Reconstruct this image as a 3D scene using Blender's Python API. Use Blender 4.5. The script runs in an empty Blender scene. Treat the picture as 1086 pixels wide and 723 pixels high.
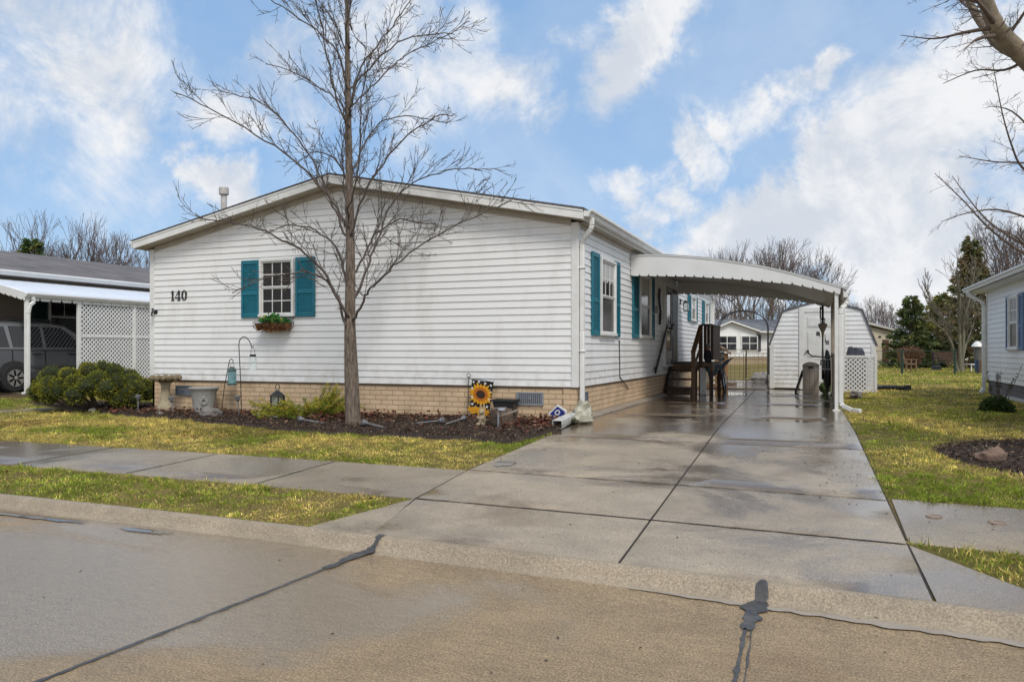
import bpy, math, random
import numpy as np
from mathutils import Vector, Matrix, noise as mnoise
R = math.radians
random.seed(7)
rng = np.random.default_rng(11)
SC = bpy.context.scene
COL = SC.collection

# ---------------------------------------------------------------- mesh collector
class MB:
    def __init__(self):
        self.v = []; self.f = []
    def add(self, vs, fs):
        o = len(self.v)
        self.v.extend([tuple(p) for p in vs])
        self.f.extend([tuple(i + o for i in q) for q in fs])
        return self
    def quad(self, *p):
        return self.add(p, [tuple(range(len(p)))])
    def box(self, x0, y0, z0, x1, y1, z1):
        if x1 < x0: x0, x1 = x1, x0
        if y1 < y0: y0, y1 = y1, y0
        if z1 < z0: z0, z1 = z1, z0
        vs = [(x0,y0,z0),(x1,y0,z0),(x1,y1,z0),(x0,y1,z0),(x0,y0,z1),(x1,y0,z1),(x1,y1,z1),(x0,y1,z1)]
        return self.add(vs, [(3,2,1,0),(4,5,6,7),(0,1,5,4),(1,2,6,5),(2,3,7,6),(3,0,4,7)])
    def bar(self, p, q, w, h, up=(0,0,1)):
        p = Vector(p); q = Vector(q); d = (q-p).normalized(); u = Vector(up)
        if abs(d.dot(u)) > .98: u = Vector((0,1,0))
        s = d.cross(u).normalized()*(w/2); t = s.cross(d).normalized()*(h/2)
        vs = [p-s-t,p+s-t,p+s+t,p-s+t,q-s-t,q+s-t,q+s+t,q-s+t]
        return self.add(vs, [(0,1,2,3),(7,6,5,4),(4,5,1,0),(5,6,2,1),(6,7,3,2),(7,4,0,3)])
    def prism(self, pts, vec):
        n = len(pts); vec = Vector(vec); a = [Vector(p) for p in pts]; b = [p+vec for p in a]
        fs = [tuple(range(n-1,-1,-1)), tuple(range(n,2*n))]
        for i in range(n):
            j = (i+1) % n; fs.append((i,j,j+n,i+n))
        return self.add(a+b, fs)
    def tube(self, pts, rad, n=8, cap=True):
        pts = [Vector(p) for p in pts]
        if not hasattr(rad, '__len__'): rad = [rad]*len(pts)
        m = len(pts); vs = []; fs = []
        d = (pts[1]-pts[0]).normalized()
        u = d.orthogonal().normalized()
        for i in range(m):
            if i == 0: t = pts[1]-pts[0]
            elif i == m-1: t = pts[-1]-pts[-2]
            else: t = (pts[i+1]-pts[i]).normalized() + (pts[i]-pts[i-1]).normalized()
            if t.length < 1e-9: t = d
            t = t.normalized(); u = (u - t*u.dot(t))
            if u.length < 1e-6: u = t.orthogonal()
            u = u.normalized(); w = t.cross(u)
            for k in range(n):
                a = 2*math.pi*k/n
                vs.append(pts[i] + (u*math.cos(a)+w*math.sin(a))*rad[i])
        for i in range(m-1):
            for k in range(n):
                k2 = (k+1) % n
                fs.append((i*n+k, i*n+k2, (i+1)*n+k2, (i+1)*n+k))
        if cap:
            fs.append(tuple(range(n-1,-1,-1))); fs.append(tuple((m-1)*n+k for k in range(n)))
        return self.add(vs, fs)
    def lathe(self, prof, c=(0,0,0), n=20, wob=None):
        vs = []; fs = []; m = len(prof)
        for (r, z) in prof:
            for k in range(n):
                a = 2*math.pi*k/n; rr = r*(wob(a,z) if wob else 1)
                vs.append((c[0]+rr*math.cos(a), c[1]+rr*math.sin(a), c[2]+z))
        for i in range(m-1):
            for k in range(n):
                k2 = (k+1) % n
                fs.append((i*n+k, i*n+k2, (i+1)*n+k2, (i+1)*n+k))
        fs.append(tuple(range(n-1,-1,-1))); fs.append(tuple((m-1)*n+k for k in range(n)))
        return self.add(vs, fs)
    def ball(self, c, r, nu=12, nv=8, jit=0, seed=0):
        if not hasattr(r, '__len__'): r = (r, r, r)
        vs = [(c[0],c[1],c[2]-r[2])]; fs = []
        for j in range(1, nv):
            th = math.pi*j/nv
            for k in range(nu):
                a = 2*math.pi*k/nu
                n3 = Vector((math.sin(th)*math.cos(a), math.sin(th)*math.sin(a), -math.cos(th)))
                s = 1 + (jit*mnoise.noise(n3*1.7+Vector((seed*3.1,seed*1.7,0))) + jit*.5*mnoise.noise(n3*4+Vector((seed,0,seed))) if jit else 0)
                vs.append((c[0]+n3.x*r[0]*s, c[1]+n3.y*r[1]*s, c[2]+n3.z*r[2]*s))
        vs.append((c[0],c[1],c[2]+r[2])); L = len(vs)-1
        for k in range(nu):
            k2 = (k+1) % nu
            fs.append((0, 1+k2, 1+k)); fs.append((L, L-nu+k, L-nu+k2))
            for j in range(nv-2):
                fs.append((1+j*nu+k, 1+j*nu+k2, 1+(j+1)*nu+k2, 1+(j+1)*nu+k))
        return self.add(vs, fs)

ORG = {}
def _mesh(name, mb, m, org, sharp=35):
    me = bpy.data.meshes.new(name)
    ox, oy, oz = org
    me.from_pydata([(x-ox, y-oy, z-oz) for x, y, z in mb.v], [], mb.f)
    me.update()
    if m: me.materials.append(m)
    me.polygons.foreach_set('use_smooth', [True]*len(me.polygons))
    me.set_sharp_from_angle(angle=R(sharp))
    return me
def _bev(o, w, seg=2):
    if w:
        b = o.modifiers.new('bevel', 'BEVEL'); b.width = w; b.segments = seg; b.limit_method = 'ANGLE'; b.angle_limit = R(40)
        b.harden_normals = False
def T(name, label, cat, loc=(0,0,0), group=None):
    o = bpy.data.objects.new(name, None); COL.objects.link(o); o.location = loc; o.empty_display_size = .2
    o['label'] = label; o['category'] = cat
    if group: o['group'] = group
    ORG[o.name] = tuple(loc); return o
def P(name, mb, m, parent, bevel=0, label=None, sharp=35):
    org = ORG[parent.name]
    o = bpy.data.objects.new(name, _mesh(name, mb, m, org, sharp)); COL.objects.link(o); o.parent = parent
    ORG[o.name] = org
    if label: o['label'] = label
    _bev(o, bevel); return o
def TM(name, mb, m, label, cat, loc=(0,0,0), group=None, bevel=0, kind=None, sharp=35):
    o = bpy.data.objects.new(name, _mesh(name, mb, m, loc, sharp)); COL.objects.link(o); o.location = loc
    o['label'] = label; o['category'] = cat
    if group: o['group'] = group
    if kind: o['kind'] = kind
    ORG[o.name] = tuple(loc); _bev(o, bevel); return o
def S(name, mb, m, label=None, cat=None, bevel=0, kind='structure', sharp=35):
    o = bpy.data.objects.new(name, _mesh(name, mb, m, (0,0,0), sharp)); COL.objects.link(o)
    o['kind'] = kind; o['label'] = label or name; o['category'] = cat or name.replace('_',' ')
    ORG[o.name] = (0,0,0); _bev(o, bevel); return o
def COPY(root, loc=None, rz=None, label=None, group=None, scale=None):
    r = root.copy(); COL.objects.link(r)
    if loc is not None: r.location = loc
    if rz is not None: r.rotation_euler = (0,0,rz)
    if scale: r.scale = (scale,)*3 if not hasattr(scale,'__len__') else scale
    if label: r['label'] = label
    if group: r['group'] = group
    for ch in root.children:
        c = ch.copy(); COL.objects.link(c); c.parent = r
        for g in ch.children:
            d = g.copy(); COL.objects.link(d); d.parent = c
    return r

# numpy strips: every blade is one little triangle (or a folded pair)
def blades(name, pos, dirs, length, width, cols, m, parent=None, kind=None, label=None, cat=None, loc=(0,0,0), side=None):
    N = len(pos); pos = np.asarray(pos, float) - np.asarray(loc if parent is None else ORG[parent.name])
    dirs = np.asarray(dirs, float); dirs /= np.linalg.norm(dirs, axis=1)[:,None]
    if side is None:
        rv = rng.normal(size=(N,3)); side = np.cross(dirs, rv)
    side = side/np.linalg.norm(side, axis=1)[:,None]
    length = np.broadcast_to(length, (N,))[:,None]; width = np.broadcast_to(width, (N,))[:,None]
    v = np.empty((N,4,3)); v[:,0] = pos - side*width*.5; v[:,1] = pos + side*width*.5
    bend = np.zeros((N,3)); bend[:,2] = -1
    mid = pos + dirs*length*.6
    v[:,0] = pos; v[:,1] = mid + side*width*.5; v[:,3] = mid - side*width*.5
    v[:,2] = pos + dirs*length + bend*length*.06
    me = bpy.data.meshes.new(name)
    me.vertices.add(N*4); me.vertices.foreach_set('co', v.reshape(-1).astype(np.float32))
    me.loops.add(N*4); me.loops.foreach_set('vertex_index', np.arange(N*4, dtype=np.int32))
    me.polygons.add(N); me.polygons.foreach_set('loop_start', np.arange(0, N*4, 4, dtype=np.int32))
    me.update(calc_edges=True)
    ca = me.color_attributes.new('tone', 'FLOAT_COLOR', 'POINT')
    c4 = np.ones((N,4,4), np.float32); c4[:,:,:3] = np.asarray(cols)[:,None,:]
    ca.data.foreach_set('color', c4.reshape(-1))
    me.materials.append(m)
    o = bpy.data.objects.new(name, me); COL.objects.link(o)
    if parent is not None: o.parent = parent; ORG[o.name] = ORG[parent.name]
    else: o.location = loc; ORG[o.name] = tuple(loc)
    if kind: o['kind'] = kind
    if label: o['label'] = label
    if cat: o['category'] = cat
    return o

# ---------------------------------------------------------------- materials
def _nt(name):
    m = bpy.data.materials.new(name); m.use_nodes = True
    nt = m.node_tree; b = nt.nodes['Principled BSDF']
    return m, nt, b
def nd(nt, t, **kw):
    n = nt.nodes.new(t)
    for k, v in kw.items():
        if k.startswith('i_'):
            key = k[2:]; key = int(key) if key.isdigit() else key
            n.inputs[key].default_value = v
        else: setattr(n, k, v)
    return n
def c4(c): return (c[0], c[1], c[2], 1)
def M(name, c, c2=None, rough=.6, scale=6, bump=0, bscale=80, metal=0, stretch=(1,1,1), spec=.5, contrast=(.35,.65), coat=0, dirt=None):
    m, nt, b = _nt(name); L = nt.links.new
    tc = nd(nt, 'ShaderNodeTexCoord'); mp = nd(nt, 'ShaderNodeMapping'); mp.inputs['Scale'].default_value = stretch
    L(tc.outputs['Object'], mp.inputs['Vector'])
    b.inputs['Roughness'].default_value = rough; b.inputs['Metallic'].default_value = metal
    b.inputs['Specular IOR Level'].default_value = spec; b.inputs['Coat Weight'].default_value = coat
    c2 = c2 or tuple(x*.82 for x in c)
    n = nd(nt, 'ShaderNodeTexNoise'); n.inputs['Scale'].default_value = scale; n.inputs['Detail'].default_value = 6; n.inputs['Roughness'].default_value = .6
    L(mp.outputs[0], n.inputs['Vector'])
    r = nd(nt, 'ShaderNodeMapRange'); r.inputs[1].default_value = contrast[0]; r.inputs[2].default_value = contrast[1]; L(n.outputs[0], r.inputs[0])
    mx = nd(nt, 'ShaderNodeMix', data_type='RGBA'); mx.inputs[6].default_value = c4(c); mx.inputs[7].default_value = c4(c2)
    L(r.outputs[0], mx.inputs[0]); L(mx.outputs[2], b.inputs['Base Color'])
    if bump:
        n2 = nd(nt, 'ShaderNodeTexNoise'); n2.inputs['Scale'].default_value = bscale; n2.inputs['Detail'].default_value = 5
        L(mp.outputs[0], n2.inputs['Vector'])
        bp = nd(nt, 'ShaderNodeBump'); bp.inputs['Strength'].default_value = bump; bp.inputs['Distance'].default_value = .02
        L(n2.outputs[0], bp.inputs['Height']); L(bp.outputs[0], b.inputs['Normal'])
    return m
def M_tone(name, rough=.7, trans=.25, spec=.2):
    m, nt, b = _nt(name); L = nt.links.new
    a = nd(nt, 'ShaderNodeAttribute', attribute_name='tone')
    L(a.outputs['Color'], b.inputs['Base Color']); b.inputs['Roughness'].default_value = rough; b.inputs['Specular IOR Level'].default_value = spec
    if trans:
        tr = nd(nt, 'ShaderNodeBsdfTranslucent'); L(a.outputs['Color'], tr.inputs[0])
        mx = nd(nt, 'ShaderNodeMixShader'); mx.inputs[0].default_value = trans
        L(b.outputs[0], mx.inputs[1]); L(tr.outputs[0], mx.inputs[2]); L(mx.outputs[0], nt.nodes['Material Output'].inputs[0])
    return m
def M_concrete(name, dry, wet, stain, wetlo=.45, wethi=.6, rdry=.6, rwet=.16, bump=.35, fine=140, wscale=.45, brush=None, wstretch=(1,1,1), agg=None, ybias=None, aggk=.8, speck=.75, xbias=None, film=0, filmr=.07):
    """concrete with broad damp areas, stains, speckle; the damp is darker and glossier"""
    m, nt, b = _nt(name); L = nt.links.new
    g = nd(nt, 'ShaderNodeNewGeometry'); mp = nd(nt, 'ShaderNodeMapping'); mp.inputs['Scale'].default_value = wstretch
    L(g.outputs['Position'], mp.inputs[0])
    def noi(scale, det=6, ro=.6, vec=None, dist=0):
        n = nd(nt, 'ShaderNodeTexNoise'); n.inputs['Scale'].default_value = scale; n.inputs['Detail'].default_value = det; n.inputs['Roughness'].default_value = ro; n.inputs['Distortion'].default_value = dist
        L(vec or g.outputs['Position'], n.inputs['Vector']); return n.outputs[0]
    def rng_(s, a, b_):
        r = nd(nt, 'ShaderNodeMapRange'); r.interpolation_type = 'SMOOTHSTEP'; r.inputs[1].default_value = a; r.inputs[2].default_value = b_; L(s, r.inputs[0]); return r.outputs[0]
    def mix(f, a, b_):
        x = nd(nt, 'ShaderNodeMix', data_type='RGBA'); L(f, x.inputs[0])
        for i, q in ((6,a),(7,b_)):
            if isinstance(q, tuple): x.inputs[i].default_value = c4(q)
            else: L(q, x.inputs[i])
        return x.outputs[2]
    wn = noi(wscale, 7, .62, mp.outputs[0], .6)
    if ybias:      # ground that dries slowly: damp grows towards the covered end of the drive
        sy = nd(nt, 'ShaderNodeSeparateXYZ'); L(g.outputs['Position'], sy.inputs[0])
        yb = nd(nt, 'ShaderNodeMapRange'); yb.interpolation_type = 'SMOOTHSTEP'; yb.inputs[1].default_value = ybias[0]; yb.inputs[2].default_value = ybias[1]; yb.inputs[3].default_value = ybias[3] if len(ybias) > 3 else 0; yb.inputs[4].default_value = ybias[2]; L(sy.outputs[1], yb.inputs[0])
        aw = nd(nt, 'ShaderNodeMath', operation='ADD'); L(wn, aw.inputs[0]); L(yb.outputs[0], aw.inputs[1]); wn = aw.outputs[0]
    if xbias:
        sx = nd(nt, 'ShaderNodeSeparateXYZ'); L(g.outputs['Position'], sx.inputs[0])
        xb = nd(nt, 'ShaderNodeMapRange'); xb.interpolation_type = 'SMOOTHSTEP'; xb.inputs[1].default_value = xbias[0]; xb.inputs[2].default_value = xbias[1]; xb.inputs[3].default_value = xbias[2]; xb.inputs[4].default_value = xbias[3]; L(sx.outputs[0], xb.inputs[0])
        ax = nd(nt, 'ShaderNodeMath', operation='ADD'); L(wn, ax.inputs[0]); L(xb.outputs[0], ax.inputs[1]); wn = ax.outputs[0]
    w = rng_(wn, wetlo, wethi)
    if film:
        fm = nd(nt, 'ShaderNodeMath', operation='MULTIPLY'); L(w, fm.inputs[0]); fm.inputs[1].default_value = film; L(fm.outputs[0], b.inputs['Coat Weight']); b.inputs['Coat Roughness'].default_value = filmr; b.inputs['Coat IOR'].default_value = 1.4
    c = mix(rng_(noi(3.1, 9, .7), .35, .7), dry, tuple(x*.78 for x in dry))
    c = mix(rng_(noi(.8, 5, .6, None, .8), .5, .72), c, stain)
    c = mix(w, c, wet)
    sp = rng_(noi(fine, 3, .7), .38, .62)
    md = nd(nt, 'ShaderNodeMix', data_type='RGBA', blend_type='MULTIPLY'); md.inputs[0].default_value = speck
    gray = mix(sp, (.44,.43,.42), (1.38,1.36,1.33)); L(c, md.inputs[6]); L(gray, md.inputs[7]); c = md.outputs[2]
    if agg:   # exposed aggregate
        vo = nd(nt, 'ShaderNodeTexVoronoi'); vo.inputs['Scale'].default_value = agg; L(g.outputs['Position'], vo.inputs['Vector'])
        sep = nd(nt, 'ShaderNodeSeparateColor'); L(vo.outputs['Color'], sep.inputs[0])
        m2 = nd(nt, 'ShaderNodeMix', data_type='RGBA', blend_type='MULTIPLY'); m2.inputs[0].default_value = aggk
        L(c, m2.inputs[6]); L(mix(sep.outputs[0], (.55,.53,.5), (1.4,1.36,1.25)), m2.inputs[7]); c = m2.outputs[2]
    L(c, b.inputs['Base Color'])
    rr = nd(nt, 'ShaderNodeMapRange'); rr.inputs[3].default_value = rdry; rr.inputs[4].default_value = rwet; L(w, rr.inputs[0]); L(rr.outputs[0], b.inputs['Roughness'])
    h = noi(fine*.6, 6, .75)
    if brush:
        mb_ = nd(nt, 'ShaderNodeMapping'); mb_.inputs['Scale'].default_value = brush; L(g.outputs['Position'], mb_.inputs[0])
        hb = noi(1, 4, .7, mb_.outputs[0])
        ad = nd(nt, 'ShaderNodeMath', operation='ADD'); L(h, ad.inputs[0]); L(hb, ad.inputs[1]); h = ad.outputs[0]
        mt_ = nd(nt, 'ShaderNodeMix', data_type='RGBA', blend_type='MULTIPLY'); mt_.inputs[0].default_value = .33
        L(c, mt_.inputs[6]); L(mix(rng_(hb, .36, .64), (.62,.60,.57), (1.12,1.12,1.12)), mt_.inputs[7]); L(mt_.outputs[2], b.inputs['Base Color'])
    bs = nd(nt, 'ShaderNodeMapRange'); bs.inputs[3].default_value = bump; bs.inputs[4].default_value = bump*.35; L(w, bs.inputs[0])
    bp = nd(nt, 'ShaderNodeBump'); bp.inputs['Distance'].default_value = .012; L(bs.outputs[0], bp.inputs['Strength']); L(h, bp.inputs['Height']); L(bp.outputs[0], b.inputs['Normal'])
    if film: L(bp.outputs[0], b.inputs['Coat Normal'])
    return m
def M_brick(name, c1, c2, mortar, bw=.21, bh=.077, ms=.006):
    m, nt, b = _nt(name); L = nt.links.new
    tc = nd(nt, 'ShaderNodeNewGeometry'); sp = nd(nt, 'ShaderNodeSeparateXYZ'); L(tc.outputs['Position'], sp.inputs[0])
    ad = nd(nt, 'ShaderNodeMath', operation='ADD'); L(sp.outputs[0], ad.inputs[0]); L(sp.outputs[1], ad.inputs[1])
    cm = nd(nt, 'ShaderNodeCombineXYZ'); L(ad.outputs[0], cm.inputs[0]); L(sp.outputs[2], cm.inputs[1])
    br = nd(nt, 'ShaderNodeTexBrick'); L(cm.outputs[0], br.inputs['Vector'])
    br.inputs['Scale'].default_value = 1; br.inputs['Brick Width'].default_value = bw; br.inputs['Row Height'].default_value = bh
    br.inputs['Mortar Size'].default_value = ms; br.inputs['Mortar Smooth'].default_value = .3; br.inputs['Bias'].default_value = -.1
    br.inputs['Color1'].default_value = c4(c1); br.inputs['Color2'].default_value = c4(c2); br.inputs['Mortar'].default_value = c4(mortar)
    n = nd(nt, 'ShaderNodeTexNoise'); n.inputs['Scale'].default_value = 3; n.inputs['Detail'].default_value = 8; L(tc.outputs['Position'], n.inputs['Vector'])
    mx = nd(nt, 'ShaderNodeMix', data_type='RGBA', blend_type='MULTIPLY'); mx.inputs[0].default_value = .55
    cr = nd(nt, 'ShaderNodeMapRange'); cr.inputs[1].default_value = .3; cr.inputs[2].default_value = .7; cr.inputs[3].default_value = .6; cr.inputs[4].default_value = 1.15; L(n.outputs[0], cr.inputs[0])
    L(br.outputs['Color'], mx.inputs[6]); L(cr.outputs[0], mx.inputs[7]); L(mx.outputs[2], b.inputs['Base Color'])
    b.inputs['Roughness'].default_value = .75
    n3 = nd(nt, 'ShaderNodeTexNoise'); n3.inputs['Scale'].default_value = 90; n3.inputs['Detail'].default_value = 4; L(tc.outputs['Position'], n3.inputs['Vector'])
    sm = nd(nt, 'ShaderNodeMath', operation='MULTIPLY_ADD'); sm.inputs[1].default_value = -1.0; L(br.outputs['Fac'], sm.inputs[0])
    ml = nd(nt, 'ShaderNodeMath', operation='MULTIPLY'); ml.inputs[1].default_value = .5; L(n3.outputs[0], ml.inputs[0]); L(ml.outputs[0], sm.inputs[2])
    bp = nd(nt, 'ShaderNodeBump'); bp.inputs['Strength'].default_value = .8; bp.inputs['Distance'].default_value = .012; L(sm.outputs[0], bp.inputs['Height']); L(bp.outputs[0], b.inputs['Normal'])
    return m
def M_shingle(name, c1, c2, ax=0, w=.3, h=.14):
    m, nt, b = _nt(name); L = nt.links.new
    g = nd(nt, 'ShaderNodeNewGeometry'); sp = nd(nt, 'ShaderNodeSeparateXYZ'); L(g.outputs['Position'], sp.inputs[0])
    cm = nd(nt, 'ShaderNodeCombineXYZ'); L(sp.outputs[1-ax], cm.inputs[0]); L(sp.outputs[ax], cm.inputs[1])
    br = nd(nt, 'ShaderNodeTexBrick'); L(cm.outputs[0], br.inputs['Vector']); br.inputs['Scale'].default_value = 1
    br.inputs['Brick Width'].default_value = w; br.inputs['Row Height'].default_value = h; br.inputs['Mortar Size'].default_value = .008
    br.inputs['Color1'].default_value = c4(c1); br.inputs['Color2'].default_value = c4(c2); br.inputs['Mortar'].default_value = c4(tuple(x*.45 for x in c1))
    n = nd(nt, 'ShaderNodeTexNoise'); n.inputs['Scale'].default_value = 1.2; n.inputs['Detail'].default_value = 8; L(g.outputs['Position'], n.inputs['Vector'])
    cr = nd(nt, 'ShaderNodeMapRange'); cr.inputs[1].default_value = .3; cr.inputs[2].default_value = .7; cr.inputs[3].default_value = .7; cr.inputs[4].default_value = 1.2; L(n.outputs[0], cr.inputs[0])
    mx = nd(nt, 'ShaderNodeMix', data_type='RGBA', blend_type='MULTIPLY'); mx.inputs[0].default_value = 1; L(br.outputs['Color'], mx.inputs[6]); L(cr.outputs[0], mx.inputs[7])
    L(mx.outputs[2], b.inputs['Base Color']); b.inputs['Roughness'].default_value = .8
    return m
def M_glass(name, c=(.015,.017,.02), rough=.04, spec=.6):
    m, nt, b = _nt(name)
    b.inputs['Base Color'].default_value = c4(c); b.inputs['Roughness'].default_value = rough; b.inputs['Specular IOR Level'].default_value = spec
    n = nd(nt, 'ShaderNodeTexNoise'); n.inputs['Scale'].default_value = 1.7
    bp = nd(nt, 'ShaderNodeBump'); bp.inputs['Strength'].default_value = .05; nt.links.new(n.outputs[0], bp.inputs['Height']); nt.links.new(bp.outputs[0], b.inputs['Normal'])
    return m
def M_clear(name, c=(.9,.97,.95)):
    m, nt, b = _nt(name); b.inputs['Base Color'].default_value = c4(c); b.inputs['Roughness'].default_value = .05
    b.inputs['Transmission Weight'].default_value = .85; b.inputs['IOR'].default_value = 1.15
    n = nd(nt, 'ShaderNodeTexNoise'); n.inputs['Scale'].default_value = 30; bp = nd(nt, 'ShaderNodeBump'); bp.inputs['Strength'].default_value = .1
    nt.links.new(n.outputs[0], bp.inputs['Height']); nt.links.new(bp.outputs[0], b.inputs['Normal']); return m
def M_sid(name, c, grime=(.5,.46,.38), amt=(.5,.85)):
    """vinyl siding: near white, faint streaky grime"""
    m, nt, b = _nt(name); L = nt.links.new
    g = nd(nt, 'ShaderNodeNewGeometry'); mp = nd(nt, 'ShaderNodeMapping'); mp.inputs['Scale'].default_value = (2.2,2.2,.9); L(g.outputs['Position'], mp.inputs[0])
    n = nd(nt, 'ShaderNodeTexNoise'); n.inputs['Scale'].default_value = 1; n.inputs['Detail'].default_value = 8; n.inputs['Roughness'].default_value = .7; L(mp.outputs[0], n.inputs[0])
    r = nd(nt, 'ShaderNodeMapRange'); r.inputs[1].default_value = amt[0]; r.inputs[2].default_value = amt[1]; r.inputs[4].default_value = .5; L(n.outputs[0], r.inputs[0])
    mx = nd(nt, 'ShaderNodeMix', data_type='RGBA'); mx.inputs[6].default_value = c4(c); mx.inputs[7].default_value = c4(grime); L(r.outputs[0], mx.inputs[0])
    sz = nd(nt, 'ShaderNodeSeparateXYZ'); L(g.outputs['Position'], sz.inputs[0])      # rain splash dirt on the lowest courses
    zr_ = nd(nt, 'ShaderNodeMapRange'); zr_.inputs[1].default_value = .95; zr_.inputs[2].default_value = .45; L(sz.outputs[2], zr_.inputs[0])
    n5 = nd(nt, 'ShaderNodeTexNoise'); n5.inputs['Scale'].default_value = 7; n5.inputs['Detail'].default_value = 8; L(g.outputs['Position'], n5.inputs[0])
    r5 = nd(nt, 'ShaderNodeMapRange'); r5.inputs[1].default_value = .42; r5.inputs[2].default_value = .75; r5.inputs[4].default_value = .5; L(n5.outputs[0], r5.inputs[0])
    m5 = nd(nt, 'ShaderNodeMath', operation='MULTIPLY'); L(zr_.outputs[0], m5.inputs[0]); L(r5.outputs[0], m5.inputs[1])
    mx5 = nd(nt, 'ShaderNodeMix', data_type='RGBA'); L(mx.outputs[2], mx5.inputs[6]); mx5.inputs[7].default_value = (.42,.36,.28,1); L(m5.outputs[0], mx5.inputs[0])
    L(mx5.outputs[2], b.inputs['Base Color']); b.inputs['Roughness'].default_value = .42; b.inputs['Specular IOR Level'].default_value = .35
    n2 = nd(nt, 'ShaderNodeTexNoise'); n2.inputs['Scale'].default_value = 1; n2.inputs['Detail'].default_value = 3
    mp2 = nd(nt, 'ShaderNodeMapping'); mp2.inputs['Scale'].default_value = (5,5,60); L(g.outputs['Position'], mp2.inputs[0]); L(mp2.outputs[0], n2.inputs[0])
    bp = nd(nt, 'ShaderNodeBump'); bp.inputs['Strength'].default_value = .12; bp.inputs['Distance'].default_value = .01; L(n2.outputs[0], bp.inputs['Height']); L(bp.outputs[0], b.inputs['Normal'])
    return m

sid = M_sid('white_vinyl', (.83,.825,.81))
sid_n = M_sid('cream_vinyl', (.84,.84,.83))
sid_r = M_sid('tan_clapboard', (.30,.25,.20), (.2,.17,.13))
trim = M('white_trim', (.78,.78,.76), (.68,.67,.63), rough=.4, scale=5, spec=.4)
trim2 = M('white_aluminium', (.76,.76,.75), (.70,.70,.68), rough=.4, scale=3)
frieze = M('taupe_soffit', (.50,.45,.38), (.40,.36,.30), rough=.6, scale=4)
teal = M('teal_paint', (.004,.16,.22), (.003,.125,.175), rough=.5, scale=7)
blue = M('slate_blue_paint', (.12,.19,.33), (.1,.16,.28), rough=.5)
dkshut = M('charcoal_paint', (.06,.06,.07), rough=.6)
glass = M_glass('window_glass')
glass_c = M_glass('curtained_glass', (.33,.33,.33), .1)
glass_m = M_glass('screen_glass', (.022,.019,.018), .15, .25)
curtain = M('curtain_cloth', (.55,.54,.52), (.4,.4,.4), rough=.8, scale=3, stretch=(14,14,.4))
brick = M_brick('tan_brick_panel', (.72,.53,.34), (.64,.455,.28), (.38,.27,.165))
block = M_brick('grey_block', (.17,.15,.15), (.14,.125,.125), (.09,.08,.08), .4, .2, .008)
shingle = M_shingle('grey_shingle', (.085,.085,.095), (.12,.118,.128))
shingle_y = M_shingle('slate_shingle', (.17,.175,.19), (.22,.225,.24), ax=1)
grayvent = M('blue_grey_plastic', (.15,.17,.20), (.12,.135,.165), rough=.5)
dark = M('dark_void', (.012,.012,.013), rough=.8)
black = M('black_iron', (.018,.018,.02), (.03,.028,.026), rough=.45, scale=20)
rubber = M('black_rubber', (.02,.02,.021), rough=.75, bump=.1)
bplastic = M('black_plastic', (.022,.023,.025), rough=.4)
galv = M('galvanised', (.35,.35,.35), (.25,.25,.25), rough=.4, metal=.7, scale=9)
wood = M('brown_deck_wood', (.095,.045,.025), (.05,.024,.015), rough=.6, scale=3, stretch=(8,8,1), bump=.15, bscale=30)
wood_l = M('weathered_wood', (.22,.13,.07), (.14,.08,.045), rough=.7, scale=3, stretch=(8,8,1), bump=.15, bscale=30)
wood_o = M('orange_wood', (.33,.17,.06), (.24,.12,.045), rough=.7, scale=3, stretch=(9,9,1))
bark = M('tree_bark', (.27,.21,.16), (.105,.08,.06), rough=.9, scale=14, stretch=(3,3,.5), bump=1.0, bscale=45, contrast=(.38,.62))
twig = M('twig_bark', (.125,.10,.085), (.085,.068,.057), rough=.85, scale=10)
bark_p = M('pale_bark', (.30,.24,.17), (.17,.14,.10), rough=.9, scale=5, stretch=(2,2,1), bump=.5, bscale=30)
bark_g = M('olive_bark', (.21,.19,.13), (.15,.14,.10), rough=.9, scale=8, bump=.3)
twig_f = M('far_twigs', (.14,.10,.085), (.10,.075,.065), rough=.9, scale=3)
leafmat = M_tone('leaf_tones', .6, .2)
grassm = M_tone('grass_tones', .65, .35, .25)
chipm = M_tone('chip_tones', .85, 0, .3)
stone = M('mossy_concrete', (.42,.36,.25), (.27,.22,.14), rough=.9, scale=9, bump=.5, bscale=60)
stone2 = M('birdbath_rim', (.27,.21,.13), (.15,.125,.075), rough=.9, scale=25, bump=.6, bscale=50)
potm = M('grey_pot', (.40,.39,.35), (.25,.245,.225), rough=.75, scale=12, stretch=(5,5,.6), bump=.3, bscale=40)
rockm = M('grey_rock', (.23,.21,.19), (.13,.12,.11), rough=.9, scale=7, bump=.7, bscale=25)
rockp = M('pale_rock', (.36,.34,.31), (.24,.22,.2), rough=.9, scale=7, bump=.7, bscale=25)
rockr = M('red_brown_rock', (.22,.14,.10), (.15,.1,.075), rough=.8, scale=7, bump=.6, bscale=25)
tanp = M('taupe_resin', (.42,.365,.31), (.37,.32,.27), rough=.5, scale=3)
blueglass = M('teal_glass', (.18,.33,.34), (.10,.2,.22), rough=.12, scale=14)
clear = M_clear('clear_glass')
silver = M('silver_grey_paint', (.20,.203,.21), (.18,.183,.19), rough=.2, metal=.7, scale=2, coat=.6)
rim = M('alloy', (.5,.5,.5), (.4,.4,.4), rough=.3, metal=.8)
red = M('red_lens', (.3,.01,.01), rough=.2)
mortar_c = M('foundation_cement', (.34,.29,.23), (.22,.18,.14), rough=.85, scale=5, bump=.3)
sealant = M('bitumen_seal', (.045,.044,.043), (.10,.094,.088), rough=.5, scale=14, bump=.3)
gapm = M('joint_soil', (.045,.036,.028), (.025,.02,.016), rough=.95, scale=30)
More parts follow.
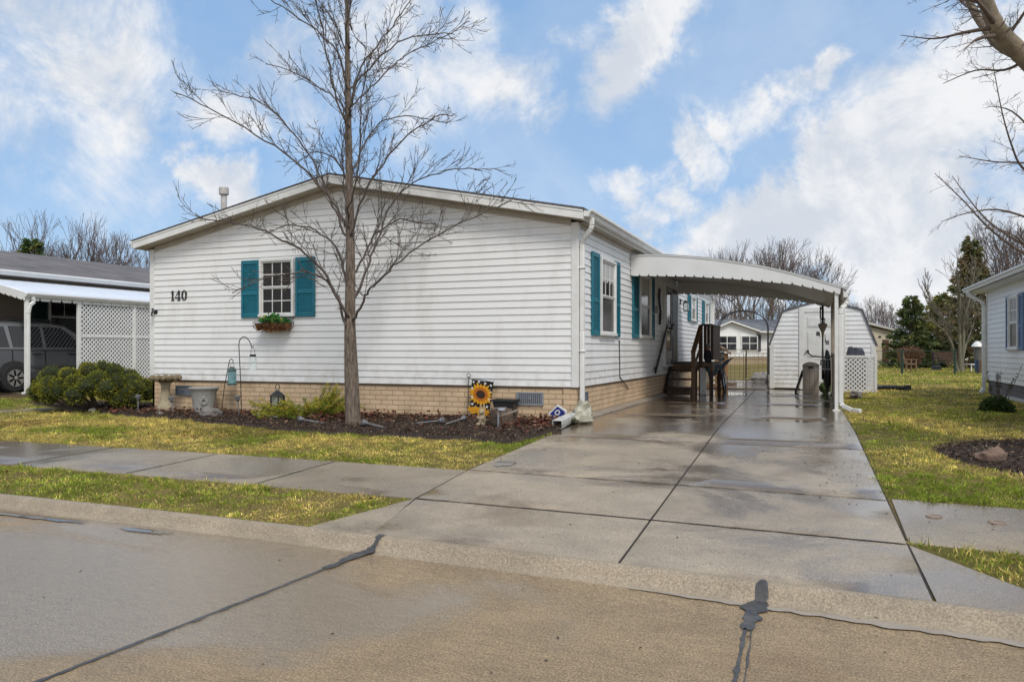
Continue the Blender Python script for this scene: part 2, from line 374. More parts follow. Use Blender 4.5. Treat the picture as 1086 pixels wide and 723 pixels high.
tarp = M('blue_black_tarp', (.02,.026,.04), (.05,.055,.07), rough=.3, scale=7, bump=.5, bscale=12)
tealtarp = M('deep_teal_cloth', (.006,.03,.04), (.004,.02,.028), rough=.5, scale=8, bump=.3, bscale=14)
coco = M('coir', (.19,.085,.03), (.11,.045,.018), rough=.95, scale=25, bump=.8, bscale=60)
cream_w = M('cream_stucco', (.62,.55,.42), (.55,.49,.37), rough=.8, scale=2)
water_m = M_glass('still_water', (.085,.068,.05), .03)
roadc = M_concrete('road_concrete', (.385,.28,.165), (.29,.22,.14), (.26,.16,.08), .46, .56, .5, .16, bump=.55, fine=110, wscale=.36, brush=(9,55,1), wstretch=(.7,1.2,1), agg=210, aggk=.45, xbias=(2.0,-.6,.0,.055), film=.75, filmr=.13)
drivec = M_concrete('drive_concrete', (.42,.345,.255), (.17,.128,.088), (.25,.19,.13), .44, .60, .42, .10, bump=.25, fine=130, wscale=.62, ybias=(-4.5,2.0,.14,-.02), agg=260, aggk=.3, film=.5)
walkc = M_concrete('walk_concrete', (.34,.28,.205), (.165,.125,.085), (.24,.185,.13), .45, .60, .42, .10, bump=.25, fine=130, wscale=.6, agg=260, aggk=.3)
curbc = M_concrete('curb_concrete', (.43,.35,.255), (.27,.215,.15), (.30,.24,.165), .5, .7, .6, .35, bump=.9, fine=90, wscale=.8, agg=230, aggk=.4, speck=.45)
# ---------------------------------------------------------------- camera, light, sky
YAW = R(21.85)
cam = bpy.data.cameras.new('camera'); co = bpy.data.objects.new('camera', cam); COL.objects.link(co)
co.location = (3.246, -10.62, 1.02); co.rotation_euler = (R(90), 0, YAW)
cam.sensor_width = 36; cam.lens = 815/1086*36; cam.shift_y = 10/1086; cam.clip_end = 3000; cam.clip_start = .05
SC.camera = co
FW = Vector((-math.sin(YAW), math.cos(YAW), 0)); RT = Vector((math.cos(YAW), math.sin(YAW), 0))
SUN_EL, SUN_AZ = R(50), R(138)          # azimuth clockwise from +Y
sl = bpy.data.lights.new('sun', 'SUN'); so = bpy.data.objects.new('sun', sl); COL.objects.link(so)
sdir = Vector((math.sin(SUN_AZ)*math.cos(SUN_EL), math.cos(SUN_AZ)*math.cos(SUN_EL), math.sin(SUN_EL)))
so.rotation_euler = sdir.to_track_quat('Z', 'Y').to_euler(); so.location = (0,-20,30)
sl.energy = 2.4; sl.angle = R(20); sl.color = (1, .95, .88)
w = bpy.data.worlds.new('World'); SC.world = w; w.use_nodes = True
def build_sky():
    nt = w.node_tree; L = nt.links.new; bg = nt.nodes['Background']
    sky = nd(nt, 'ShaderNodeTexSky', sky_type='NISHITA'); sky.sun_disc = False
    sky.sun_elevation = SUN_EL; sky.sun_rotation = SUN_AZ; sky.air_density = 1.0; sky.dust_density = .6; sky.ozone_density = 1.5
    tc = nd(nt, 'ShaderNodeTexCoord'); D = tc.outputs['Generated']
    def math_(op, a, b_=None, c_=None):
        n = nd(nt, 'ShaderNodeMath', operation=op)
        for i, q in enumerate((a, b_, c_)):
            if q is None: continue
            if isinstance(q, (int, float)): n.inputs[i].default_value = q
            else: L(q, n.inputs[i])
        return n.outputs[0]
    def noi(scale, det, ro, off=(0,0,0), dist=0, st=(1,1,1)):
        mp = nd(nt, 'ShaderNodeMapping'); mp.inputs['Location'].default_value = off; mp.inputs['Scale'].default_value = st; L(D, mp.inputs[0])
        n = nd(nt, 'ShaderNodeTexNoise'); n.inputs['Scale'].default_value = scale; n.inputs['Detail'].default_value = det; n.inputs['Roughness'].default_value = ro; n.inputs['Distortion'].default_value = dist
        L(mp.outputs[0], n.inputs[0]); return n
    # direction bent by noise so the cloud banks get ragged rims
    wob = noi(5.5, 7, .62, (3,1,2), .3)
    vs = nd(nt, 'ShaderNodeVectorMath', operation='SUBTRACT'); L(wob.outputs['Color'], vs.inputs[0]); vs.inputs[1].default_value = (.5,.5,.5)
    vm = nd(nt, 'ShaderNodeVectorMath', operation='SCALE'); L(vs.outputs[0], vm.inputs[0]); vm.inputs['Scale'].default_value = .21
    va = nd(nt, 'ShaderNodeVectorMath', operation='ADD'); L(D, va.inputs[0]); L(vm.outputs[0], va.inputs[1])
    vn = nd(nt, 'ShaderNodeVectorMath', operation='NORMALIZE'); L(va.outputs[0], vn.inputs[0]); DD = vn.outputs[0]
    # cloud banks: where they hang in the sky (pixel of the photograph, angular size, strength)
    banks = [(60,60,150,.55),(160,115,55,.55),(110,150,90,.35),(205,215,40,.2),(255,110,45,.6),(300,75,60,.6),(240,190,34,.85),(400,60,110,.6),(510,60,60,.6),
             (640,80,46,.8),(665,45,46,.85),(700,15,50,.75),(575,105,30,.5),(738,158,34,.6),(775,130,30,.6),(810,112,30,.5),(850,90,26,.55),(872,68,26,.7),(715,168,24,.6),(893,120,18,.6),
             (885,165,52,1.1),(925,215,65,1.1),(850,230,70,1.15),(780,255,70,1.1),(745,285,60,.9),(1000,160,110,1.0),(1060,90,80,.9),(1030,260,100,1.0),(960,290,80,.8),
             (700,212,30,.6),(650,208,24,.5),(670,235,26,.5),(610,40,30,.4),(1150,300,150,.7),(560,300,60,.3)]
    total = None
    for (px, py, r, s_) in banks:
        d = (FW + RT*((px-543)/815) + Vector((0,0,1))*(-(py-371.5)/815)).normalized()
        dt = nd(nt, 'ShaderNodeVectorMath', operation='DISTANCE'); L(DD, dt.inputs[0]); dt.inputs[1].default_value = d
        mr = nd(nt, 'ShaderNodeMapRange'); mr.interpolation_type = 'SMOOTHERSTEP'
        mr.inputs[1].default_value = r/815*1.6; mr.inputs[2].default_value = 0; mr.inputs[3].default_value = 0; mr.inputs[4].default_value = s_
        L(dt.outputs['Value'], mr.inputs[0])
        total = mr.outputs[0] if total is None else math_('MAXIMUM', total, mr.outputs[0])
    # away from the photographed quarter of the sky: broken cloud from plain noise
    dF = nd(nt, 'ShaderNodeVectorMath', operation='DOT_PRODUCT'); L(D, dF.inputs[0]); dF.inputs[1].default_value = FW
    away = nd(nt, 'ShaderNodeMapRange'); away.inputs[1].default_value = .72; away.inputs[2].default_value = .45; L(dF.outputs['Value'], away.inputs[0])
    gen = nd(nt, 'ShaderNodeMapRange'); gen.inputs[1].default_value = .40; gen.inputs[2].default_value = .58; L(noi(2.2, 7, .6, (5,2,9), .3).outputs[0], gen.inputs[0])
    total = math_('MAXIMUM', total, math_('MULTIPLY', gen.outputs[0], away.outputs[0]))
    fine = noi(8, 12, .66, (1,4,7), .35).outputs[0]; fine2 = noi(8, 6, .6, (1.035,3.96,6.93), .35).outputs[0]
    dens = math_('ADD', math_('MULTIPLY', total, math_('MULTIPLY_ADD', fine, 1.2, .45)), math_('MULTIPLY', math_('SUBTRACT', fine, .5), 1.25))
    al = nd(nt, 'ShaderNodeMapRange'); al.interpolation_type = 'SMOOTHSTEP'; al.inputs[1].default_value = .14; al.inputs[2].default_value = .85; L(dens, al.inputs[0])
    # thin veil
    veil = nd(nt, 'ShaderNodeMapRange'); veil.inputs[1].default_value = .42; veil.inputs[2].default_value = .8; veil.inputs[4].default_value = .35; L(noi(3.2, 6, .55, (7,7,1), .5).outputs[0], veil.inputs[0])
    alpha = math_('MINIMUM', math_('ADD', math_('MULTIPLY', al.outputs[0], .93), veil.outputs[0]), .97)
    tone = nd(nt, 'ShaderNodeMapRange'); tone.interpolation_type = 'SMOOTHSTEP'; tone.inputs[1].default_value = .18; tone.inputs[2].default_value = .72; L(math_('ADD', math_('MULTIPLY', math_('SUBTRACT', fine, fine2), 1.6), noi(3.4, 6, .6, (2,8,3.12), .3).outputs[0]), tone.inputs[0])
    cc = nd(nt, 'ShaderNodeMix', data_type='RGBA'); cc.inputs[6].default_value = (.68,.725,.80,1); cc.inputs[7].default_value = (.93,.935,.95,1); L(tone.outputs[0], cc.inputs[0])
    sk = nd(nt, 'ShaderNodeMix', data_type='RGBA', blend_type='MULTIPLY'); sk.inputs[0].default_value = 1; L(sky.outputs[0], sk.inputs[6]); sk.inputs[7].default_value = SKYK
    mx = nd(nt, 'ShaderNodeMix', data_type='RGBA'); L(alpha, mx.inputs[0])
    s2 = nd(nt, 'ShaderNodeMix', data_type='RGBA'); s2.inputs[0].default_value = .75; L(sk.outputs[2], s2.inputs[6]); s2.inputs[7].default_value = (2.95,5.0,8.0,1); L(s2.outputs[2], mx.inputs[6])
    sc = nd(nt, 'ShaderNodeVectorMath', operation='SCALE'); L(cc.outputs[2], sc.inputs[0]); sc.inputs['Scale'].default_value = CLK
    L(sc.outputs[0], mx.inputs[7]); L(mx.outputs[2], bg.inputs['Color']); bg.inputs['Strength'].default_value = .1
SKYK, CLK = (1.45,1.55,1.62,1), 9.8
build_sky()
vs_ = SC.view_settings; SC.display_settings.display_device = 'sRGB'
vs_.view_transform = 'Standard'; vs_.look = 'None'; vs_.gamma = 1; vs_.exposure = 0; vs_.use_curve_mapping = False
SC.cycles.use_denoising = True; SC.cycles.max_bounces = 8; SC.cycles.transparent_max_bounces = 8
try: SC.cycles.denoiser = 'OPENIMAGEDENOISE'
except Exception: pass

# ---------------------------------------------------------------- ground and paving
def off(x):
    x = min(6, max(-8, x)); return -.07 - .03*x - .005*x*x
def vof(x, y):
    k = min(1, max(0, (-2.5-y)/1.5)); return y - off(x)*k
def GZ(x, y):
    v = vof(x, y)
    b = 0 if v > -.3 else max(-.185, -.185*(-.3-v)/5.95)
    k = min(1, max(0, (v+3.9)/3.9)); return b + .0125*max(-8, min(0, x))*k
def yof(x, v): return v + off(x)*min(1, max(0, (-2.5-v)/1.5))
ROADZ = -.25
def ground():
    vs = [-400,-60,-25,-14,-9,-6.8,-6.30,-6.26,-6.0,-5.6,-5.2,-4.8,-4.4,-4,-3.5,-3,-2.5,-2,-1.5,-1,-.5,0,1,2,4,7,10,15,22,32,48,70,110,200,500,1500]
    xs = [-900,-300,-120,-60,-35,-25,-20,-16,-13,-11,-9,-8,-7,-6,-5,-4,-3,-2,-1,-.5,0,.5,1,1.5,2,2.5,3,3.5,4,4.5,5,6,7,9,12,16,25,40,70,150,400,1200]
    mb = MB(); n = len(xs)
    for v in vs:
        for x in xs:
            y = yof(x, v); z = GZ(x, y) if v > -6.28 else (-.40 if v > -60 else -.5)
            mb.v.append((x, y, z))
    for j in range(len(vs)-1):
        for i in range(n-1): mb.f.append((j*n+i, j*n+i+1, (j+1)*n+i+1, (j+1)*n+i))
    return mb
def M_lawn(name):
    m, nt, b = _nt(name); L = nt.links.new; g = nd(nt, 'ShaderNodeNewGeometry')
    def noi(s, d, r):
        n = nd(nt, 'ShaderNodeTexNoise'); n.inputs['Scale'].default_value = s; n.inputs['Detail'].default_value = d; n.inputs['Roughness'].default_value = r; L(g.outputs['Position'], n.inputs[0]); return n.outputs[0]
    def mr(s, a, b_):
        q = nd(nt, 'ShaderNodeMapRange'); q.inputs[1].default_value = a; q.inputs[2].default_value = b_; L(s, q.inputs[0]); return q.outputs[0]
    def mix(f, a, b_):
        x = nd(nt, 'ShaderNodeMix', data_type='RGBA'); L(f, x.inputs[0])
        for i, q in ((6,a),(7,b_)):
            if isinstance(q, tuple): x.inputs[i].default_value = c4(q)
            else: L(q, x.inputs[i])
        return x.outputs[2]
    c = mix(mr(noi(.55,5,.6), .42, .6), (.15,.15,.03), (.33,.235,.085))
    c = mix(mr(noi(2.6,6,.65), .5, .68), c, (.36,.25,.10))
    c = mix(mr(noi(40,5,.7), .42, .62), c, (.14,.105,.04))
    L(c, b.inputs['Base Color']); b.inputs['Roughness'].default_value = .9; b.inputs['Specular IOR Level'].default_value = .15
    bp = nd(nt, 'ShaderNodeBump'); bp.inputs['Strength'].default_value = .9; bp.inputs['Distance'].default_value = .03; L(noi(55,5,.7), bp.inputs['Height']); L(bp.outputs[0], b.inputs['Normal'])
    return m
lawnm = M_lawn('lawn_soil')
S('ground', ground(), lawnm, 'lawn of winter grass round the house', sharp=80)

def slab(mb, xl, xr, yf, yb, nx=6, ny=6, lift=.014, drop=.07, g=.011):
    """paving slab whose edges are functions (x as a function of y, y as a function of x), pulled in by a joint gap"""
    top = []
    for j in range(ny+1):
        for i in range(nx+1):
            s, t = i/nx, j/ny
            y = yf(xl(-5))*(1-t) + yb(xl(-5))*t
            for _ in range(3):
                x = (xl(y)+g)*(1-s) + (xr(y)-g)*s
                y = (yf(x)+g)*(1-t) + (yb(x)-g)*t
            top.append((x, y, GZ(x, y)+lift))
    n = nx+1; o = len(mb.v); mb.v.extend(top)
    for j in range(ny):
        for i in range(nx): mb.f.append((o+j*n+i, o+j*n+i+1, o+(j+1)*n+i+1, o+(j+1)*n+i))
    ring = [j for j in range(nx+1)] + [j*n+nx for j in range(1, ny+1)] + [ny*n+i for i in range(nx-1,-1,-1)] + [j*n for j in range(ny-1,0,-1)]
    e = 0.012; c = (sum(p[0] for p in top)/len(top), sum(p[1] for p in top)/len(top))
    q = len(mb.v)
    for k in ring:
        x, y, z = top[k]; d = Vector((x-c[0], y-c[1])).normalized()
        mb.v.append((x+d.x*.006, y+d.y*.006, z-.007))
    for k in ring:
        x, y, z = top[k]; d = Vector((x-c[0], y-c[1])).normalized(); mb.v.append((x+d.x*.006, y+d.y*.006, z-drop))
    m = len(ring)
    for a in range(m):
        b_ = (a+1) % m
        mb.f.append((o+ring[b_], o+ring[a], q+a, q+b_)); mb.f.append((q+b_, q+a, q+m+a, q+m+b_))
def lerpf(pts):
    def f(t):
        if t <= pts[0][0]: return pts[0][1]
        for (a, u), (b_, v) in zip(pts, pts[1:]):
            if t <= b_: return u + (v-u)*(t-a)/(b_-a)
        return pts[-1][1]
    return f
def ribbon(mb, pts, w, z, jit=.3, seed=0, wfun=None):
    pr = []
    for i, (x, y) in enumerate(pts):
        a = pts[max(0, i-1)]; b_ = pts[min(len(pts)-1, i+1)]
        d = Vector((b_[0]-a[0], b_[1]-a[1])).normalized(); nn = Vector((-d.y, d.x))
        ww = (wfun(i/(len(pts)-1)) if wfun else w)*.5
        j1 = ww*(1+jit*mnoise.noise(Vector((x*14, y*14, seed)))*2); j2 = ww*(1+jit*mnoise.noise(Vector((x*14, y*14, seed+9)))*2)
        zz = z(x, y) if callable(z) else z
        pr.append(((x+nn.x*j1, y+nn.y*j1, zz), (x-nn.x*j2, y-nn.y*j2, zz)))
    for p, q in zip(pr, pr[1:]): mb.quad(p[1], q[1], q[0], p[0])
def subdiv(pts, n):
    o = []
    for a, b_ in zip(pts, pts[1:]):
        for k in range(n): o.append((a[0]+(b_[0]-a[0])*k/n, a[1]+(b_[1]-a[1])*k/n))
    return o + [pts[-1]]
XL = lerpf([(-6.5,.56),(-5.3,.30),(-4.05,.17),(-1.5,.13),(0,.115),(12,.115)])
XC = lerpf([(-6.5,2.2),(10.3,1.70)]); XR = lerpf([(-6.6,3.755),(3.2,3.60),(11,3.52)])
YC = lambda x: yof(x, -6.24); YN = lambda x: yof(x, -5.23); YF = lambda x: yof(x, -4.0)
cst = lambda v: (lambda _: v)
mb = MB(); ys = [YC, YN, YF, cst(-1.7), cst(1.3), cst(4.3), cst(7.3), cst(10.3)]
for k, (a, b_) in enumerate(zip(ys, ys[1:])):
    for (l, r) in ((XL, XC), (XC, XR)):
        slab(mb, l, r, a, b_, lift=.014)
# flared wings of the apron
def tri_slab(mb, pts, lift=.012):
    mb.prism([(x, y, GZ(x, y)+lift-.07) for x, y in pts], (0,0,.07))
tri_slab(mb, [(.292,YN(.29)+.0), (.03,YC(.03)+.01), (.545,YC(.5)+.01)])
tri_slab(mb, [(XR(-5.3)+.006,YN(3.75)), (XR(-6.5)+.008,YC(3.78)+.01), (4.45,YC(4.45)+.01)])
S('driveway', mb, drivec, 'damp concrete driveway of jointed slabs', sharp=50)
mb = MB()
xs = [.2 - 1.52*k for k in range(0, 24)]
for a, b_ in zip(xs, xs[1:]):
    if a == xs[0]: slab(mb, cst(b_), lerpf([(-5.4,.30),(-4,.17)]), YN, YF, lift=.011)
    else: slab(mb, cst(b_), cst(a), YN, YF, nx=3, ny=3, lift=.011)
xs = [3.735 + 1.5*k for k in range(0, 14)]
for a, b_ in zip(xs, xs[1:]): slab(mb, cst(a), cst(b_), lambda x: yof(x,-5.15), lambda x: yof(x,-3.92), nx=3, ny=3, lift=.011)
S('sidewalk', mb, walkc, 'damp concrete pavement crossing the driveway', sharp=50)
mb = MB()   # soil seen down in the joints
for (l, r, a, b_) in ((lambda y: XL(y)-.03, lambda y: XR(y)+.022, -6.42, 10.2),):
    for j in range(40):
        y0 = a+(b_-a)*j/40; y1 = a+(b_-a)*(j+1)/40
        n_ = 8
        for i in range(n_):
            q = []
            for (yy, t) in ((y0,i/n_),(y0,(i+1)/n_),(y1,(i+1)/n_),(y1,i/n_)):
                x = l(yy)+.02+(r(yy)-l(yy)-.04)*t; ye = max(yy, YC(x)+.004); q.append((x, ye, GZ(x, ye)+.0095))
            if abs(q[0][1]-q[3][1])+abs(q[1][1]-q[2][1]) > 1e-4: mb.quad(*q)
for yf_, wj in ((YN,.020),(YF,.012),(cst(-1.7),.012),(cst(1.3),.010),(cst(4.3),.012),(cst(7.3),.010)):
    pts = []
    for k in range(60):
        y = yf_(0); x0_, x1_ = XL(y)+.01, XR(y)-.01; x = x0_+(x1_-x0_)*k/59; pts.append((x, yf_(x)+.003*mnoise.noise(Vector((x*6,y,1)))))
    ribbon(mb, pts, wj, lambda x, y: GZ(x,y)+.0175, .6, 3)
for k in range(1, 23):
    x = .2-1.52*k; ribbon(mb, subdiv([(x, YN(x)+.01),(x, YF(x)-.01)], 12), .012, lambda x, y: GZ(x,y)+.0145, .5, k)
for k in range(1, 8):
    x = 3.735+1.5*k; ribbon(mb, subdiv([(x, yof(x,-5.14)),(x, yof(x,-3.93))], 12), .012, lambda x, y: GZ(x,y)+.0145, .5, k)
S('joint_soil', mb, gapm, 'dark soil filling the driveway joints')
# rolled kerb
mb = MB(); prof = [(-6.225,-.28),(-6.23,-.180),(-6.245,-.168),(-6.275,-.166),(-6.30,-.177),(-6.318,-.20),(-6.335,-.225),(-6.36,-.245),(-6.40,-.2495),(-6.42,-.33)]
xs = [-40,-25,-15] + [-10+.25*k for k in range(0, 69)] + [8,12,25]
for x in xs:
    for (v, z) in prof:
        jx = .008*mnoise.noise(Vector((x*3, v*9, 0))); mb.v.append((x, yof(x, v)+jx, z + .25*jx))
n = len(prof)
for i in range(len(xs)-1):
    for j in range(n-1): mb.f.append((i*n+j+1, (i+1)*n+j+1, (i+1)*n+j, i*n+j))
S('curb', mb, curbc, 'rolled concrete kerb along the road', sharp=70)
mb = MB(); xs = [-60,-30,-20,-15,-10,-8,-6,-4,-2,-1,0,1,2,3,4,5,6,8,12,20,40,60]
for x in xs:
    for v in (-6.408,-6.9,-8,-10,-14,-24,-40): mb.v.append((x, yof(x, v), ROADZ + (.0 if v > -6.5 else .004)))
for i in range(len(xs)-1):
    for j in range(6): mb.f.append((i*7+j+1, (i+1)*7+j+1, (i+1)*7+j, i*7+j))
S('road', mb, roadc, 'brushed tan concrete road, damp along the gutter', sharp=80)
mb = MB(); zr = ROADZ+.009
ribbon(mb, subdiv([(.60,-6.46),(.585,-6.9),(.545,-7.6),(.50,-8.2),(.46,-8.8),(.42,-12)], 60), .022, zr, .45, 2)
ribbon(mb, subdiv([(.605,-6.46),(.59,-6.9)], 14), .09, zr+.003, .5, 5, lambda t: .085-.05*t)
ribbon(mb, subdiv([(2.95,-6.56),(2.945,-7.0)], 16), .1, zr, .6, 3, lambda t: .10-.06*t*t)
ribbon(mb, subdiv([(2.93,-6.98),(2.945,-7.6),(2.95,-11)], 20), .016, zr, .8, 4)
ribbon(mb, subdiv([(2.96,-6.98),(2.985,-7.8)], 14), .008, zr, .9, 6)
def kz(x, y):
    v = vof(x, y)
    f = lerpf([(-6.40,-.2495),(-6.36,-.245),(-6.335,-.225),(-6.318,-.20),(-6.30,-.177),(-6.275,-.166),(-6.245,-.168)]); return f(v)+.006
ribbon(mb, subdiv([(.64,yof(.64,-6.25)),(.63,yof(.63,-6.30)),(.61,yof(.61,-6.35)),(.605,yof(.6,-6.40))], 5), .07, kz, .3, 8, lambda t: .05+.03*t)
ribbon(mb, subdiv([(2.97,yof(2.97,-6.25)),(2.97,yof(2.97,-6.29)),(2.96,yof(2.96,-6.34)),(2.95,yof(2.96,-6.40))], 5), .07, kz, .5, 9, lambda t: .02+.08*t)
S('road_seam', mb, sealant, 'black bitumen seams across the concrete road', 'road seam')
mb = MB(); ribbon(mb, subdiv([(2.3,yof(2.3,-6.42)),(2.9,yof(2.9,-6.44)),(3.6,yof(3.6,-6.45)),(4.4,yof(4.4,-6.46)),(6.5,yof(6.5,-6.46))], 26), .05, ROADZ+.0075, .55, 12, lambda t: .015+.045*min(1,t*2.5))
S('gutter_sheen', mb, M('pale_sheen_paint', (.40,.345,.28), (.32,.27,.215), rough=.25, scale=6, bump=.2), 'pale strip of wet sheen painted along the foot of the kerb')  # sky reflection in the wet gutter, painted as a paler strip
# standing water in the gutter
mb = MB()
def puddle(cx, cy, rx, ry, seed, n=40, rot=0):
    vs = []
    for k in range(n):
        a = 2*math.pi*k/n; s = 1+.45*mnoise.noise(Vector((math.cos(a)*1.6, math.sin(a)*1.6, seed)))+.5*mnoise.noise(Vector((math.cos(a)*9, math.sin(a)*9, seed)))
        x, y = rx*s*math.cos(a), ry*s*math.sin(a); x, y = x*math.cos(rot)-y*math.sin(rot), x*math.sin(rot)+y*math.cos(rot)
        vs.append((cx+x, cy+y, ROADZ+.0085))
    mb.f.append(tuple(range(len(mb.v), len(mb.v)+n))); mb.v.extend(vs)
puddle(-2.3,-6.55,.55,.05,1,90); puddle(-1.15,-6.575,.22,.04,2,90); puddle(-3.9,-6.57,.6,.06,4,90)
S('puddle', mb, water_m, 'thin puddles of rain in the gutter', 'water')
# wet shallow puddles on the driveway
mb = MB()
def dpud(cx, cy, rx, ry, seed, n=36):
    vs = []
    for k in range(n):
        a = 2*math.pi*k/n; s = 1+.5*mnoise.noise(Vector((math.cos(a)*1.4, math.sin(a)*1.4, seed)))+.25*mnoise.noise(Vector((math.cos(a)*5, math.sin(a)*5, seed)))
        x, y = cx+rx*s*math.cos(a), cy+ry*s*math.sin(a); vs.append((x, y, GZ(x,y)+.0185))
    mb.f.append(tuple(range(len(mb.v), len(mb.v)+n))); mb.v.extend(vs)
for q in ((.95,4.9,.42,.4,1),(1.2,7.6,.5,.8,5),(2.5,8.4,.4,.8,6),(.38,-3.66,.10,.16,7)): dpud(*q)
S('rainwater', mb, water_m, 'shallow rainwater lying on the driveway', 'water')
mb = MB()   # neighbour's narrow path, left
ps = [(-9.95,-.5),(-10.45,-.2),(-12.2,-4.0),(-11.6,-4.0)]
mb.prism([(x, y, GZ(x,y)-.05) for x, y in ps], (0,0,.065))
S('path', mb, walkc, 'narrow concrete path from the pavement to the neighbouring house')
mb = MB()   # back patio beyond the driveway
mb.prism([(.1,10.32,-.05),(1.95,10.32,-.05),(1.95,16.5,-.05),(.1,16.5,-.05)], (0,0,.068)); mb.box(.2,10.1,.018,1.95,10.3,.045)
S('patio', mb, drivec, 'wet concrete patio slab behind the driveway')
# ---------------------------------------------------------------- house building kit
def plane_y(y0, s=-1):      # wall facing -Y (s=-1): pos(t, off, z)
    return lambda t, o, z: (t, y0+s*o, z)
def plane_x(x0, s=1):
    return lambda t, o, z: (x0+s*o, t, z)
def fbox(mb, pos, t0, t1, o0, o1, z0, z1):
    a = pos(t0, o0, z0); b_ = pos(t1, o1, z1); return mb.box(a[0],a[1],a[2],b_[0],b_[1],b_[2])
def siding(mb, pos, rngf, z0, z1, e=.106, lap=.0135, flip=False):
    n = int(math.ceil((z1-z0)/e))
    for k in range(n):
        a = z0+k*e; b_ = min(z1, a+e)
        ra, rb = rngf(a), rngf(b_-1e-4)
        if rb is None:
            if ra is None: continue
            m = (ra[0]+ra[1])/2; rb = (m-.001, m+.001)
        h = (b_-a)
        am = a+h*.55; rm = (ra[0]+(rb[0]-ra[0])*.55, ra[1]+(rb[1]-ra[1])*.55)
        g_ = .007; rt = rngf(b_-g_) or rb
        q = [pos(ra[0],-.004,a), pos(ra[1],-.004,a), pos(ra[1],lap,a+.001), pos(ra[0],lap,a+.001), pos(ra[0],lap,a+.011), pos(ra[1],lap,a+.011), pos(rm[1],.0045,am), pos(rm[0],.0045,am), pos(rt[1],.0035,b_-g_), pos(rt[0],.0035,b_-g_), pos(rb[1],-.004,b_-g_*.8), pos(rb[0],-.004,b_-g_*.8), pos(rb[1],-.004,b_), pos(rb[0],-.004,b_)]
        fs = [(0,1,2,3),(3,2,5,4),(4,5,6,7),(7,6,8,9),(9,8,10,11),(11,10,12,13)]
        if flip: fs = [tuple(reversed(f)) for f in fs]
        mb.add(q, fs)
def shutter(parent, pos, t0, t1, z0, z1, m, louvre=True):
    mb = MB(); w = .045; o0, o1 = .014, .042
    fbox(mb,pos,t0,t0+w,o0,o1,z0,z1); fbox(mb,pos,t1-w,t1,o0,o1,z0,z1)
    zm = z0+(z1-z0)*.42
    for a, b_ in ((z0,z0+.07),(zm-.03,zm+.03),(z1-.07,z1)): fbox(mb,pos,t0+w,t1-w,o0,o1-.002,a,b_)
    if louvre:
        for a, b_ in ((z0+.07,zm-.03),(zm+.03,z1-.07)):
            n = max(3, int((b_-a)/.032))
            for k in range(n):
                z = a+(b_-a)*k/n; h = (b_-a)/n
                q = [pos(t0+w,.036,z), pos(t1-w,.036,z), pos(t1-w,.018,z+h*1.05), pos(t0+w,.018,z+h*1.05)]
                q2 = [pos(t0+w,.026,z), pos(t1-w,.026,z)]
                mb.add(q+q2, [(0,1,2,3),(4,5,1,0)])
    fbox(mb,pos,t0+w*.6,t1-w*.6,o0-.002,.02,z0+.02,z1-.02)
    return P('shutter', mb, m, parent, bevel=.004)
def window(parent, pos, t0, t1, z0, z1, muntin=None, top_glass=None, low_glass=None, cur=False, fw=.042):
    """double hung window: outer frame > panes, sash, muntins, curtain"""
    p0_ = pos; pos = lambda t, o, z: p0_(t, o+.014, z)
    mb = MB()
    fbox(mb,pos,t0,t0+fw,-.004,.05,z0,z1); fbox(mb,pos,t1-fw,t1,.0,.05,z0,z1); fbox(mb,pos,t0+fw,t1-fw,.0,.05,z1-fw,z1); fbox(mb,pos,t0-.015,t1+.015,.0,.062,z0-.012,z0+fw*.8)
    f = P('window', mb, trim, parent, bevel=.004)
    zm = (z0+z1)/2; a, b_ = t0+fw, t1-fw
    mb = MB(); s = .024
    for (p, q, o) in ((zm, z1-fw, .032), (z0+fw*.8, zm, .024)):
        fbox(mb,pos,a,a+s,.0,o,p,q); fbox(mb,pos,b_-s,b_,.0,o,p,q); fbox(mb,pos,a+s,b_-s,.0,o,q-s,q); fbox(mb,pos,a+s,b_-s,.0,o+.004,p,p+s)
    P('sash', mb, trim, f, bevel=.003)
    for (p, q, gm) in ((zm+s, z1-fw-s, top_glass or glass), (z0+fw*.8+s, zm-s, low_glass or glass)):
        mb = MB(); fbox(mb,pos,a+s,b_-s,.004,.012,p,q); P('pane', mb, gm, f)
    if muntin:
        mb = MB(); nx, ny, both = muntin
        for (p, q, o) in ((zm+s, z1-fw-s, .02), (z0+fw*.8+s, zm-s, .018)) if both else ((zm+s, z1-fw-s, .02),):
            for k in range(1, nx):
                t = a+s+(b_-a-2*s)*k/nx; fbox(mb,pos,t-.008,t+.008,.012,o,p,q)
            for k in range(1, ny):
                z = p+(q-p)*k/ny; fbox(mb,pos,a+s,b_-s,.0121,o-.002,z-.008,z+.008)
        P('muntin', mb, trim, f)
    if cur:
        mb = MB(); zz = z1-fw-s; n = 14
        for k in range(n):
            u0 = a+s+(b_-a-2*s)*k/n; u1 = a+s+(b_-a-2*s)*(k+1)/n; d0 = .0135+.002*(k%2); d1 = .0135+.002*((k+1)%2)
            z_ = zm+(z1-zm)*(.40+.04*math.sin(k*1.7)); z2_ = zm+(z1-zm)*(.40+.04*math.sin((k+1)*1.7))
            mb.quad(pos(u0,d0,z_), pos(u1,d1,z2_), pos(u1,d1,zz), pos(u0,d0,zz))
        P('curtain', mb, curtain, f)
    return f
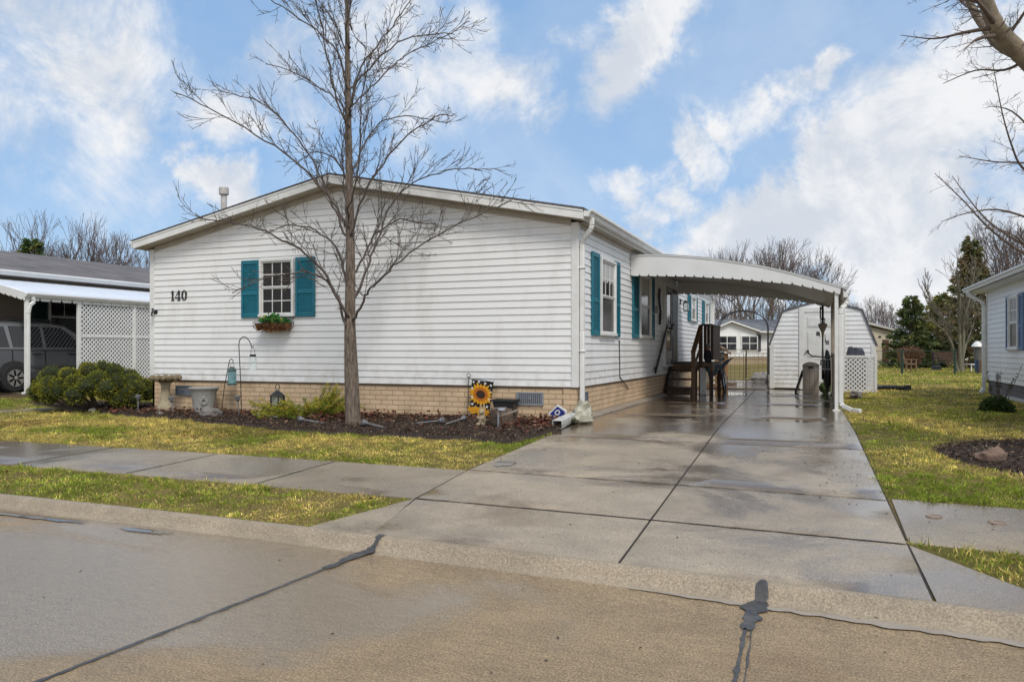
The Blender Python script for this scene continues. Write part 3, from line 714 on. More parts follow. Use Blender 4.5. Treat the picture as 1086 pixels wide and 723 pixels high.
def lattice(mb, pos, t0, t1, z0, z1, pitch=.075, w=.028, o=0, th=.006):
    for sg, oo in ((1, o), (-1, o+th+.001)):
        c = (t0+sg*z0 if sg > 0 else t0-z1) - 2; cmax = (t1+z1 if sg > 0 else t1-z0)
        c = math.floor(c/pitch)*pitch
        while c < cmax + pitch:
            # line t + sg*z = c
            za, zb = z0, z1; ta, tb = c-sg*za, c-sg*zb
            pts = [(ta, za), (tb, zb)]
            def clip(p, q):
                (x0, y0), (x1, y1) = p, q; u0, u1 = 0, 1; dx = x1-x0
                if abs(dx) < 1e-9: return None
                for lim, sgn in ((t0, 1), (t1, -1)):
                    den = dx*sgn; num = (lim-x0)*sgn
                    if den > 0: u0 = max(u0, num/den)
                    else: u1 = min(u1, num/den)
                if u1-u0 < .002: return None
                return (x0+dx*u0, y0+(y1-y0)*u0), (x0+dx*u1, y0+(y1-y0)*u1)
            r = clip(*pts); c += pitch
            if not r: continue
            (x0, y0), (x1, y1) = r; hw = w*.5*.7071
            nx, ny = hw, sg*hw
            q = []
            for oz in (oo, oo+th):
                q += [pos(x0-nx, oz, y0-ny), pos(x0+nx, oz, y0+ny), pos(x1+nx, oz, y1+ny), pos(x1-nx, oz, y1-ny)]
            mb.add(q, [(3,2,1,0),(4,5,6,7),(0,1,5,4),(1,2,6,5),(2,3,7,6),(3,0,4,7)])
    return mb
def gutter_run(mb, x, y0, y1, z, s=1, w=.12, h=.11):
    """K-style gutter running along Y; s = side it hangs on"""
    prof = [(0,0),(0,-h),(s*w*.6,-h),(s*w*.72,-h*.55),(s*w,-h*.35),(s*w,-.0),(s*(w-.012),0),(s*(w-.012),-h*.3),(s*.012,-h*.3),(s*.012,0)]
    mb.prism([(x+a, y0, z+b_) for a, b_ in prof], (0, y1-y0, 0))
def rect_pipe(mb, pts, w=.075, h=.055):
    for p, q in zip(pts, pts[1:]): mb.bar(p, q, w, h, up=(0,1,0))
def digit_1(mb, x, z, w, h, y, d):
    st = w*.30; cx = x+w*.5
    mb.prism([(cx-st/2,y,z+h*.06),(cx+st/2,y,z+h*.06),(cx+st/2,y,z+h),(cx+st*.1,y,z+h),(cx-w*.38,y,z+h*.84),(cx-w*.36,y,z+h*.79),(cx-st/2,y,z+h*.85)], (0,-d,0))
    mb.prism([(cx-w*.36,y+.001,z),(cx+w*.36,y+.001,z),(cx+w*.36,y+.001,z+h*.05),(cx+st*.6,y+.001,z+h*.07),(cx-st*.6,y+.001,z+h*.07),(cx-w*.36,y+.001,z+h*.05)], (0,-d,0))
def digit_4(mb, x, z, w, h, y, d):
    st = w*.26; sx = x+w*.6
    mb.box(sx, y-d, z+h*.05, sx+st, y, z+h)
    mb.box(x+w*.36, y-d*.98, z, x+w*1.0, y+.001, z+h*.055)
    mb.box(x, y-d*1.02, z+h*.25, x+w*1.02, y+.002, z+h*.34)
    mb.prism([(x,y+.003,z+h*.34),(x+w*.12,y+.003,z+h*.34),(sx+st*.6,y+.003,z+h*.93),(sx+st*.6,y+.003,z+h),(sx+st*.2,y+.003,z+h)], (0,-d*.96,0))
def digit_0(mb, x, z, w, h, y, d, n=32):
    cx, cz = x+w/2, z+h/2
    for k in range(n):
        a, b_ = 2*math.pi*k/n, 2*math.pi*(k+1)/n
        q = []
        for t in (a, b_):
            q.append((cx+w*.5*math.cos(t), y, cz+h*.5*math.sin(t))); q.append((cx+w*.22*math.cos(t), y, cz+h*.445*math.sin(t)))
        mb.prism([q[0], q[2], q[3], q[1]], (0,-d,0))

# ---------------------------------------------------------------- the main home
HL, HR, HB = -8.14, 0.0, 14.62
def zr(x): return 3.87-.2*abs(x+4.07)
home = T('manufactured_home', 'white single-storey home with teal shutters and tan brick skirting behind the bare front tree', 'house', (0,0,0))
gp, sp_ = plane_y(0), plane_x(0)
mb = MB()
def gr(z):
    h = (zr(-4.07)-.17-z)/.2
    if h <= .02: return None
    h = min(4.07, h); return (-4.07-h, -4.07+h)
siding(mb, gp, gr, .49, 3.70)
siding(mb, sp_, lambda z: (0, HB), .49, 2.88)
siding(mb, plane_x(HL,-1), lambda z: (0, HB), .49, 2.88, flip=True)
siding(mb, plane_y(HB,1), gr, .49, 3.70, flip=True)
P('wall', mb, sid, home)
t = .02
for (x, y) in ((0,0),(HL,0),(0,HB),(HL,HB)):
    mb = MB(); sx = -1 if x == 0 else 1; sy = 1 if y == 0 else -1
    mb.box(x-sx*t, y-sy*t, .485, x+sx*.085, y-sy*0, 2.865); mb.box(x-sx*t, y, .486, x, y+sy*.085, 2.864)
    P('corner_trim', mb, trim, home, bevel=.005)
mb = MB()
mb.box(HL+.018,.02,-.3,HR-.018,.06,.478); mb.box(HR-.058,.02,-.299,HR-.018,HB-.02,.477); mb.box(HL+.018,.02,-.298,HL+.058,HB-.02,.4765); mb.box(HL+.02,HB-.06,-.297,HR-.02,HB-.021,.476)
mb.box(-.22,.004,-.3,-.004,.03,.474)
sk = P('skirting', mb, brick, home)
mb = MB(); mb.box(HL+.01,-.004,.474,HR-.01,.06,.489); mb.box(HR-.06,0,.4745,HR+.004,HB,.488); P('starter_strip', mb, M('brown_strip', (.16,.10,.065), rough=.6), home)
mb = MB(); mb.prism([(-.017,.0,-.1),(.10,.0,-.1),(.10,.0,.035),(.06,0,.05),(-.017,.0,.075)], (0,10.2,0)); P('footing', mb, mortar_c, home, bevel=.008)
def skirt_vent(pos, t0, t1, z0, z1, o, slats):
    mb = MB(); f = .022
    fbox(mb,pos,t0,t1,o,o+.012,z0,z1)
    for a, b_, c, d in ((t0,t0+f,z0,z1),(t1-f,t1,z0,z1),(t0+f,t1-f,z0,z0+f),(t0+f,t1-f,z1-f,z1)): fbox(mb,pos,a,b_,o+.012,o+.024,c,d)
    if slats:
        n = 12
        for k in range(n):
            u = t0+f+(t1-t0-2*f)*(k+.5)/n; fbox(mb,pos,u-.008,u+.008,o+.012,o+.021,z0+f,z1-f)
    m_ = (t0+t1)/2; zz = (z0+z1)/2; fbox(mb,pos,m_-.018,m_+.018,o+.0125,o+.03,zz-.01,zz+.01)
    v = P('skirt_vent', mb, grayvent if not slats else M('pale_vent', (.27,.29,.32), rough=.5), sk, bevel=.002)
    if slats:
        mb = MB(); fbox(mb,pos,t0+f,t1-f,o+.0122,o+.0135,z0+f,z1-f); P('vent_opening', mb, dark, sk)
    return v
skirt_vent(plane_y(.02), -7.56,-7.19,.21,.39,0,False); skirt_vent(plane_y(.02), -.94,-.52,.21,.405,0,True); skirt_vent(plane_x(-.018), .30,.56,.19,.405,0,False)
# roof: two shingled slopes, white rake boards, closed soffits
X0, X1, Y0, Y1 = HL-.17, HR+.16, -.26, HB+.26
mb = MB(); xs = [X0, -4.07, X1]
prof = [(X0-.02,zr(X0-.02)),( -4.07,zr(-4.07)),(X1+.02,zr(X1+.02)),(X1+.02,zr(X1+.02)-.028),(-4.07,zr(-4.07)-.028),(X0-.02,zr(X0-.02)-.028)]
mb.prism([(x, Y0-.012, z) for x, z in prof], (0, Y1-Y0+.024, 0)); roof = P('roof', mb, shingle, home)
mb = MB()
for (yy, dy, o0, o1) in ((Y0,.02,.029,.165),(Y0-.008,.008,.0285,.06),(Y1-.02,.02,.029,.165)):
    for a, b_ in ((X0,-4.07),(-4.07,X1)): mb.prism([(a,yy,zr(a)-o0),(b_,yy,zr(b_)-o0),(b_,yy,zr(b_)-o1),(a,yy,zr(a)-o1)], (0,dy,0))
mb.box(X0-.001,Y0+.02,zr(X0)-.165,X0+.02,Y1-.02,zr(X0)-.03); mb.box(X1-.02,Y0+.02,zr(X1)-.165,X1+.001,Y1-.02,zr(X1)-.03)
P('fascia', mb, trim, home, bevel=.003)
mb = MB()
for a, b_ in ((X0+.02,-4.07),(-4.07,X1-.02)): mb.prism([(a,Y0+.02,zr(a)-.158),(b_,Y0+.02,zr(b_)-.158),(b_,Y0+.02,zr(b_)-.166),(a,Y0+.02,zr(a)-.166)], (0,.3,0))
zz = zr(X1)-.16; mb.box(X1-.17,.03,zz-.008,X1-.02,HB,zz); mb.box(X0+.02,.03,zz-.008,X0+.18,HB,zz)
P('soffit', mb, frieze, home)
mb = MB()
for a, b_ in ((HL+.09,-4.07),(-4.07,HR-.09)): mb.prism([(a,-.022,zr(a)-.17),(b_,-.022,zr(b_)-.17),(b_,-.022,zr(b_)-.255),(a,-.022,zr(a)-.255)], (0,.02,0))
mb.box(.001,.09,2.79,.022,HB-.09,2.873)
P('frieze', mb, frieze, home)
mb = MB(); gutter_run(mb, X1+.003, Y0+.03, Y1-.05, zr(X1)-.015)
gut = P('gutter', mb, trim, home, bevel=.003)
mb = MB(); gutter_run(mb, X0-.003, Y0+.03, Y1-.05, zr(X0)-.015, -1); P('gutter', mb, trim, home, bevel=.003)
mb = MB(); rect_pipe(mb, [(.235,-.06,2.90),(.235,-.06,2.80),(.215,-.05,2.74),(.09,.02,2.62),(.062,.05,2.56),(.062,.05,1.3),(.062,.05,.20)], .066, .056)
mb.box(.015,.005,2.2,.11,.095,2.22); mb.box(.015,.005,1.0,.11,.095,1.02)
P('downspout', mb, trim, gut, bevel=.012)
mb = MB(); rect_pipe(mb, [(.235,14.5,2.90),(.235,14.5,2.80),(.1,14.6,2.6),(.062,14.62,2.5),(.062,14.62,.1)], .085, .07); P('downspout', mb, trim, gut, bevel=.01)
mb = MB(); fx, fy = -7.0, .6; mb.lathe([(.055,zr(fx)-.1),(.055,3.90),(.053,3.92)], (fx,fy,0), 16); mb.lathe([(.085,3.90),(.088,3.92),(.088,4.02),(.07,4.04)], (fx,fy,0), 16)
P('flue_pipe', mb, M('pale_galvanised', (.55,.52,.50), (.40,.37,.35), rough=.5, scale=14), roof)
# openings
window(home, gp, -5.64,-4.93,1.60,2.57, (3,2,True), glass_m, glass_m)
shutter(home, gp, -6.04,-5.66,1.58,2.565, teal); shutter(home, gp, -4.905,-4.515,1.58,2.575, teal)
window(home, sp_, 1.13,2.06,1.27,2.50, (3,2,False), glass, glass_m, cur=True)
shutter(home, sp_, .67,1.10,1.25,2.53, teal); shutter(home, sp_, 2.09,2.42,1.25,2.53, teal)
window(home, sp_, 3.96,4.98,1.27,2.50, None, glass_c, glass_m, cur=True)
shutter(home, sp_, 3.42,3.92,1.25,2.53, teal); shutter(home, sp_, 5.02,5.40,1.25,2.53, teal)
for a in (9.85, 12.5):
    shutter(home, sp_, a,a+.42,1.80,2.50, teal); window(home, sp_, a+.45,a+1.22,1.82,2.48, None, glass_c, glass_m, cur=True); shutter(home, sp_, a+1.25,a+1.62,1.80,2.50, teal)
# door: white casing, grey storm door half open, dark doorway
mb = MB(); fbox(mb,sp_,6.50,6.60,.0,.05,.70,2.55); fbox(mb,sp_,8.10,8.20,.0,.05,.70,2.55); fbox(mb,sp_,6.60,8.10,.0,.05,2.46,2.55); fbox(mb,sp_,6.5,8.2,0,.09,.655,.70)
P('door_casing', mb, trim, home, bevel=.004)
mb = MB(); fbox(mb,sp_,6.60,8.10,.004,.0185,.70,2.46)
P('doorway', mb, M('doorway_dark', (.03,.03,.034), rough=.5), home)
mb = MB(); fbox(mb,sp_,7.36,8.08,.0187,.04,.71,2.45)
for z0, z1 in ((.85,1.35),(1.5,2.3)): fbox(mb,sp_,7.46,7.98,.04,.048,z0,z1)
fd = P('front_door', mb, M('dark_grey_door', (.06,.065,.075), rough=.4), home, bevel=.004)
mb = MB(); mb.ball((.075,7.45,1.62),.03); P('handle', mb, galv, fd)
mb = MB(); fbox(mb,sp_,6.62,6.70,.02,.055,.71,2.45); fbox(mb,sp_,7.26,7.34,.02,.055,.71,2.45); fbox(mb,sp_,6.70,7.26,.02,.055,2.35,2.45); fbox(mb,sp_,6.70,7.26,.02,.055,.71,1.0); fbox(mb,sp_,6.70,7.26,.02,.056,1.55,1.62)
sd = P('storm_door', mb, M('pale_grey_door', (.36,.37,.38), rough=.35), home, bevel=.004)
mb = MB(); fbox(mb,sp_,6.70,7.26,.03,.038,1.62,2.35); fbox(mb,sp_,6.70,7.26,.0301,.0379,1.0,1.55); P('pane', mb, glass, sd)
mb = MB(); fbox(mb,sp_,7.22,7.25,.055,.09,1.5,1.62); P('handle', mb, black, sd)
# carriage lamp right of the door
mb = MB(); mb.box(.0,8.66,2.16,.03,8.76,2.30); mb.tube([(.03,8.71,2.26),(.10,8.71,2.25),(.15,8.71,2.265),(.15,8.71,2.24)], .008, 8)
mb.lathe([(.005,2.26),(.035,2.245),(.085,2.20),(.088,2.19)], (.15,8.71,0), 8); mb.lathe([(.06,1.98),(.07,1.99),(.07,2.0)], (.15,8.71,0), 8)
for k in range(4):
    a = math.pi/4+k*math.pi/2; mb.tube([(.15+.066*math.cos(a),8.71+.066*math.sin(a),2.0),(.15+.08*math.cos(a),8.71+.08*math.sin(a),2.19)], .007, 5)
pl = P('porch_lamp', mb, black, home)
mb = MB(); mb.lathe([(.058,2.0),(.07,2.185)], (.15,8.71,0), 8); P('lamp_glass', mb, clear, pl)
mb = MB(); digit_1(mb,-7.67,1.915,.115,.185,-.004,.018); digit_4(mb,-7.555,1.915,.125,.185,-.004,.018); digit_0(mb,-7.405,1.915,.125,.185,-.004,.018); P('house_number', mb, bplastic, home, bevel=.002)
mb = MB(); mb.lathe([(.045,0),(.045,.012),(.02,.016)], (0,0,0), 12); mb2 = MB(); mb2.v = [(-8.02+x, -.007-z, 1.72+y) for x, y, z in mb.v]; mb2.f = mb.f
mb2.tube([(-8.02,-.02,1.72),(-8.02,-.09,1.72),(-8.0,-.12,1.70),(-7.99,-.13,1.64)], .017, 8); mb2.ball((-8.02,-.08,1.765),(.035,.012,.02)); mb2.tube([(-8.02,-.08,1.72),(-8.02,-.08,1.76)], .008, 6)
P('spigot', mb2, black, home)
mb = MB(); mb.tube([(.02,2.42,1.16),(.022,2.44,.80),(.022,2.45,.56),(.012,2.75,.46),(-.006,3.2,.33)], .009, 6); mb.box(.012,2.40,1.15,.03,2.44,1.19)
P('cable', mb, black, home)
# black scrolled ornament beside the door
mb = MB(); 
for k in range(9):
    a = k*.7; mb.ball((.035, 6.0+.07*math.sin(a), 1.62+k*.085), (.02,.055+.02*(k%2),.055))
mb.box(.012,5.97,1.58,.03,6.03,2.36)
TM('wall_ornament', mb, black, 'black scrolled metal ornament hung on the white siding beside the door', 'wall ornament', (.02,6.0,1.6))
mb = MB(); mb.box(.012,5.6,1.80,.07,5.72,1.95); TM('doorbell_box', mb, M('grey_box', (.45,.45,.44), rough=.5), 'small pale utility box on the siding between window and door', 'utility box', (.02,5.66,1.87), bevel=.008)

# ---------------------------------------------------------------- carport
arc = lerpf([(0,2.77),(.55,2.755),(.89,2.72),(1.39,2.655),(1.87,2.57),(2.34,2.47),(2.8,2.34),(3.25,2.19),(3.61,2.07),(3.72,2.03)])
def arcs(x): return (arc(x-.12)+arc(x)+arc(x+.12))/3 if .12 < x < 3.6 else arc(x)
vb = lerpf([(0,2.39),(.4,2.37),(1.1,2.335),(1.87,2.265),(2.8,2.145),(3.25,2.04),(3.61,1.94)])
CY0, CY1 = 3.30, 8.25
carp = T('carport', 'white carport with arched roof and scalloped valance over the driveway', 'carport', (3.5,3.4,0))
mb = MB(); nx = 26; xs = [.03+3.64*k/nx for k in range(nx+1)]
ysr = []
y = CY0+.02
while y < CY1-.02:
    ysr += [(y,0),(y+.22,0),(y+.235,.035),(y+.275,.035),(y+.29,0)]; y += .29
ysr = [(a,b_) for a, b_ in ysr if a < CY1-.03] + [(CY1-.02,0)]
for (yy, h) in ysr:
    for x in xs: mb.v.append((x, yy, arcs(x)-.075+h))
n = nx+1
for j in range(len(ysr)-1):
    for i in range(nx): mb.f.append((j*n+i, j*n+i+1, (j+1)*n+i+1, (j+1)*n+i))
rf = P('roof', mb, M('aluminium_pan', (.62,.60,.56), (.42,.40,.36), rough=.45, scale=1.3, stretch=(.6,4,1)), carp, sharp=25)
sol = rf.modifiers.new('thick', 'SOLIDIFY'); sol.thickness = .012
def valance(y0, d):
    mb = MB(); w = .164; k = 0; x = .015
    while x < 3.55:
        x1 = min(x+w, 3.565); zb = vb(x); zb1 = vb(x1); c = .022; h = .045
        pts = [(x,arcs(x)-.012),(x1,arcs(x1)-.012),(x1,zb1+h),(x1-c*.3,zb1+h*.5),(x1-c,zb1),(x+c,zb),(x+c*.3,zb+h*.5),(x,zb+h)]
        mb.prism([(a, y0, z) for a, z in pts], (0, d, 0)); x += w
    mb2 = mb
    for a, b_ in zip(xs, xs[1:]):
        if b_ < 3.7: mb2.prism([(a,y0-.012,arcs(a)+.004),(b_,y0-.012,arcs(b_)+.004),(b_,y0-.012,arcs(b_)-.018),(a,y0-.012,arcs(a)-.018)], (0,d+.024,0))
    return P('valance', mb, trim2, carp)
valance(CY0-.0, .008); valance(CY1-.008, .008)
brown = M('bronze_trim', (.16,.12,.08), (.1,.08,.06), rough=.5)
mb = MB()
for a, b_ in zip(xs, xs[1:]): mb.prism([(a,CY0-.016,arcs(a)+.0125),(b_,CY0-.016,arcs(b_)+.0125),(b_,CY0-.016,arcs(b_)+.0045),(a,CY0-.016,arcs(a)+.0045)], (0,CY1-CY0+.032,0))
P('roof_edge', mb, M('roof_top_metal', (.45,.44,.42), (.3,.29,.27), rough=.5), carp)
mb = MB(); gutter_run(mb, 3.60, CY0-.02, CY1+.02, 2.03, 1, .12, .13); cg = P('gutter', mb, trim2, carp, bevel=.003)
mb = MB(); mb.box(3.575,CY0-.022,1.86,3.605,CY1,2.045); P('beam', mb, brown, carp)
mb = MB(); rect_pipe(mb, [(3.66,3.44,1.93),(3.66,3.42,1.84),(3.64,3.40,1.79),(3.575,3.36,1.72),(3.57,3.35,1.62),(3.57,3.35,.14),(3.60,3.33,.09),(3.74,3.20,.035),(3.86,3.10,.03)], .075, .06)
P('downspout', mb, trim, cg, bevel=.012)
for yy in (3.36, 5.0, 6.65, 8.18):
    mb = MB(); mb.box(3.47,yy-.035,.0,3.53,yy+.035,vb(3.5)+.04); mb.box(3.44,yy-.06,.0,3.56,yy+.06,.03); P('post', mb, trim if yy < 4 else M('beige_post', (.42,.36,.29), (.34,.29,.23), rough=.6), carp, bevel=.006)
mb = MB(); lattice(mb, plane_x(3.50), 3.42, 8.1, .08, .92, .07, .032, -.008); mb.box(3.485,3.40,.03,3.515,8.14,.08); mb.box(3.485,3.40,.92,3.515,8.14,.97)
P('lattice', mb, M('beige_lattice', (.55,.49,.41), (.45,.40,.33), rough=.6), carp)

# ---------------------------------------------------------------- shed with gambrel roof
SX, SY = 3.28, 10.6
shed = T('garden_shed', 'white vinyl shed with gambrel roof and panelled door at the end of the driveway', 'shed', (SX,SY,0))
hw = 1.24
def shr(z):
    if z < 1.18: return (SX-hw, SX+hw)
    if z < 2.03: k = (z-1.18)/(2.03-1.18); h = 1.24+(.93-1.24)*k; return (SX-h, SX+h)
    if z < 2.31: k = (z-2.03)/.28; h = .93*(1-k); return (SX-h, SX+h) if h > .02 else None
    return None
mb = MB(); siding(mb, plane_y(SY), shr, .05, 2.32, .115); 
mb.box(SX-hw,SY+.02,.04,SX+hw,SY+2.9,1.18); mb.prism([(SX-1.24,SY+.019,1.18),(SX+1.24,SY+.019,1.18),(SX+.93,SY+.019,2.03),(SX,SY+.019,2.31),(SX-.93,SY+.019,2.03)], (0,2.88,0))
P('wall', mb, sid_n, shed)
mb = MB(); out = [(-1.31,1.13),(-.96,2.055),(0,2.345),(.96,2.055),(1.31,1.13)]; inn = [(1.265,1.13),(.925,2.03),(0,2.31),(-.925,2.03),(-1.265,1.13)]
for i in range(4): mb.prism([(SX+out[i][0],SY-.04,out[i][1]),(SX+out[i+1][0],SY-.04,out[i+1][1]),(SX+inn[3-i][0],SY-.04,inn[3-i][1]),(SX+inn[4-i][0],SY-.04,inn[4-i][1])], (0,3.0,0))
P('roof', mb, shingle, shed)
mb = MB()
mb.box(SX-hw-.02,SY-.022,.03,SX-hw+.09,SY+.0,1.17); P('corner_trim', mb, trim, shed)
mb = MB(); mb.box(SX+hw-.09,SY-.022,.03,SX+hw+.02,SY+.0,1.17); P('corner_trim', mb, trim, shed)
mb = MB(); dx0, dx1 = 2.86, 3.72
mb.box(dx0-.12,SY-.035,.04,dx0,SY,2.12); mb.box(dx1,SY-.035,.04,dx1+.12,SY,2.12); mb.box(dx0,SY-.035,2.0,dx1,SY-.0,2.12); mb.box(dx0-.1,SY-.05,.02,dx1+.1,SY,.06)
P('door_casing', mb, trim, shed, bevel=.004)
mb = MB(); mb.box(dx0,SY-.02,.06,dx1,SY-.002,2.0)
dw = dx1-dx0
for (c0, c1) in ((.1,.46),(.54,.9)):
    for (z0, z1) in ((.2,.72),(.86,1.5),(1.62,1.88)):
        mb.box(dx0+dw*c0,SY-.032,z0,dx0+dw*c1,SY-.02,z1); mb.box(dx0+dw*c0+.03,SY-.037,z0+.03,dx0+dw*c1-.03,SY-.031,z1-.03)
sdoor = P('door', mb, trim, shed, bevel=.006)
mb = MB(); mb.ball((dx0+.07,SY-.06,1.0),.03); P('handle', mb, galv, sdoor)

# lattice screen right of the shed, with a covered grill behind it
scr = T('lattice_screen', 'low white lattice screen standing in front of the right corner of the shed', 'screen', (4.2,9.85,0))
ly = plane_y(9.85)
mb = MB(); lattice(mb, ly, 3.80, 4.46, .05, .84, .105, .034); P('lattice', mb, trim2, scr)
mb = MB(); fbox(mb,ly,3.78,4.46,-.012,.022,.84,.90); fbox(mb,ly,3.78,4.46,-.012,.022,.0,.05); fbox(mb,ly,4.46,4.52,-.02,.03,-.02,.92); fbox(mb,ly,3.74,3.80,-.02,.03,-.02,.92); fbox(mb,ly,4.28,4.33,-.03,-.004,0,.9)
P('frame', mb, trim, scr, bevel=.003)
mb = MB(); vs = []
for j in range(13):
    for i in range(17):
        u, v = i/16, j/12; x = 3.82+.5*u; y = 10.08+.38*v; e = min(u,1-u,v,1-v)
        z = .6+.50*min(1,(e*6))**.5 + .06*mnoise.noise(Vector((x*9,y*9,2))) + .03*mnoise.noise(Vector((x*22,y*14,2))) - .06*u
        mb.v.append((x,y,z))
for j in range(12):
    for i in range(16): mb.f.append((j*17+i,j*17+i+1,(j+1)*17+i+1,(j+1)*17+i))
mb.box(3.825,10.09,.0,4.31,10.45,.61)
gl = TM('covered_grill', mb, tarp, 'grill wrapped in a crumpled blue-black cover behind the lattice screen', 'grill', (4.07,10.27,0))
# ---------------------------------------------------------------- porch steps
st = T('porch_steps', 'brown wooden porch steps with newel post and tall plank screen below the side door', 'porch', (.5,7.2,0))
mb = MB()
for k, z in enumerate((.20,.385,.57)): mb.box(.03,6.56+.27*k,z-.035,.62,6.86+.27*k,z)
P('tread', mb, wood, st, bevel=.006)
mb = MB()
for s in (.03,.58):
    mb.prism([(s,6.60,0),(s,7.4,0),(s,7.4,.60),(s,7.15,.55),(s,6.88,.36),(s,6.60,.17)], (.04,0,0))
for k, z in enumerate((.165,.35,.535)): 
    if k == 0: mb.box(.075,6.60+.27*k,z-.13,.575,6.62+.27*k,z)
P('stringer', mb, wood, st, bevel=.004)
mb = MB()
for k in range(11): mb.box(.03,7.34+.152*k,.715,.97,7.34+.152*k+.143,.75)
P('landing', mb, wood, st, bevel=.004)
mb = MB(); mb.box(.03,7.36,.56,.96,7.40,.713); mb.box(.93,7.40,.56,.968,8.98,.712); P('rim_board', mb, wood_l, st, bevel=.004)
for (x, y, z) in ((.64,6.66,.98),(.70,7.38,1.60),(.93,8.9,.56),(.93,7.44,.56)):
    mb = MB(); mb.box(x-.042,y-.042,0,x+.042,y+.042,z); P('post', mb, wood_l if z > .9 and z < 1.2 else wood, st, bevel=.006)
mb = MB(); mb.bar((.64,6.62,.97),(.70,7.38,1.57),.10,.04); mb.bar((.64,6.68,.62),(.70,7.36,1.1),.03,.08); P('handrail', mb, wood_l, st, bevel=.005)
mb = MB()
for k in range(3): mb.box(.765+.075*k,7.37,.80,.765+.075*k+.068,7.40,1.62-.02*k)
for k in range(9): mb.box(.925,7.42+.17*k,.80,.95,7.42+.17*k+.155,1.58)
mb.box(.70,7.345,1.585,.96,7.43,1.625); mb.box(.915,7.43,1.585,.965,8.95,1.62)
P('plank_screen', mb, wood, st, bevel=.004)
mb = MB(); mb.bar((.06,5.36,.56),(.06,6.72,1.58),.035,.07); mb.box(.0,6.68,1.48,.06,6.72,1.53); mb.box(.0,5.48,.62,.06,5.52,.67); mb.bar((.05,6.55,.05),(.05,7.3,.80),.04,.07)
P('wall_rail', mb, black, st, bevel=.005)
mb = MB(); pts = [(.69,7.30,.0)]; n = 14
for k in range(n): pts += [(.82,7.30,.62*k/n+.0),(.85,7.30,.62*(k+.5)/n)]
pts += [(.82,7.30,.62),(.69,7.30,.62)]
mb.prism(pts, (0,.02,0)); P('skirt_board', mb, trim, st)
# dark teal cloth hanging from the landing
mb = MB()
for j in range(9):
    for i in range(11):
        u, v = i/10, j/8
        a = Vector((.80,7.22,.64)).lerp(Vector((1.28,8.55,.86)), u); b_ = Vector((.90,7.24,.33)).lerp(Vector((1.15,8.5,.70)), u)
        p = a.lerp(b_, v); q = .04*math.sin(u*14+v*3); mb.v.append((p.x+q, p.y-q, p.z-.06*math.sin(u*math.pi)*(1-v)))
for j in range(8):
    for i in range(10): mb.f.append((j*11+i,j*11+i+1,(j+1)*11+i+1,(j+1)*11+i))
cl = TM('draped_cloth', mb, tealtarp, 'dark teal cloth hanging slack from the edge of the porch landing', 'cloth', (1.0,7.6,.6)); so_ = cl.modifiers.new('thick','SOLIDIFY'); so_.thickness = .008
# small figurine on the landing
fg = T('figurine', 'small figurine in a dark coat and grey hat on the porch landing', 'figurine', (.99,7.55,.75))
mb = MB(); mb.lathe([(.05,.0),(.075,.02),(.085,.12),(.06,.24),(.03,.275)], (.87,7.36,.75), 14); mb.tube([(.81,7.34,.97),(.785,7.31,.88),(.82,7.28,.83)], [.025,.022,.018], 8); mb.tube([(.92,7.34,.97),(.945,7.31,.88),(.91,7.28,.83)], [.025,.022,.018], 8)
ORG[fg.name] = (.99,7.55,.75)
P('coat', mb, M('navy_coat', (.02,.022,.03), rough=.7), fg)
mb = MB(); mb.ball((.87,7.345,1.065), (.045,.045,.055), 12, 10, .1, 3); mb.ball((.87,7.298,1.06), .012, 8, 6); P('head', mb, M('doll_skin', (.5,.26,.18), rough=.6), fg)
mb = MB(); mb.lathe([(.075,1.085),(.05,1.10),(.04,1.15),(.015,1.175)], (.87,7.35,0), 12); P('hat', mb, M('grey_felt', (.25,.25,.25), rough=.9), fg)

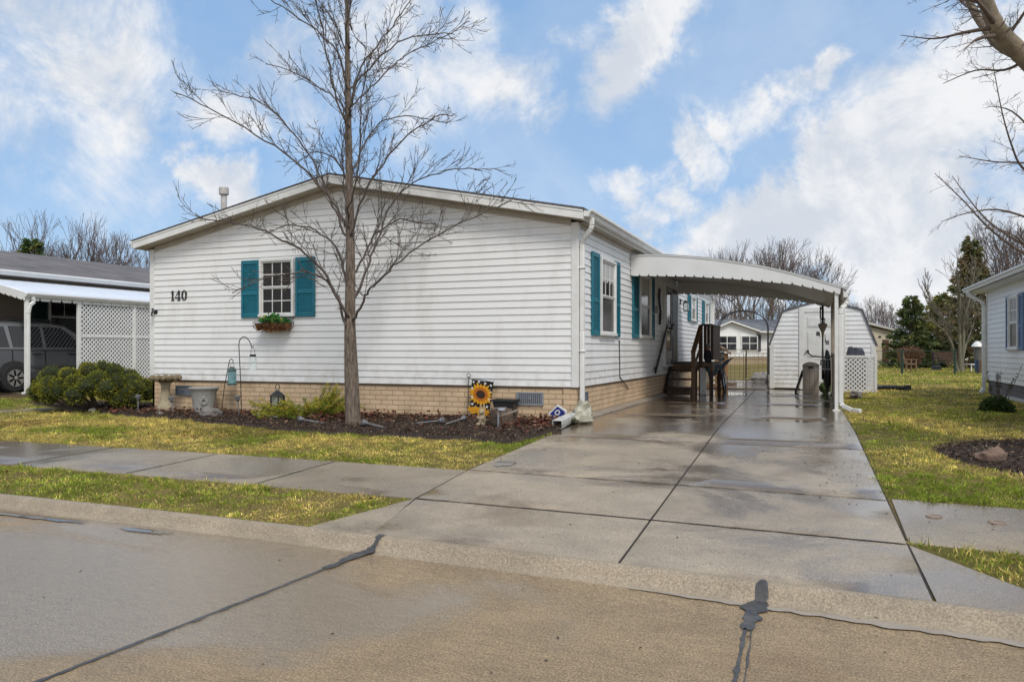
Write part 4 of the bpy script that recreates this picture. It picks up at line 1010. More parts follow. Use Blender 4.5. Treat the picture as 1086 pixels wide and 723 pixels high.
# ---------------------------------------------------------------- bicycles (built lying in their own frame: x forward, z up)
def bicycle(label, dark_mud=True, basket=False):
    b = T('bicycle', label, 'bicycle', (0,0,0)); r = .33
    for wx in (-.52, .52):
        mb = MB(); n = 32
        pts = [(wx+r*math.cos(2*math.pi*k/n), 0, r+r*math.sin(2*math.pi*k/n)) for k in range(n+1)]
        mb.tube(pts, .024, 8, False); wh = P('wheel', mb, rubber, b)
        mb = MB(); pts = [(wx+.295*math.cos(2*math.pi*k/n), 0, r+.295*math.sin(2*math.pi*k/n)) for k in range(n+1)]
        mb.tube(pts, .011, 6, False)
        for k in range(18):
            a = 2*math.pi*k/18; mb.tube([(wx+.02*math.cos(a+.5), .02*(-1)**k, r+.02*math.sin(a+.5)), (wx+.295*math.cos(a),0,r+.295*math.sin(a))], .002, 3, False)
        mb.tube([(wx,-.05,r),(wx,.05,r)], .02, 8); P('rim', mb, rim, wh)
    mb = MB(); bb = (-.08,0,.30); sc = (-.22,0,.78); hd = (.36,0,.86); hl = (.39,0,.70)
    for p, q, rr in ((bb,sc,.017),(sc,hd,.017),(hl,bb,.02),(hd,hl,.021)): mb.tube([p,q], rr, 8)
    for s in (-.05,.05):
        mb.tube([sc,(-.52,s,.33)], .009, 6); mb.tube([bb,(-.52,s,.33)], .010, 6); mb.tube([hl,(.45,s*.9,.62),(.52,s*.9,.33)], .012, 6)
    mb.tube([sc,(-.25,0,.90)], .013, 8); mb.tube([(hd),(.345,0,1.0)], .013, 8)
    P('frame', mb, M('bike_frame_black', (.02,.022,.025), rough=.25, coat=.5), b)
    mb = MB(); mb.prism([(-.40,-.085,.90),(-.36,-.10,.91),(-.20,-.03,.915),(-.06,-.018,.91),(-.06,.018,.91),(-.20,.03,.915),(-.36,.10,.91),(-.40,.085,.90)], (0,0,.055)); P('saddle', mb, M('tan_saddle', (.24,.18,.12), rough=.5) if basket else bplastic, b, bevel=.02)
    mb = MB(); mb.tube([(.22,-.30,1.10),(.26,-.30,1.06),(.33,-.22,1.01),(.345,0,1.0),(.33,.22,1.01),(.26,.30,1.06),(.22,.30,1.10)], .014, 8)
    for s in (-1,1): mb.tube([(.20,s*.305,1.12),(.255,s*.302,1.065)], .019, 8)
    P('handlebar', mb, black, b)
    mb = MB(); mb.lathe([(.08,-.008),(.09,-.004),(.09,.004),(.08,.008)], (0,0,0), 20); c2 = MB(); c2.v = [(bb[0]+x, .05+z, bb[2]+y) for x, y, z in mb.v]; c2.f = mb.f
    c2.bar((bb[0],.06,bb[2]),(bb[0]+.1,.06,bb[2]-.13),.012,.02); c2.bar((bb[0],-.06,bb[2]),(bb[0]-.1,-.06,bb[2]+.13),.012,.02); c2.box(bb[0]+.05,.06,bb[2]-.15,bb[0]+.15,.14,bb[2]-.125); c2.box(bb[0]-.15,-.14,bb[2]+.12,bb[0]-.05,-.06,bb[2]+.145)
    P('crank', c2, galv, b)
    if dark_mud:
        for wx, a0, a1 in ((-.52,.2,2.6),(.52,.3,2.3)):
            mb = MB(); n = 14
            for k in range(n):
                t0, t1 = a0+(a1-a0)*k/n, a0+(a1-a0)*(k+1)/n; q = []
                for t in (t0, t1):
                    for s in (-.03,.03): q.append((wx+.365*math.cos(t), s, r+.365*math.sin(t)))
                mb.prism([q[0],q[1],q[3],q[2]], (.004*math.cos(t0),0,.004*math.sin(t0)))
            P('mudguard', mb, M('grey_mudguard', (.22,.22,.23), rough=.35) if wx > 0 else bplastic, b)
    if basket:
        mb = MB()
        for z in (.80,.88,.98):
            for p, q in (((.40,-.16,z),(.40,.16,z)),((.40,.16,z),(.62,.16,z)),((.62,.16,z),(.62,-.16,z)),((.62,-.16,z),(.40,-.16,z))): mb.tube([p,q], .005, 4)
        for k in range(7):
            y = -.16+.32*k/6; mb.tube([(.62,y,.80),(.62,y,.98)], .003, 4); mb.tube([(.40,y,.80),(.40,y,.98)], .003, 4); mb.tube([(.40,y,.80),(.62,y,.80)], .003, 4)
        P('basket', mb, rim, b)
    else:
        mb = MB(); mb.ball((-.36,0,.80),(.12,.09,.085),12,8,.2,2); P('saddle_bag', mb, bplastic, b)
    return b
bk = bicycle('dark bicycle with grey mudguard parked between the porch and the garden arch')
bk.location = (.98, 9.75, .018); bk.rotation_euler = (R(8), 0, R(-86))
bh = bicycle('bicycle hung upright under the rear edge of the carport, handlebar towards the driveway', False, True)
# stands on its front wheel, top side turned to the street
fx = Vector((0,0,-1)); up = Vector((0,-1,0)); lat = up.cross(fx)
mat = Matrix((fx, lat, up)).transposed().to_4x4(); mat.translation = Vector((3.30, 8.75, 1.22)); bh.matrix_world = mat
bpy.context.view_layer.update()
mb = MB(); mb.tube([(3.27,8.66,1.98),(3.26,8.5,2.02),(3.25,8.24,1.93)], .012, 6); mb.bar((3.25,8.24,1.75),(3.25,8.24,2.02),.03,.02)
TM('hanging_hook', mb, black, 'black hook holding the bicycle under the carport edge', 'hook', (3.25,8.3,1.95))
# storage bin, leaning board, green ball
bn = T('storage_bin', 'upright taupe plastic storage bin with arched lid in front of the shed door', 'storage bin', (3.04,8.95,0))
mb = MB(); mb.box(2.86,8.82,.02,3.22,9.18,.66)
for k in range(3): mb.box(2.90+.115*k,8.812,.08,2.90+.115*k+.085,8.82,.60)
P('body', mb, tanp, bn, bevel=.012)
mb = MB(); n = 12; pts = [(2.845+.39*k/n, 8.80, .665+.085*math.sin(math.pi*k/n)**.7) for k in range(n+1)]; mb.prism(pts+[(3.235,8.80,.655),(2.845,8.80,.655)], (0,.40,0)); P('lid', mb, tanp, bn, bevel=.01)
mb = MB(); mb.box(2.98,8.805,.60,3.10,8.815,.63); P('handle', mb, bplastic, bn)
mb = MB(); mb.bar((2.70,8.95,.0),(2.86,9.05,.52),.30,.035,up=(1,0,.2)); TM('folded_panel', mb, black, 'black folded panel leaning against the left side of the taupe storage bin', 'folded panel', (2.75,8.98,0), bevel=.01)
mb = MB(); mb.ball((3.36,8.86,.15),(.14,.14,.14),20,14,.12,4); TM('green_ball', mb, M('moss_green', (.07,.11,.025), (.04,.07,.02), rough=.9, scale=20, bump=.6), 'round moss-green ball on the concrete beside the taupe bin', 'ball', (3.36,8.86,0))
mb = MB(); mb.ball((3.40,8.3,.55),(.09,.13,.45),12,10,.25,5); mb.box(3.38,8.28,0,3.42,8.32,.3); TM('tall_bag', mb, bplastic, 'tall black bag standing under the carport beside the hanging bicycle', 'bag', (3.40,8.3,0))

# ---------------------------------------------------------------- front bed ornaments
def Gz(x, y): return GZ(x, y) + .02
# bird bath
x, y = -7.42, -.36; z = Gz(x, y)
bb_ = T('birdbath', 'mossy tan concrete birdbath with knobbly rim beside the left house corner', 'birdbath', (x,y,z))
mb = MB(); mb.lathe([(.15,-.03),(.15,.07),(.135,.10),(.115,.12),(.095,.22),(.078,.32),(.072,.42),(.085,.50),(.125,.535)], (x,y,z), 20); P('pedestal', mb, stone, bb_)
mb = MB(); mb.lathe([(.09,.535),(.19,.57),(.225,.60),(.22,.63),(.18,.62),(.06,.60)], (x,y,z), 28)
for k in range(13):
    a = 2*math.pi*k/13; mb.ball((x+.222*math.cos(a), y+.222*math.sin(a), z+.605), (.052,.052,.05), 9, 7, .3, k)
P('bowl', mb, stone2, bb_)
# grey urn planter
x, y = -6.58, -.34; z = Gz(x, y)
pt = T('planter', 'large round weathered grey planter with ring handle against the brick skirting', 'planter', (x,y,z))
mb = MB(); mb.lathe([(.16,-.02),(.162,.0),(.175,.12),(.19,.26),(.21,.36),(.23,.40),(.25,.425),(.25,.445),(.23,.45),(.215,.43),(.20,.39),(.1,.38)], (x,y,z), 40, lambda a, zz: 1+(.018*math.cos(20*a) if .02 < zz < .36 else 0)); P('pot', mb, potm, pt)
mb = MB(); dv = Vector((3.246-x, -10.62-y)).normalized(); cx, cy = x+dv.x*.19, y+dv.y*.19; sd_ = Vector((-dv.y, dv.x))
pts = [(cx+sd_.x*.04*math.cos(t)+dv.x*.012, cy+sd_.y*.04*math.cos(t)+dv.y*.012, z+.21+.05*math.sin(t)) for t in [2*math.pi*k/16 for k in range(17)]]; mb.tube(pts, .011, 6, False); mb.ball((cx,cy,z+.275),(.03,.03,.025)); mb.ball((cx,cy,z+.25),(.02,.02,.02)); P('handle', mb, potm, pt)
mb = MB(); mb.lathe([(.17,.385),(.195,.395),(.185,.405)], (x,y,z), 20); P('soil', mb, gapm, pt)
# shepherd hooks
def solar_stake(x, y, z, label, h=.2, tilt=(0,0), loc_only=False, group='solar path lights in the front bed'):
    t = T('solar_light', label, 'solar light', (x,y,z), group)
    d = Vector((tilt[0], tilt[1], 1)).normalized(); o = Vector((x,y,z)); r_ = d.to_track_quat('Z','Y').to_matrix()
    def tr(mb_):
        mb_.v = [tuple(o + r_ @ Vector(v)) for v in mb_.v]; return mb_
    P('stake', tr(MB().lathe([(.004,-.04),(.011,-.0),(.012,h)], (0,0,0), 8)), galv, t)
    P('head', tr(MB().lathe([(.012,h),(.03,h+.02),(.036,h+.06),(.05,h+.065),(.05,h+.08),(.03,h+.10)], (0,0,0), 12)), M('grey_lamp_plastic', (.13,.13,.135), rough=.4), t)
    P('lens', tr(MB().lathe([(.030,h+.025),(.037,h+.06)], (0,0,0), 12)), M('frosted', (.25,.26,.28), rough=.2), t)
    return t
x, y = -5.55, -.58; z = Gz(x, y)
sh = T('shepherd_hook', 'tall black shepherd hook carrying a glass jar, right of the grey planter', 'garden hook', (x,y,z))
mb = MB(); cu = RT; pts = [(x,y,z-.1),(x-.02,y,z+.5),(x-.06*1,y,z+1.15)]
for k in range(1, 14):
    a = math.pi - k*math.pi*1.02/13*1.12; pts.append((x-.06+.10+.10*math.cos(a)*1.0 + (.03 if k > 9 else 0)*(k-9)*.4, y+.02*k/13, z+1.17+.12*math.sin(a)))
pts.append((pts[-1][0]+.03, pts[-1][1], pts[-1][2]-.005)); pts.append((pts[-1][0]+.008, pts[-1][1], pts[-1][2]+.035))
mb.tube(pts, .0075, 8); P('rod', mb, black, sh)
hx, hy, hz = pts[-2][0], pts[-2][1], pts[-2][2]
jr = T('hanging_jar', 'clear glass jar with black lid hanging from the tall shepherd hook', 'jar lantern', (hx,hy,hz-.36))
P('jar', MB().lathe([(.05,-.36),(.058,-.35),(.062,-.22),(.058,-.17),(.045,-.145)], (hx,hy,hz), 16), clear, jr)
mb = MB().lathe([(.048,-.15),(.05,-.148),(.05,-.115),(.045,-.11)], (hx,hy,hz), 16); mb.tube([(hx-.045,hy,hz-.13),(hx-.035,hy,hz-.03),(hx,hy,hz),(hx+.035,hy,hz-.03),(hx+.045,hy,hz-.13)], .0035, 5); P('lid', mb, black, jr)
x2, y2 = -6.28, -.22; z2 = Gz(x2, y2)
s2 = T('leaning_hook', 'short leaning black garden hook behind the grey planter', 'garden hook', (x2,y2,z2))
mb = MB(); tx, tz = x2+.17, z2+.92; pts = [(x2-.04,y2,z2-.08),(x2+.04,y2,z2+.45),(x2+.12,y2,tz-.14),(tx-.02,y2,tz-.02),(tx+.02,y2,tz+.015),(tx+.055,y2,tz-.01),(tx+.06,y2,tz-.05),(tx+.04,y2,tz-.065)]; mb.tube(pts, .007, 7); P('rod', mb, black, s2)
hx, hy, hz = tx+.045, y2-.01, tz-.06
lt = T('hanging_lantern', 'teal glass lantern hanging from the short leaning hook', 'lantern', (hx,hy,hz-.42))
P('glass', MB().lathe([(.06,-.36),(.072,-.35),(.072,-.16),(.06,-.13)], (hx,hy,hz), 12), blueglass, lt)
mb = MB().lathe([(.08,-.135),(.078,-.12),(.03,-.07),(.012,-.06)], (hx,hy,hz), 12); mb.lathe([(.08,-.38),(.08,-.355)], (hx,hy,hz), 12); mb.tube([(hx-.06,hy,hz-.11),(hx-.03,hy,hz-.02),(hx,hy,hz),(hx+.03,hy,hz-.02),(hx+.06,hy,hz-.11)], .004, 5)
P('cap', mb, M('verdigris', (.06,.10,.10), rough=.6), lt)
# lights
solar_stake(-7.78,-.62,Gz(-7.78,-.62),'grey solar light standing at the left house corner beside the juniper', .22)
solar_stake(-6.98,-.62,Gz(-6.98,-.62),'leaning grey solar light in front of the birdbath', .20, (-.18,0))
solar_stake(-5.50,-.70,Gz(-5.5,-.7),'grey solar light standing at the foot of the tall shepherd hook', .24, (-.1,0))
def fallen(x, y, ang, label):
    return solar_stake(x, y, Gz(x,y)+.035, label, .30, (math.cos(ang)*8, math.sin(ang)*8))
fallen(-4.45,-1.00,R(190),'fallen solar light lying in front of the left end of the spreading juniper')
fallen(-3.30,-1.50,R(186),'fallen solar light lying on the mulch just left of the tree trunk')
fallen(-2.15,-1.75,R(168),'fallen solar light lying beside the right foot of the tree trunk')
fallen(-1.95,-1.20,R(10),'fallen solar light lying on bare mulch left of the sunflower flag')
fallen(-1.52,-1.15,R(75),'short fallen solar light in the mulch nearest the sunflower flag')
# lantern in the spreading juniper
x, y = -4.80, -.62; z = Gz(x,y)
ln = T('garden_lantern', 'black lantern with pagoda top standing in the spreading green juniper', 'lantern', (x,y,z))
mb = MB(); mb.box(x-.085,y-.085,z+.0,x+.085,y+.085,z+.17); mb.box(x-.095,y-.095,z+.17,x+.095,y+.095,z+.19)
for a in (-1,1):
    for b_ in (-1,1): mb.box(x+a*.072-.009,y+b_*.072-.009,z+.19,x+a*.072+.009,y+b_*.072+.009,z+.345)
mb.lathe([(.145,.34),(.14,.355),(.06,.40),(.03,.425),(.02,.44)], (x,y,z), 4)
mb.tube([(x-.03,y,z+.43),(x-.04,y,z+.49),(x,y,z+.53),(x+.04,y,z+.49),(x+.03,y,z+.43)], .007, 6); P('frame', mb, bplastic, ln, bevel=.003)
mb = MB(); mb.box(x-.066,y-.066,z+.192,x+.066,y+.066,z+.34); P('glass', mb, M('pale_lantern_glass', (.42,.42,.36), (.25,.25,.2), rough=.2, scale=14), ln)
# rocks
def rock(name, x, y, r, m, seed, label, cat='rock', zoff=0):
    mb = MB(); mb.ball((x,y,Gz(x,y)+r[2]*.35+zoff), r, 18, 12, .55, seed); return TM(name, mb, m, label, cat, (x,y,Gz(x,y)), sharp=50)
rock('rock', -5.92,-.86,(.20,.13,.11),rockm,3,'flat grey rock at the lawn edge in front of the planter')
rock('rock', 4.77,-2.10,(.13,.09,.085),rockr,15,'reddish brown rock inside the round mulch bed on the right lawn')
rock('rock', -.45,-.22,(.26,.14,.045),M('tan_stone', (.42,.31,.16), (.3,.22,.12), rough=.8, bump=.4),8,'flat tan stone against the brick near the small blue sign')
for k, (x, y) in enumerate(((-7.15,-.75),(-6.9,-.95),(-8.9,-.6))): rock('rock', x, y, (.07,.05,.04), rockm, 20+k, ('small grey stone below the birdbath','small stone on the lawn edge in front of the birdbath','small grey stone under the big clumped juniper')[k])
# sunflower flag
x, y = -1.70, -.05; z = Gz(x,y)
fl = T('garden_flag', 'black garden flag with a big yellow sunflower and white dots', 'flag', (x,y,z))
mb = MB(); mb.tube([(x-.02,y,z-.1),(x,y,z+.58),(x,y,z+.62)], .006, 6); pts = [(x+.03*math.cos(t), y, z+.645+.03*math.sin(t)) for t in [2*math.pi*k/14 for k in range(15)]]; mb.tube(pts, .005, 6, False)
mb.tube([(x,y,z+.60),(x+.20,y-.03,z+.585),(x+.43,y-.05,z+.545),(x+.44,y-.05,z+.575)], .005, 6); P('pole', mb, black, fl)
fu = Vector((.36,-.03,-.04)); fv = Vector((-.02,.0,-.44)); fo = Vector((x+.065,y-.02,z+.585)); fn = fu.cross(fv).normalized(); 
if fn.y > 0: fn = -fn
def FP(u, v, o=0): return fo + fu*u + fv*v + fn*(o + .012*math.sin(u*5+v*3))
mb = MB(); N1 = 12
for s in (0,-.004):
    for j in range(N1):
        for i in range(N1):
            sh_ = lambda v: .1*v
            def fp(a, b_): return FP(a*(1-.1*b_)+.0*b_, b_, s)
            mb.quad(fp(i/N1,j/N1), fp((i+1)/N1,j/N1), fp((i+1)/N1,(j+1)/N1), fp(i/N1,(j+1)/N1))
cloth = P('cloth', mb, M('black_cloth', (.013,.012,.011), rough=.8), fl)
mb = MB(); asp = .31/.44
def petal(mb, cu, cv, a, r0, r1, w, o):
    q = []
    for (r_, ww) in ((r0,-w*.5),(r0+(r1-r0)*.5,-w),(r1,0),(r0+(r1-r0)*.5,w),(r0,w*.5)):
        dx = r_*math.cos(a)-ww*math.sin(a); dy = r_*math.sin(a)+ww*math.cos(a); q.append(FP(cu+dx/.31, cv+dy/.44, o))
    mb.add(q, [(0,1,2,3,4)])
for k in range(20): petal(mb, .45,.47, 2*math.pi*k/20, .06, .165+.012*(k%3), .024, .004+.0006*(k%4))
P('sunflower', mb, M('sunflower_yellow', (.80,.42,.01), (.72,.30,.008), rough=.7, scale=30), cloth)
mb = MB()
for k in range(16): petal(mb, .45,.47, 2*math.pi*(k+.5)/16, .05, .12, .02, .0075)
P('inner_petals', mb, M('amber_petal', (.55,.16,.01), rough=.7), cloth)
mb = MB()
def disc(mb, cu, cv, r, o, n=20): mb.add([FP(cu+r*math.cos(2*math.pi*k/n)/.31, cv+r*math.sin(2*math.pi*k/n)/.44, o) for k in range(n)], [tuple(range(n))])
disc(mb, .45,.47,.062,.010); P('flower_centre', mb, M('seed_brown', (.06,.028,.015), (.03,.015,.01), rough=.9, scale=60), cloth)
mb = MB()
for (u, v) in ((.10,.08),(.36,.05),(.64,.08),(.9,.12),(.93,.36),(.05,.3),(.9,.62),(.06,.62),(.84,.88),(.25,.95),(.72,.99*.98),(.08,.86)): disc(mb, u*(1-.1*v), v*.97, .017, .005, 12)
P('polka_pattern', mb, trim, cloth)
mb = MB()
for k in range(9):
    u = .02+.8*k/8; a = math.pi/2 + .5*math.sin(k*2.1)
    for j in range(5): petal(mb, u, 1.03+.05*math.sin(k*1.9), a+j*1.25, .004, .06, .018, .006+.001*j)
P('petal_fringe', mb, M('fringe_yellow', (.75,.38,.012), (.62,.25,.01), rough=.7, scale=30), cloth)
# black trough, barrel pot, rabbit statue
x, y = -1.05, -.16; z = Gz(x,y)
tr = T('planter_box', 'black rectangular planter box behind the round stave pot by the brick skirting', 'planter', (x,y,z))
mb = MB(); q0 = [(x-.14,y-.09,z),(x+.14,y-.09,z),(x+.14,y+.09,z),(x-.14,y+.09,z)]; 
a = [(x-.14,y-.08,z+.10),(x+.14,y-.08,z+.10),(x+.14,y+.08,z+.10),(x-.14,y+.08,z+.10),(x-.17,y-.10,z+.27),(x+.17,y-.10,z+.27),(x+.17,y+.10,z+.27),(x-.17,y+.10,z+.27)]
mb.add(a, [(3,2,1,0),(0,1,5,4),(1,2,6,5),(2,3,7,6),(3,0,4,7),(4,5,6,7)]); mb.box(x-.13,y-.07,z-.02,x+.13,y+.07,z+.10); P('trough', mb, bplastic, tr, bevel=.005)
mb = MB()
for q in ((x-.185,y-.115,x+.185,y-.09),(x-.185,y+.09,x+.185,y+.115),(x-.185,y-.09,x-.16,y+.09),(x+.16,y-.09,x+.185,y+.09)): mb.box(q[0],q[1],z+.265,q[2],q[3],z+.295)
P('rim', mb, bplastic, tr, bevel=.004)
x, y = -.72, -1.02; z = Gz(x,y)
br_ = T('stave_pot', 'half buried brown stave pot with split boards and a grey lid, beside the sunflower flag', 'pot', (x,y,z))
mb = MB()
for k in range(14):
    a0, a1 = 2*math.pi*k/14+.02, 2*math.pi*(k+1)/14-.02; hh = .22+.02*math.sin(k*2.3) - (.07 if k in (11,12) else 0)
    q = []
    for (r_, zz) in ((.135,-.04),(.20,hh)):
        for t in (a0, a1): q.append((x+r_*math.cos(t), y+r_*math.sin(t), z+zz))
        for t in (a1, a0): q.append((x+(r_-.018)*math.cos(t), y+(r_-.018)*math.sin(t), z+zz))
    mb.add(q, [(3,2,1,0),(4,5,6,7),(0,1,5,4),(1,2,6,5),(2,3,7,6),(3,0,4,7)])
P('stave', mb, M('stave_wood', (.22,.15,.11), (.12,.085,.06), rough=.85, scale=6, stretch=(6,6,1), bump=.4), br_)
mb = MB(); mb.lathe([(.02,.10),(.175,.12),(.165,.135)], (x,y,z), 16); P('soil', mb, gapm, br_)
mb = MB(); mb.bar((x-.02,y-.16,z+.15),(x+.24,y-.10,z+.24),.07,.02); mb.bar((x-.17,y-.02,z+.245),(x+.06,y-.1,z+.26),.06,.018); P('loose_board', mb, M('grey_board', (.34,.28,.22), (.22,.17,.13), rough=.85, bump=.3), br_)
mb = MB(); mb.ball((x+.02,y-.14,z+.235),(.055,.055,.03),12,8); mb.lathe([(.012,-.02),(.012,.20)], (x+.0,y-.20,z), 8); P('lamp_head', mb, M('blue_grey_lamp', (.28,.30,.33), rough=.4), br_)
x, y = -1.03, -1.05; z = Gz(x,y)
rb = T('rabbit_statue', 'small cream rabbit statue standing left of the brown stave pot', 'statue', (x,y,z))
mb = MB(); mb.ball((x,y,z+.09),(.055,.05,.085),14,10,.15,2); mb.ball((x-.035,y-.045,z+.025),(.035,.05,.03),10,8); mb.ball((x+.035,y-.045,z+.025),(.035,.05,.03),10,8); mb.tube([(x-.04,y-.02,z+.14),(x-.03,y-.06,z+.10)], [.02,.015], 8); mb.tube([(x+.04,y-.02,z+.14),(x+.03,y-.06,z+.10)], [.02,.015], 8)
P('body', mb, M('cream_statue', (.44,.36,.24), (.26,.2,.13), rough=.85, scale=18, bump=.4), rb)
mb = MB(); mb.ball((x,y-.012,z+.195),(.042,.042,.042),12,10,.1,3); mb.ball((x,y-.05,z+.185),(.02,.018,.016),8,6)
for s in (-1,1): mb.ball((x+s*.024,y+.01,z+.255),(.013,.009,.045),8,8)
P('head', mb, M('cream_statue_head', (.46,.38,.26), (.28,.22,.14), rough=.85, scale=18, bump=.4), rb)
# small blue sign
x, y = -.20, -.30; z = Gz(x,y)
sg = T('yard_sign', 'small blue and white diamond-shaped yard sign leaning by the house corner', 'sign', (x,y,z))
ca, sa = math.cos(R(-12)), math.sin(R(-12))
def SP(u, v, o): return (x+u*.15*ca + o*.2, y+u*.15*sa - o, z+.115+v*.13 + u*.02)
octo = [(0,.95),(1.0,.15),(.78,-.75),(-.7,-.85),(-1.0,.1)]
mb = MB(); mb.prism([SP(u,v,0) for u, v in octo], (.004,.022,0)); P('board', mb, trim, sg, bevel=.003)
mb = MB(); mb.add([SP(u*.80,v*.80-.03,.0035) for u, v in octo], [(0,4,3,2,1)]); pb = P('blue_panel', mb, M('sign_blue', (.015,.03,.23), rough=.4), sg)
mb = MB()
ring = [2*math.pi*k/20 for k in range(20)]
for k in range(20):
    t0, t1 = ring[k], ring[(k+1)%20]; mb.add([SP(.30*math.cos(t0),.08+.30*math.sin(t0),.006),SP(.30*math.cos(t1),.08+.30*math.sin(t1),.006),SP(.17*math.cos(t1),.08+.17*math.sin(t1),.006),SP(.17*math.cos(t0),.08+.17*math.sin(t0),.006)], [(0,1,2,3)])
mb.add([SP(-.55,-.62,.006),SP(.5,-.56,.006),SP(.5,-.36,.006),SP(-.55,-.42,.006)], [(0,1,2,3)])
mb.add([SP(-.5,-.30,.006),SP(.0,-.30,.006),SP(-.1,-.22,.006),SP(-.4,-.22,.006)], [(0,1,2,3)])
P('emblem', mb, trim, sg)
mb = MB(); mb.tube([(x,y+.03,z-.08),(x,y+.028,z+.2)], .007, 6); P('stake', mb, galv, sg)
# downspout extension and the white splash sack
ex = T('drain_spout', 'white square drain spout lying open-ended at the edge of the mulch bed', 'drain spout', (0,-.6,0))
p0 = Vector((.035,-1.02,.045)); p1 = Vector((.03,-.30,.10)); dd = (p1-p0).normalized(); ss = dd.cross(Vector((0,0,1))).normalized(); uu = ss.cross(dd)
mb = MB()
def ringq(p, a): return [p-ss*a-uu*a*.8, p+ss*a-uu*a*.8, p+ss*a+uu*a*.8, p-ss*a+uu*a*.8]
A_, B_, C_, D_ = ringq(p0,.068), ringq(p1,.06), ringq(p0,.060), ringq(p0+dd*.35,.052)
mb.add(A_+B_+C_+D_, [(0,1,5,4),(1,2,6,5),(2,3,7,6),(3,0,4,7),(0,8,9,1),(1,9,10,2),(2,10,11,3),(3,11,8,0),(8,12,13,9),(9,13,14,10),(10,14,15,11),(11,15,12,8)])
P('pipe', mb, M('grey_white_pipe', (.60,.60,.57), (.4,.4,.37), rough=.5, scale=12), ex, bevel=.004)
mb = MB(); mb.add(D_, [(0,1,2,3)]); P('opening', mb, dark, ex)
mb = MB(); mb.ball((.11,-.13,.13),(.12,.15,.19),18,14,.45,6); mb.ball((.17,-.33,.07),(.14,.15,.09),16,12,.5,9); TM('splash_sack', mb, M('mouldy_white_sack', (.52,.49,.40), (.30,.28,.20), rough=.6, scale=8, bump=.5, bscale=20), 'crumpled off-white sack wrapped round the foot of the corner downspout', 'sack', (.12,-.2,0))
mb = MB(); mb.ball((.03,-.52,.06),(.15,.10,.045),16,10,.4,12); TM('mossy_block', mb, M('moss_block', (.11,.115,.06), (.07,.075,.04), rough=.9, bump=.5), 'mossy green splash block beneath the open drain spout', 'splash block', (.03,-.5,0))
# window basket
x0, x1 = -5.60, -4.95
fb = T('flower_basket', 'coir flower basket with green plants hung below the front window', 'flower basket', (-5.28,-.12,1.4))
mb = MB(); vs = []
for i in range(15):
    u = i/14; xx = x0+.03+(x1-x0-.06)*u
    for j in range(9):
        a = math.pi*j/8; rr = .112*(1+.38*mnoise.noise(Vector((u*13,j*1.3,3)))); mb.v.append((xx, -.135+rr*math.cos(a), 1.475-rr*1.05*math.sin(a)))
for i in range(14):
    for j in range(8): mb.f.append((i*9+j,i*9+j+1,(i+1)*9+j+1,(i+1)*9+j))
for e in (0,14): mb.f.append(tuple(e*9+j for j in range(9)))
P('liner', mb, coco, fb, sharp=60)
mb = MB()
for yy in (-.255,-.02): mb.tube([(x0,yy,1.49),(x1,yy,1.49)], .005, 5)
for u in (0,.25,.5,.75,1):
    xx = x0+(x1-x0)*u; mb.tube([(xx,-.137+.121*math.cos(math.pi*k/8),1.49-.13*math.sin(math.pi*k/8)) for k in range(9)], .0045, 5)
for xx in (x0, x1): mb.tube([(xx,-.25,1.49),(xx,-.018,1.565),(xx,-.018,1.60)], .004, 5)
mb.tube([(x0-.03,-.02,1.572),(x1+.03,-.02,1.572)], .005, 5)
P('wire_frame', mb, black, fb)
N = 420; px = np.stack([rng.uniform(x0+.12,x1-.10,N), rng.uniform(-.21,-.06,N), rng.uniform(1.44,1.50,N)],1)
px[:,2] += .10*np.exp(-((px[:,0]+5.28)/.17)**2)*rng.uniform(0,1,N)
dr = rng.normal(size=(N,3))*[.8,.8,.4]+[0,-.3,.5]; base = np.array([.045,.19,.04]); cl_ = base*rng.uniform(.5,1.9,(N,1))*np.array([1,1,1]) ; k_ = rng.random(N) < .25; cl_[k_] = [.34,.40,.13]
blades('foliage', px, dr, rng.uniform(.06,.12,N), rng.uniform(.035,.06,N), cl_, leafmat, fb)
N = 220; px = np.stack([rng.uniform(x0,x1,N), rng.uniform(-.25,-.05,N), rng.uniform(1.35,1.49,N)],1)
blades('loose_fibres', px, rng.normal(size=(N,3))*[1,1,.5]+[0,-.2,-.6], rng.uniform(.04,.10,N), .016, np.array([.26,.12,.045])*rng.uniform(.5,1.6,(N,1)), leafmat, fb)
# two round valve covers in the right pavement
for k, (x, y) in enumerate(((3.97,-4.66),(4.33,-4.72))):
    mb = MB(); mb.lathe([(.052,-.02),(.052,.016),(.046,.018),(.045,.014),(.03,.0145),(.0,.0145)][:5], (x,y,GZ(x,y)), 20)
    TM('valve_cover', mb, M('rust_cover', (.34,.25,.19), (.22,.165,.125), rough=.7, scale=30, bump=.4), ('round rusty valve cover set in the pavement nearer the driveway','round rusty valve cover in the pavement farther from the driveway')[k], 'valve cover', (x,y,GZ(x,y)), 'valve covers in the pavement')
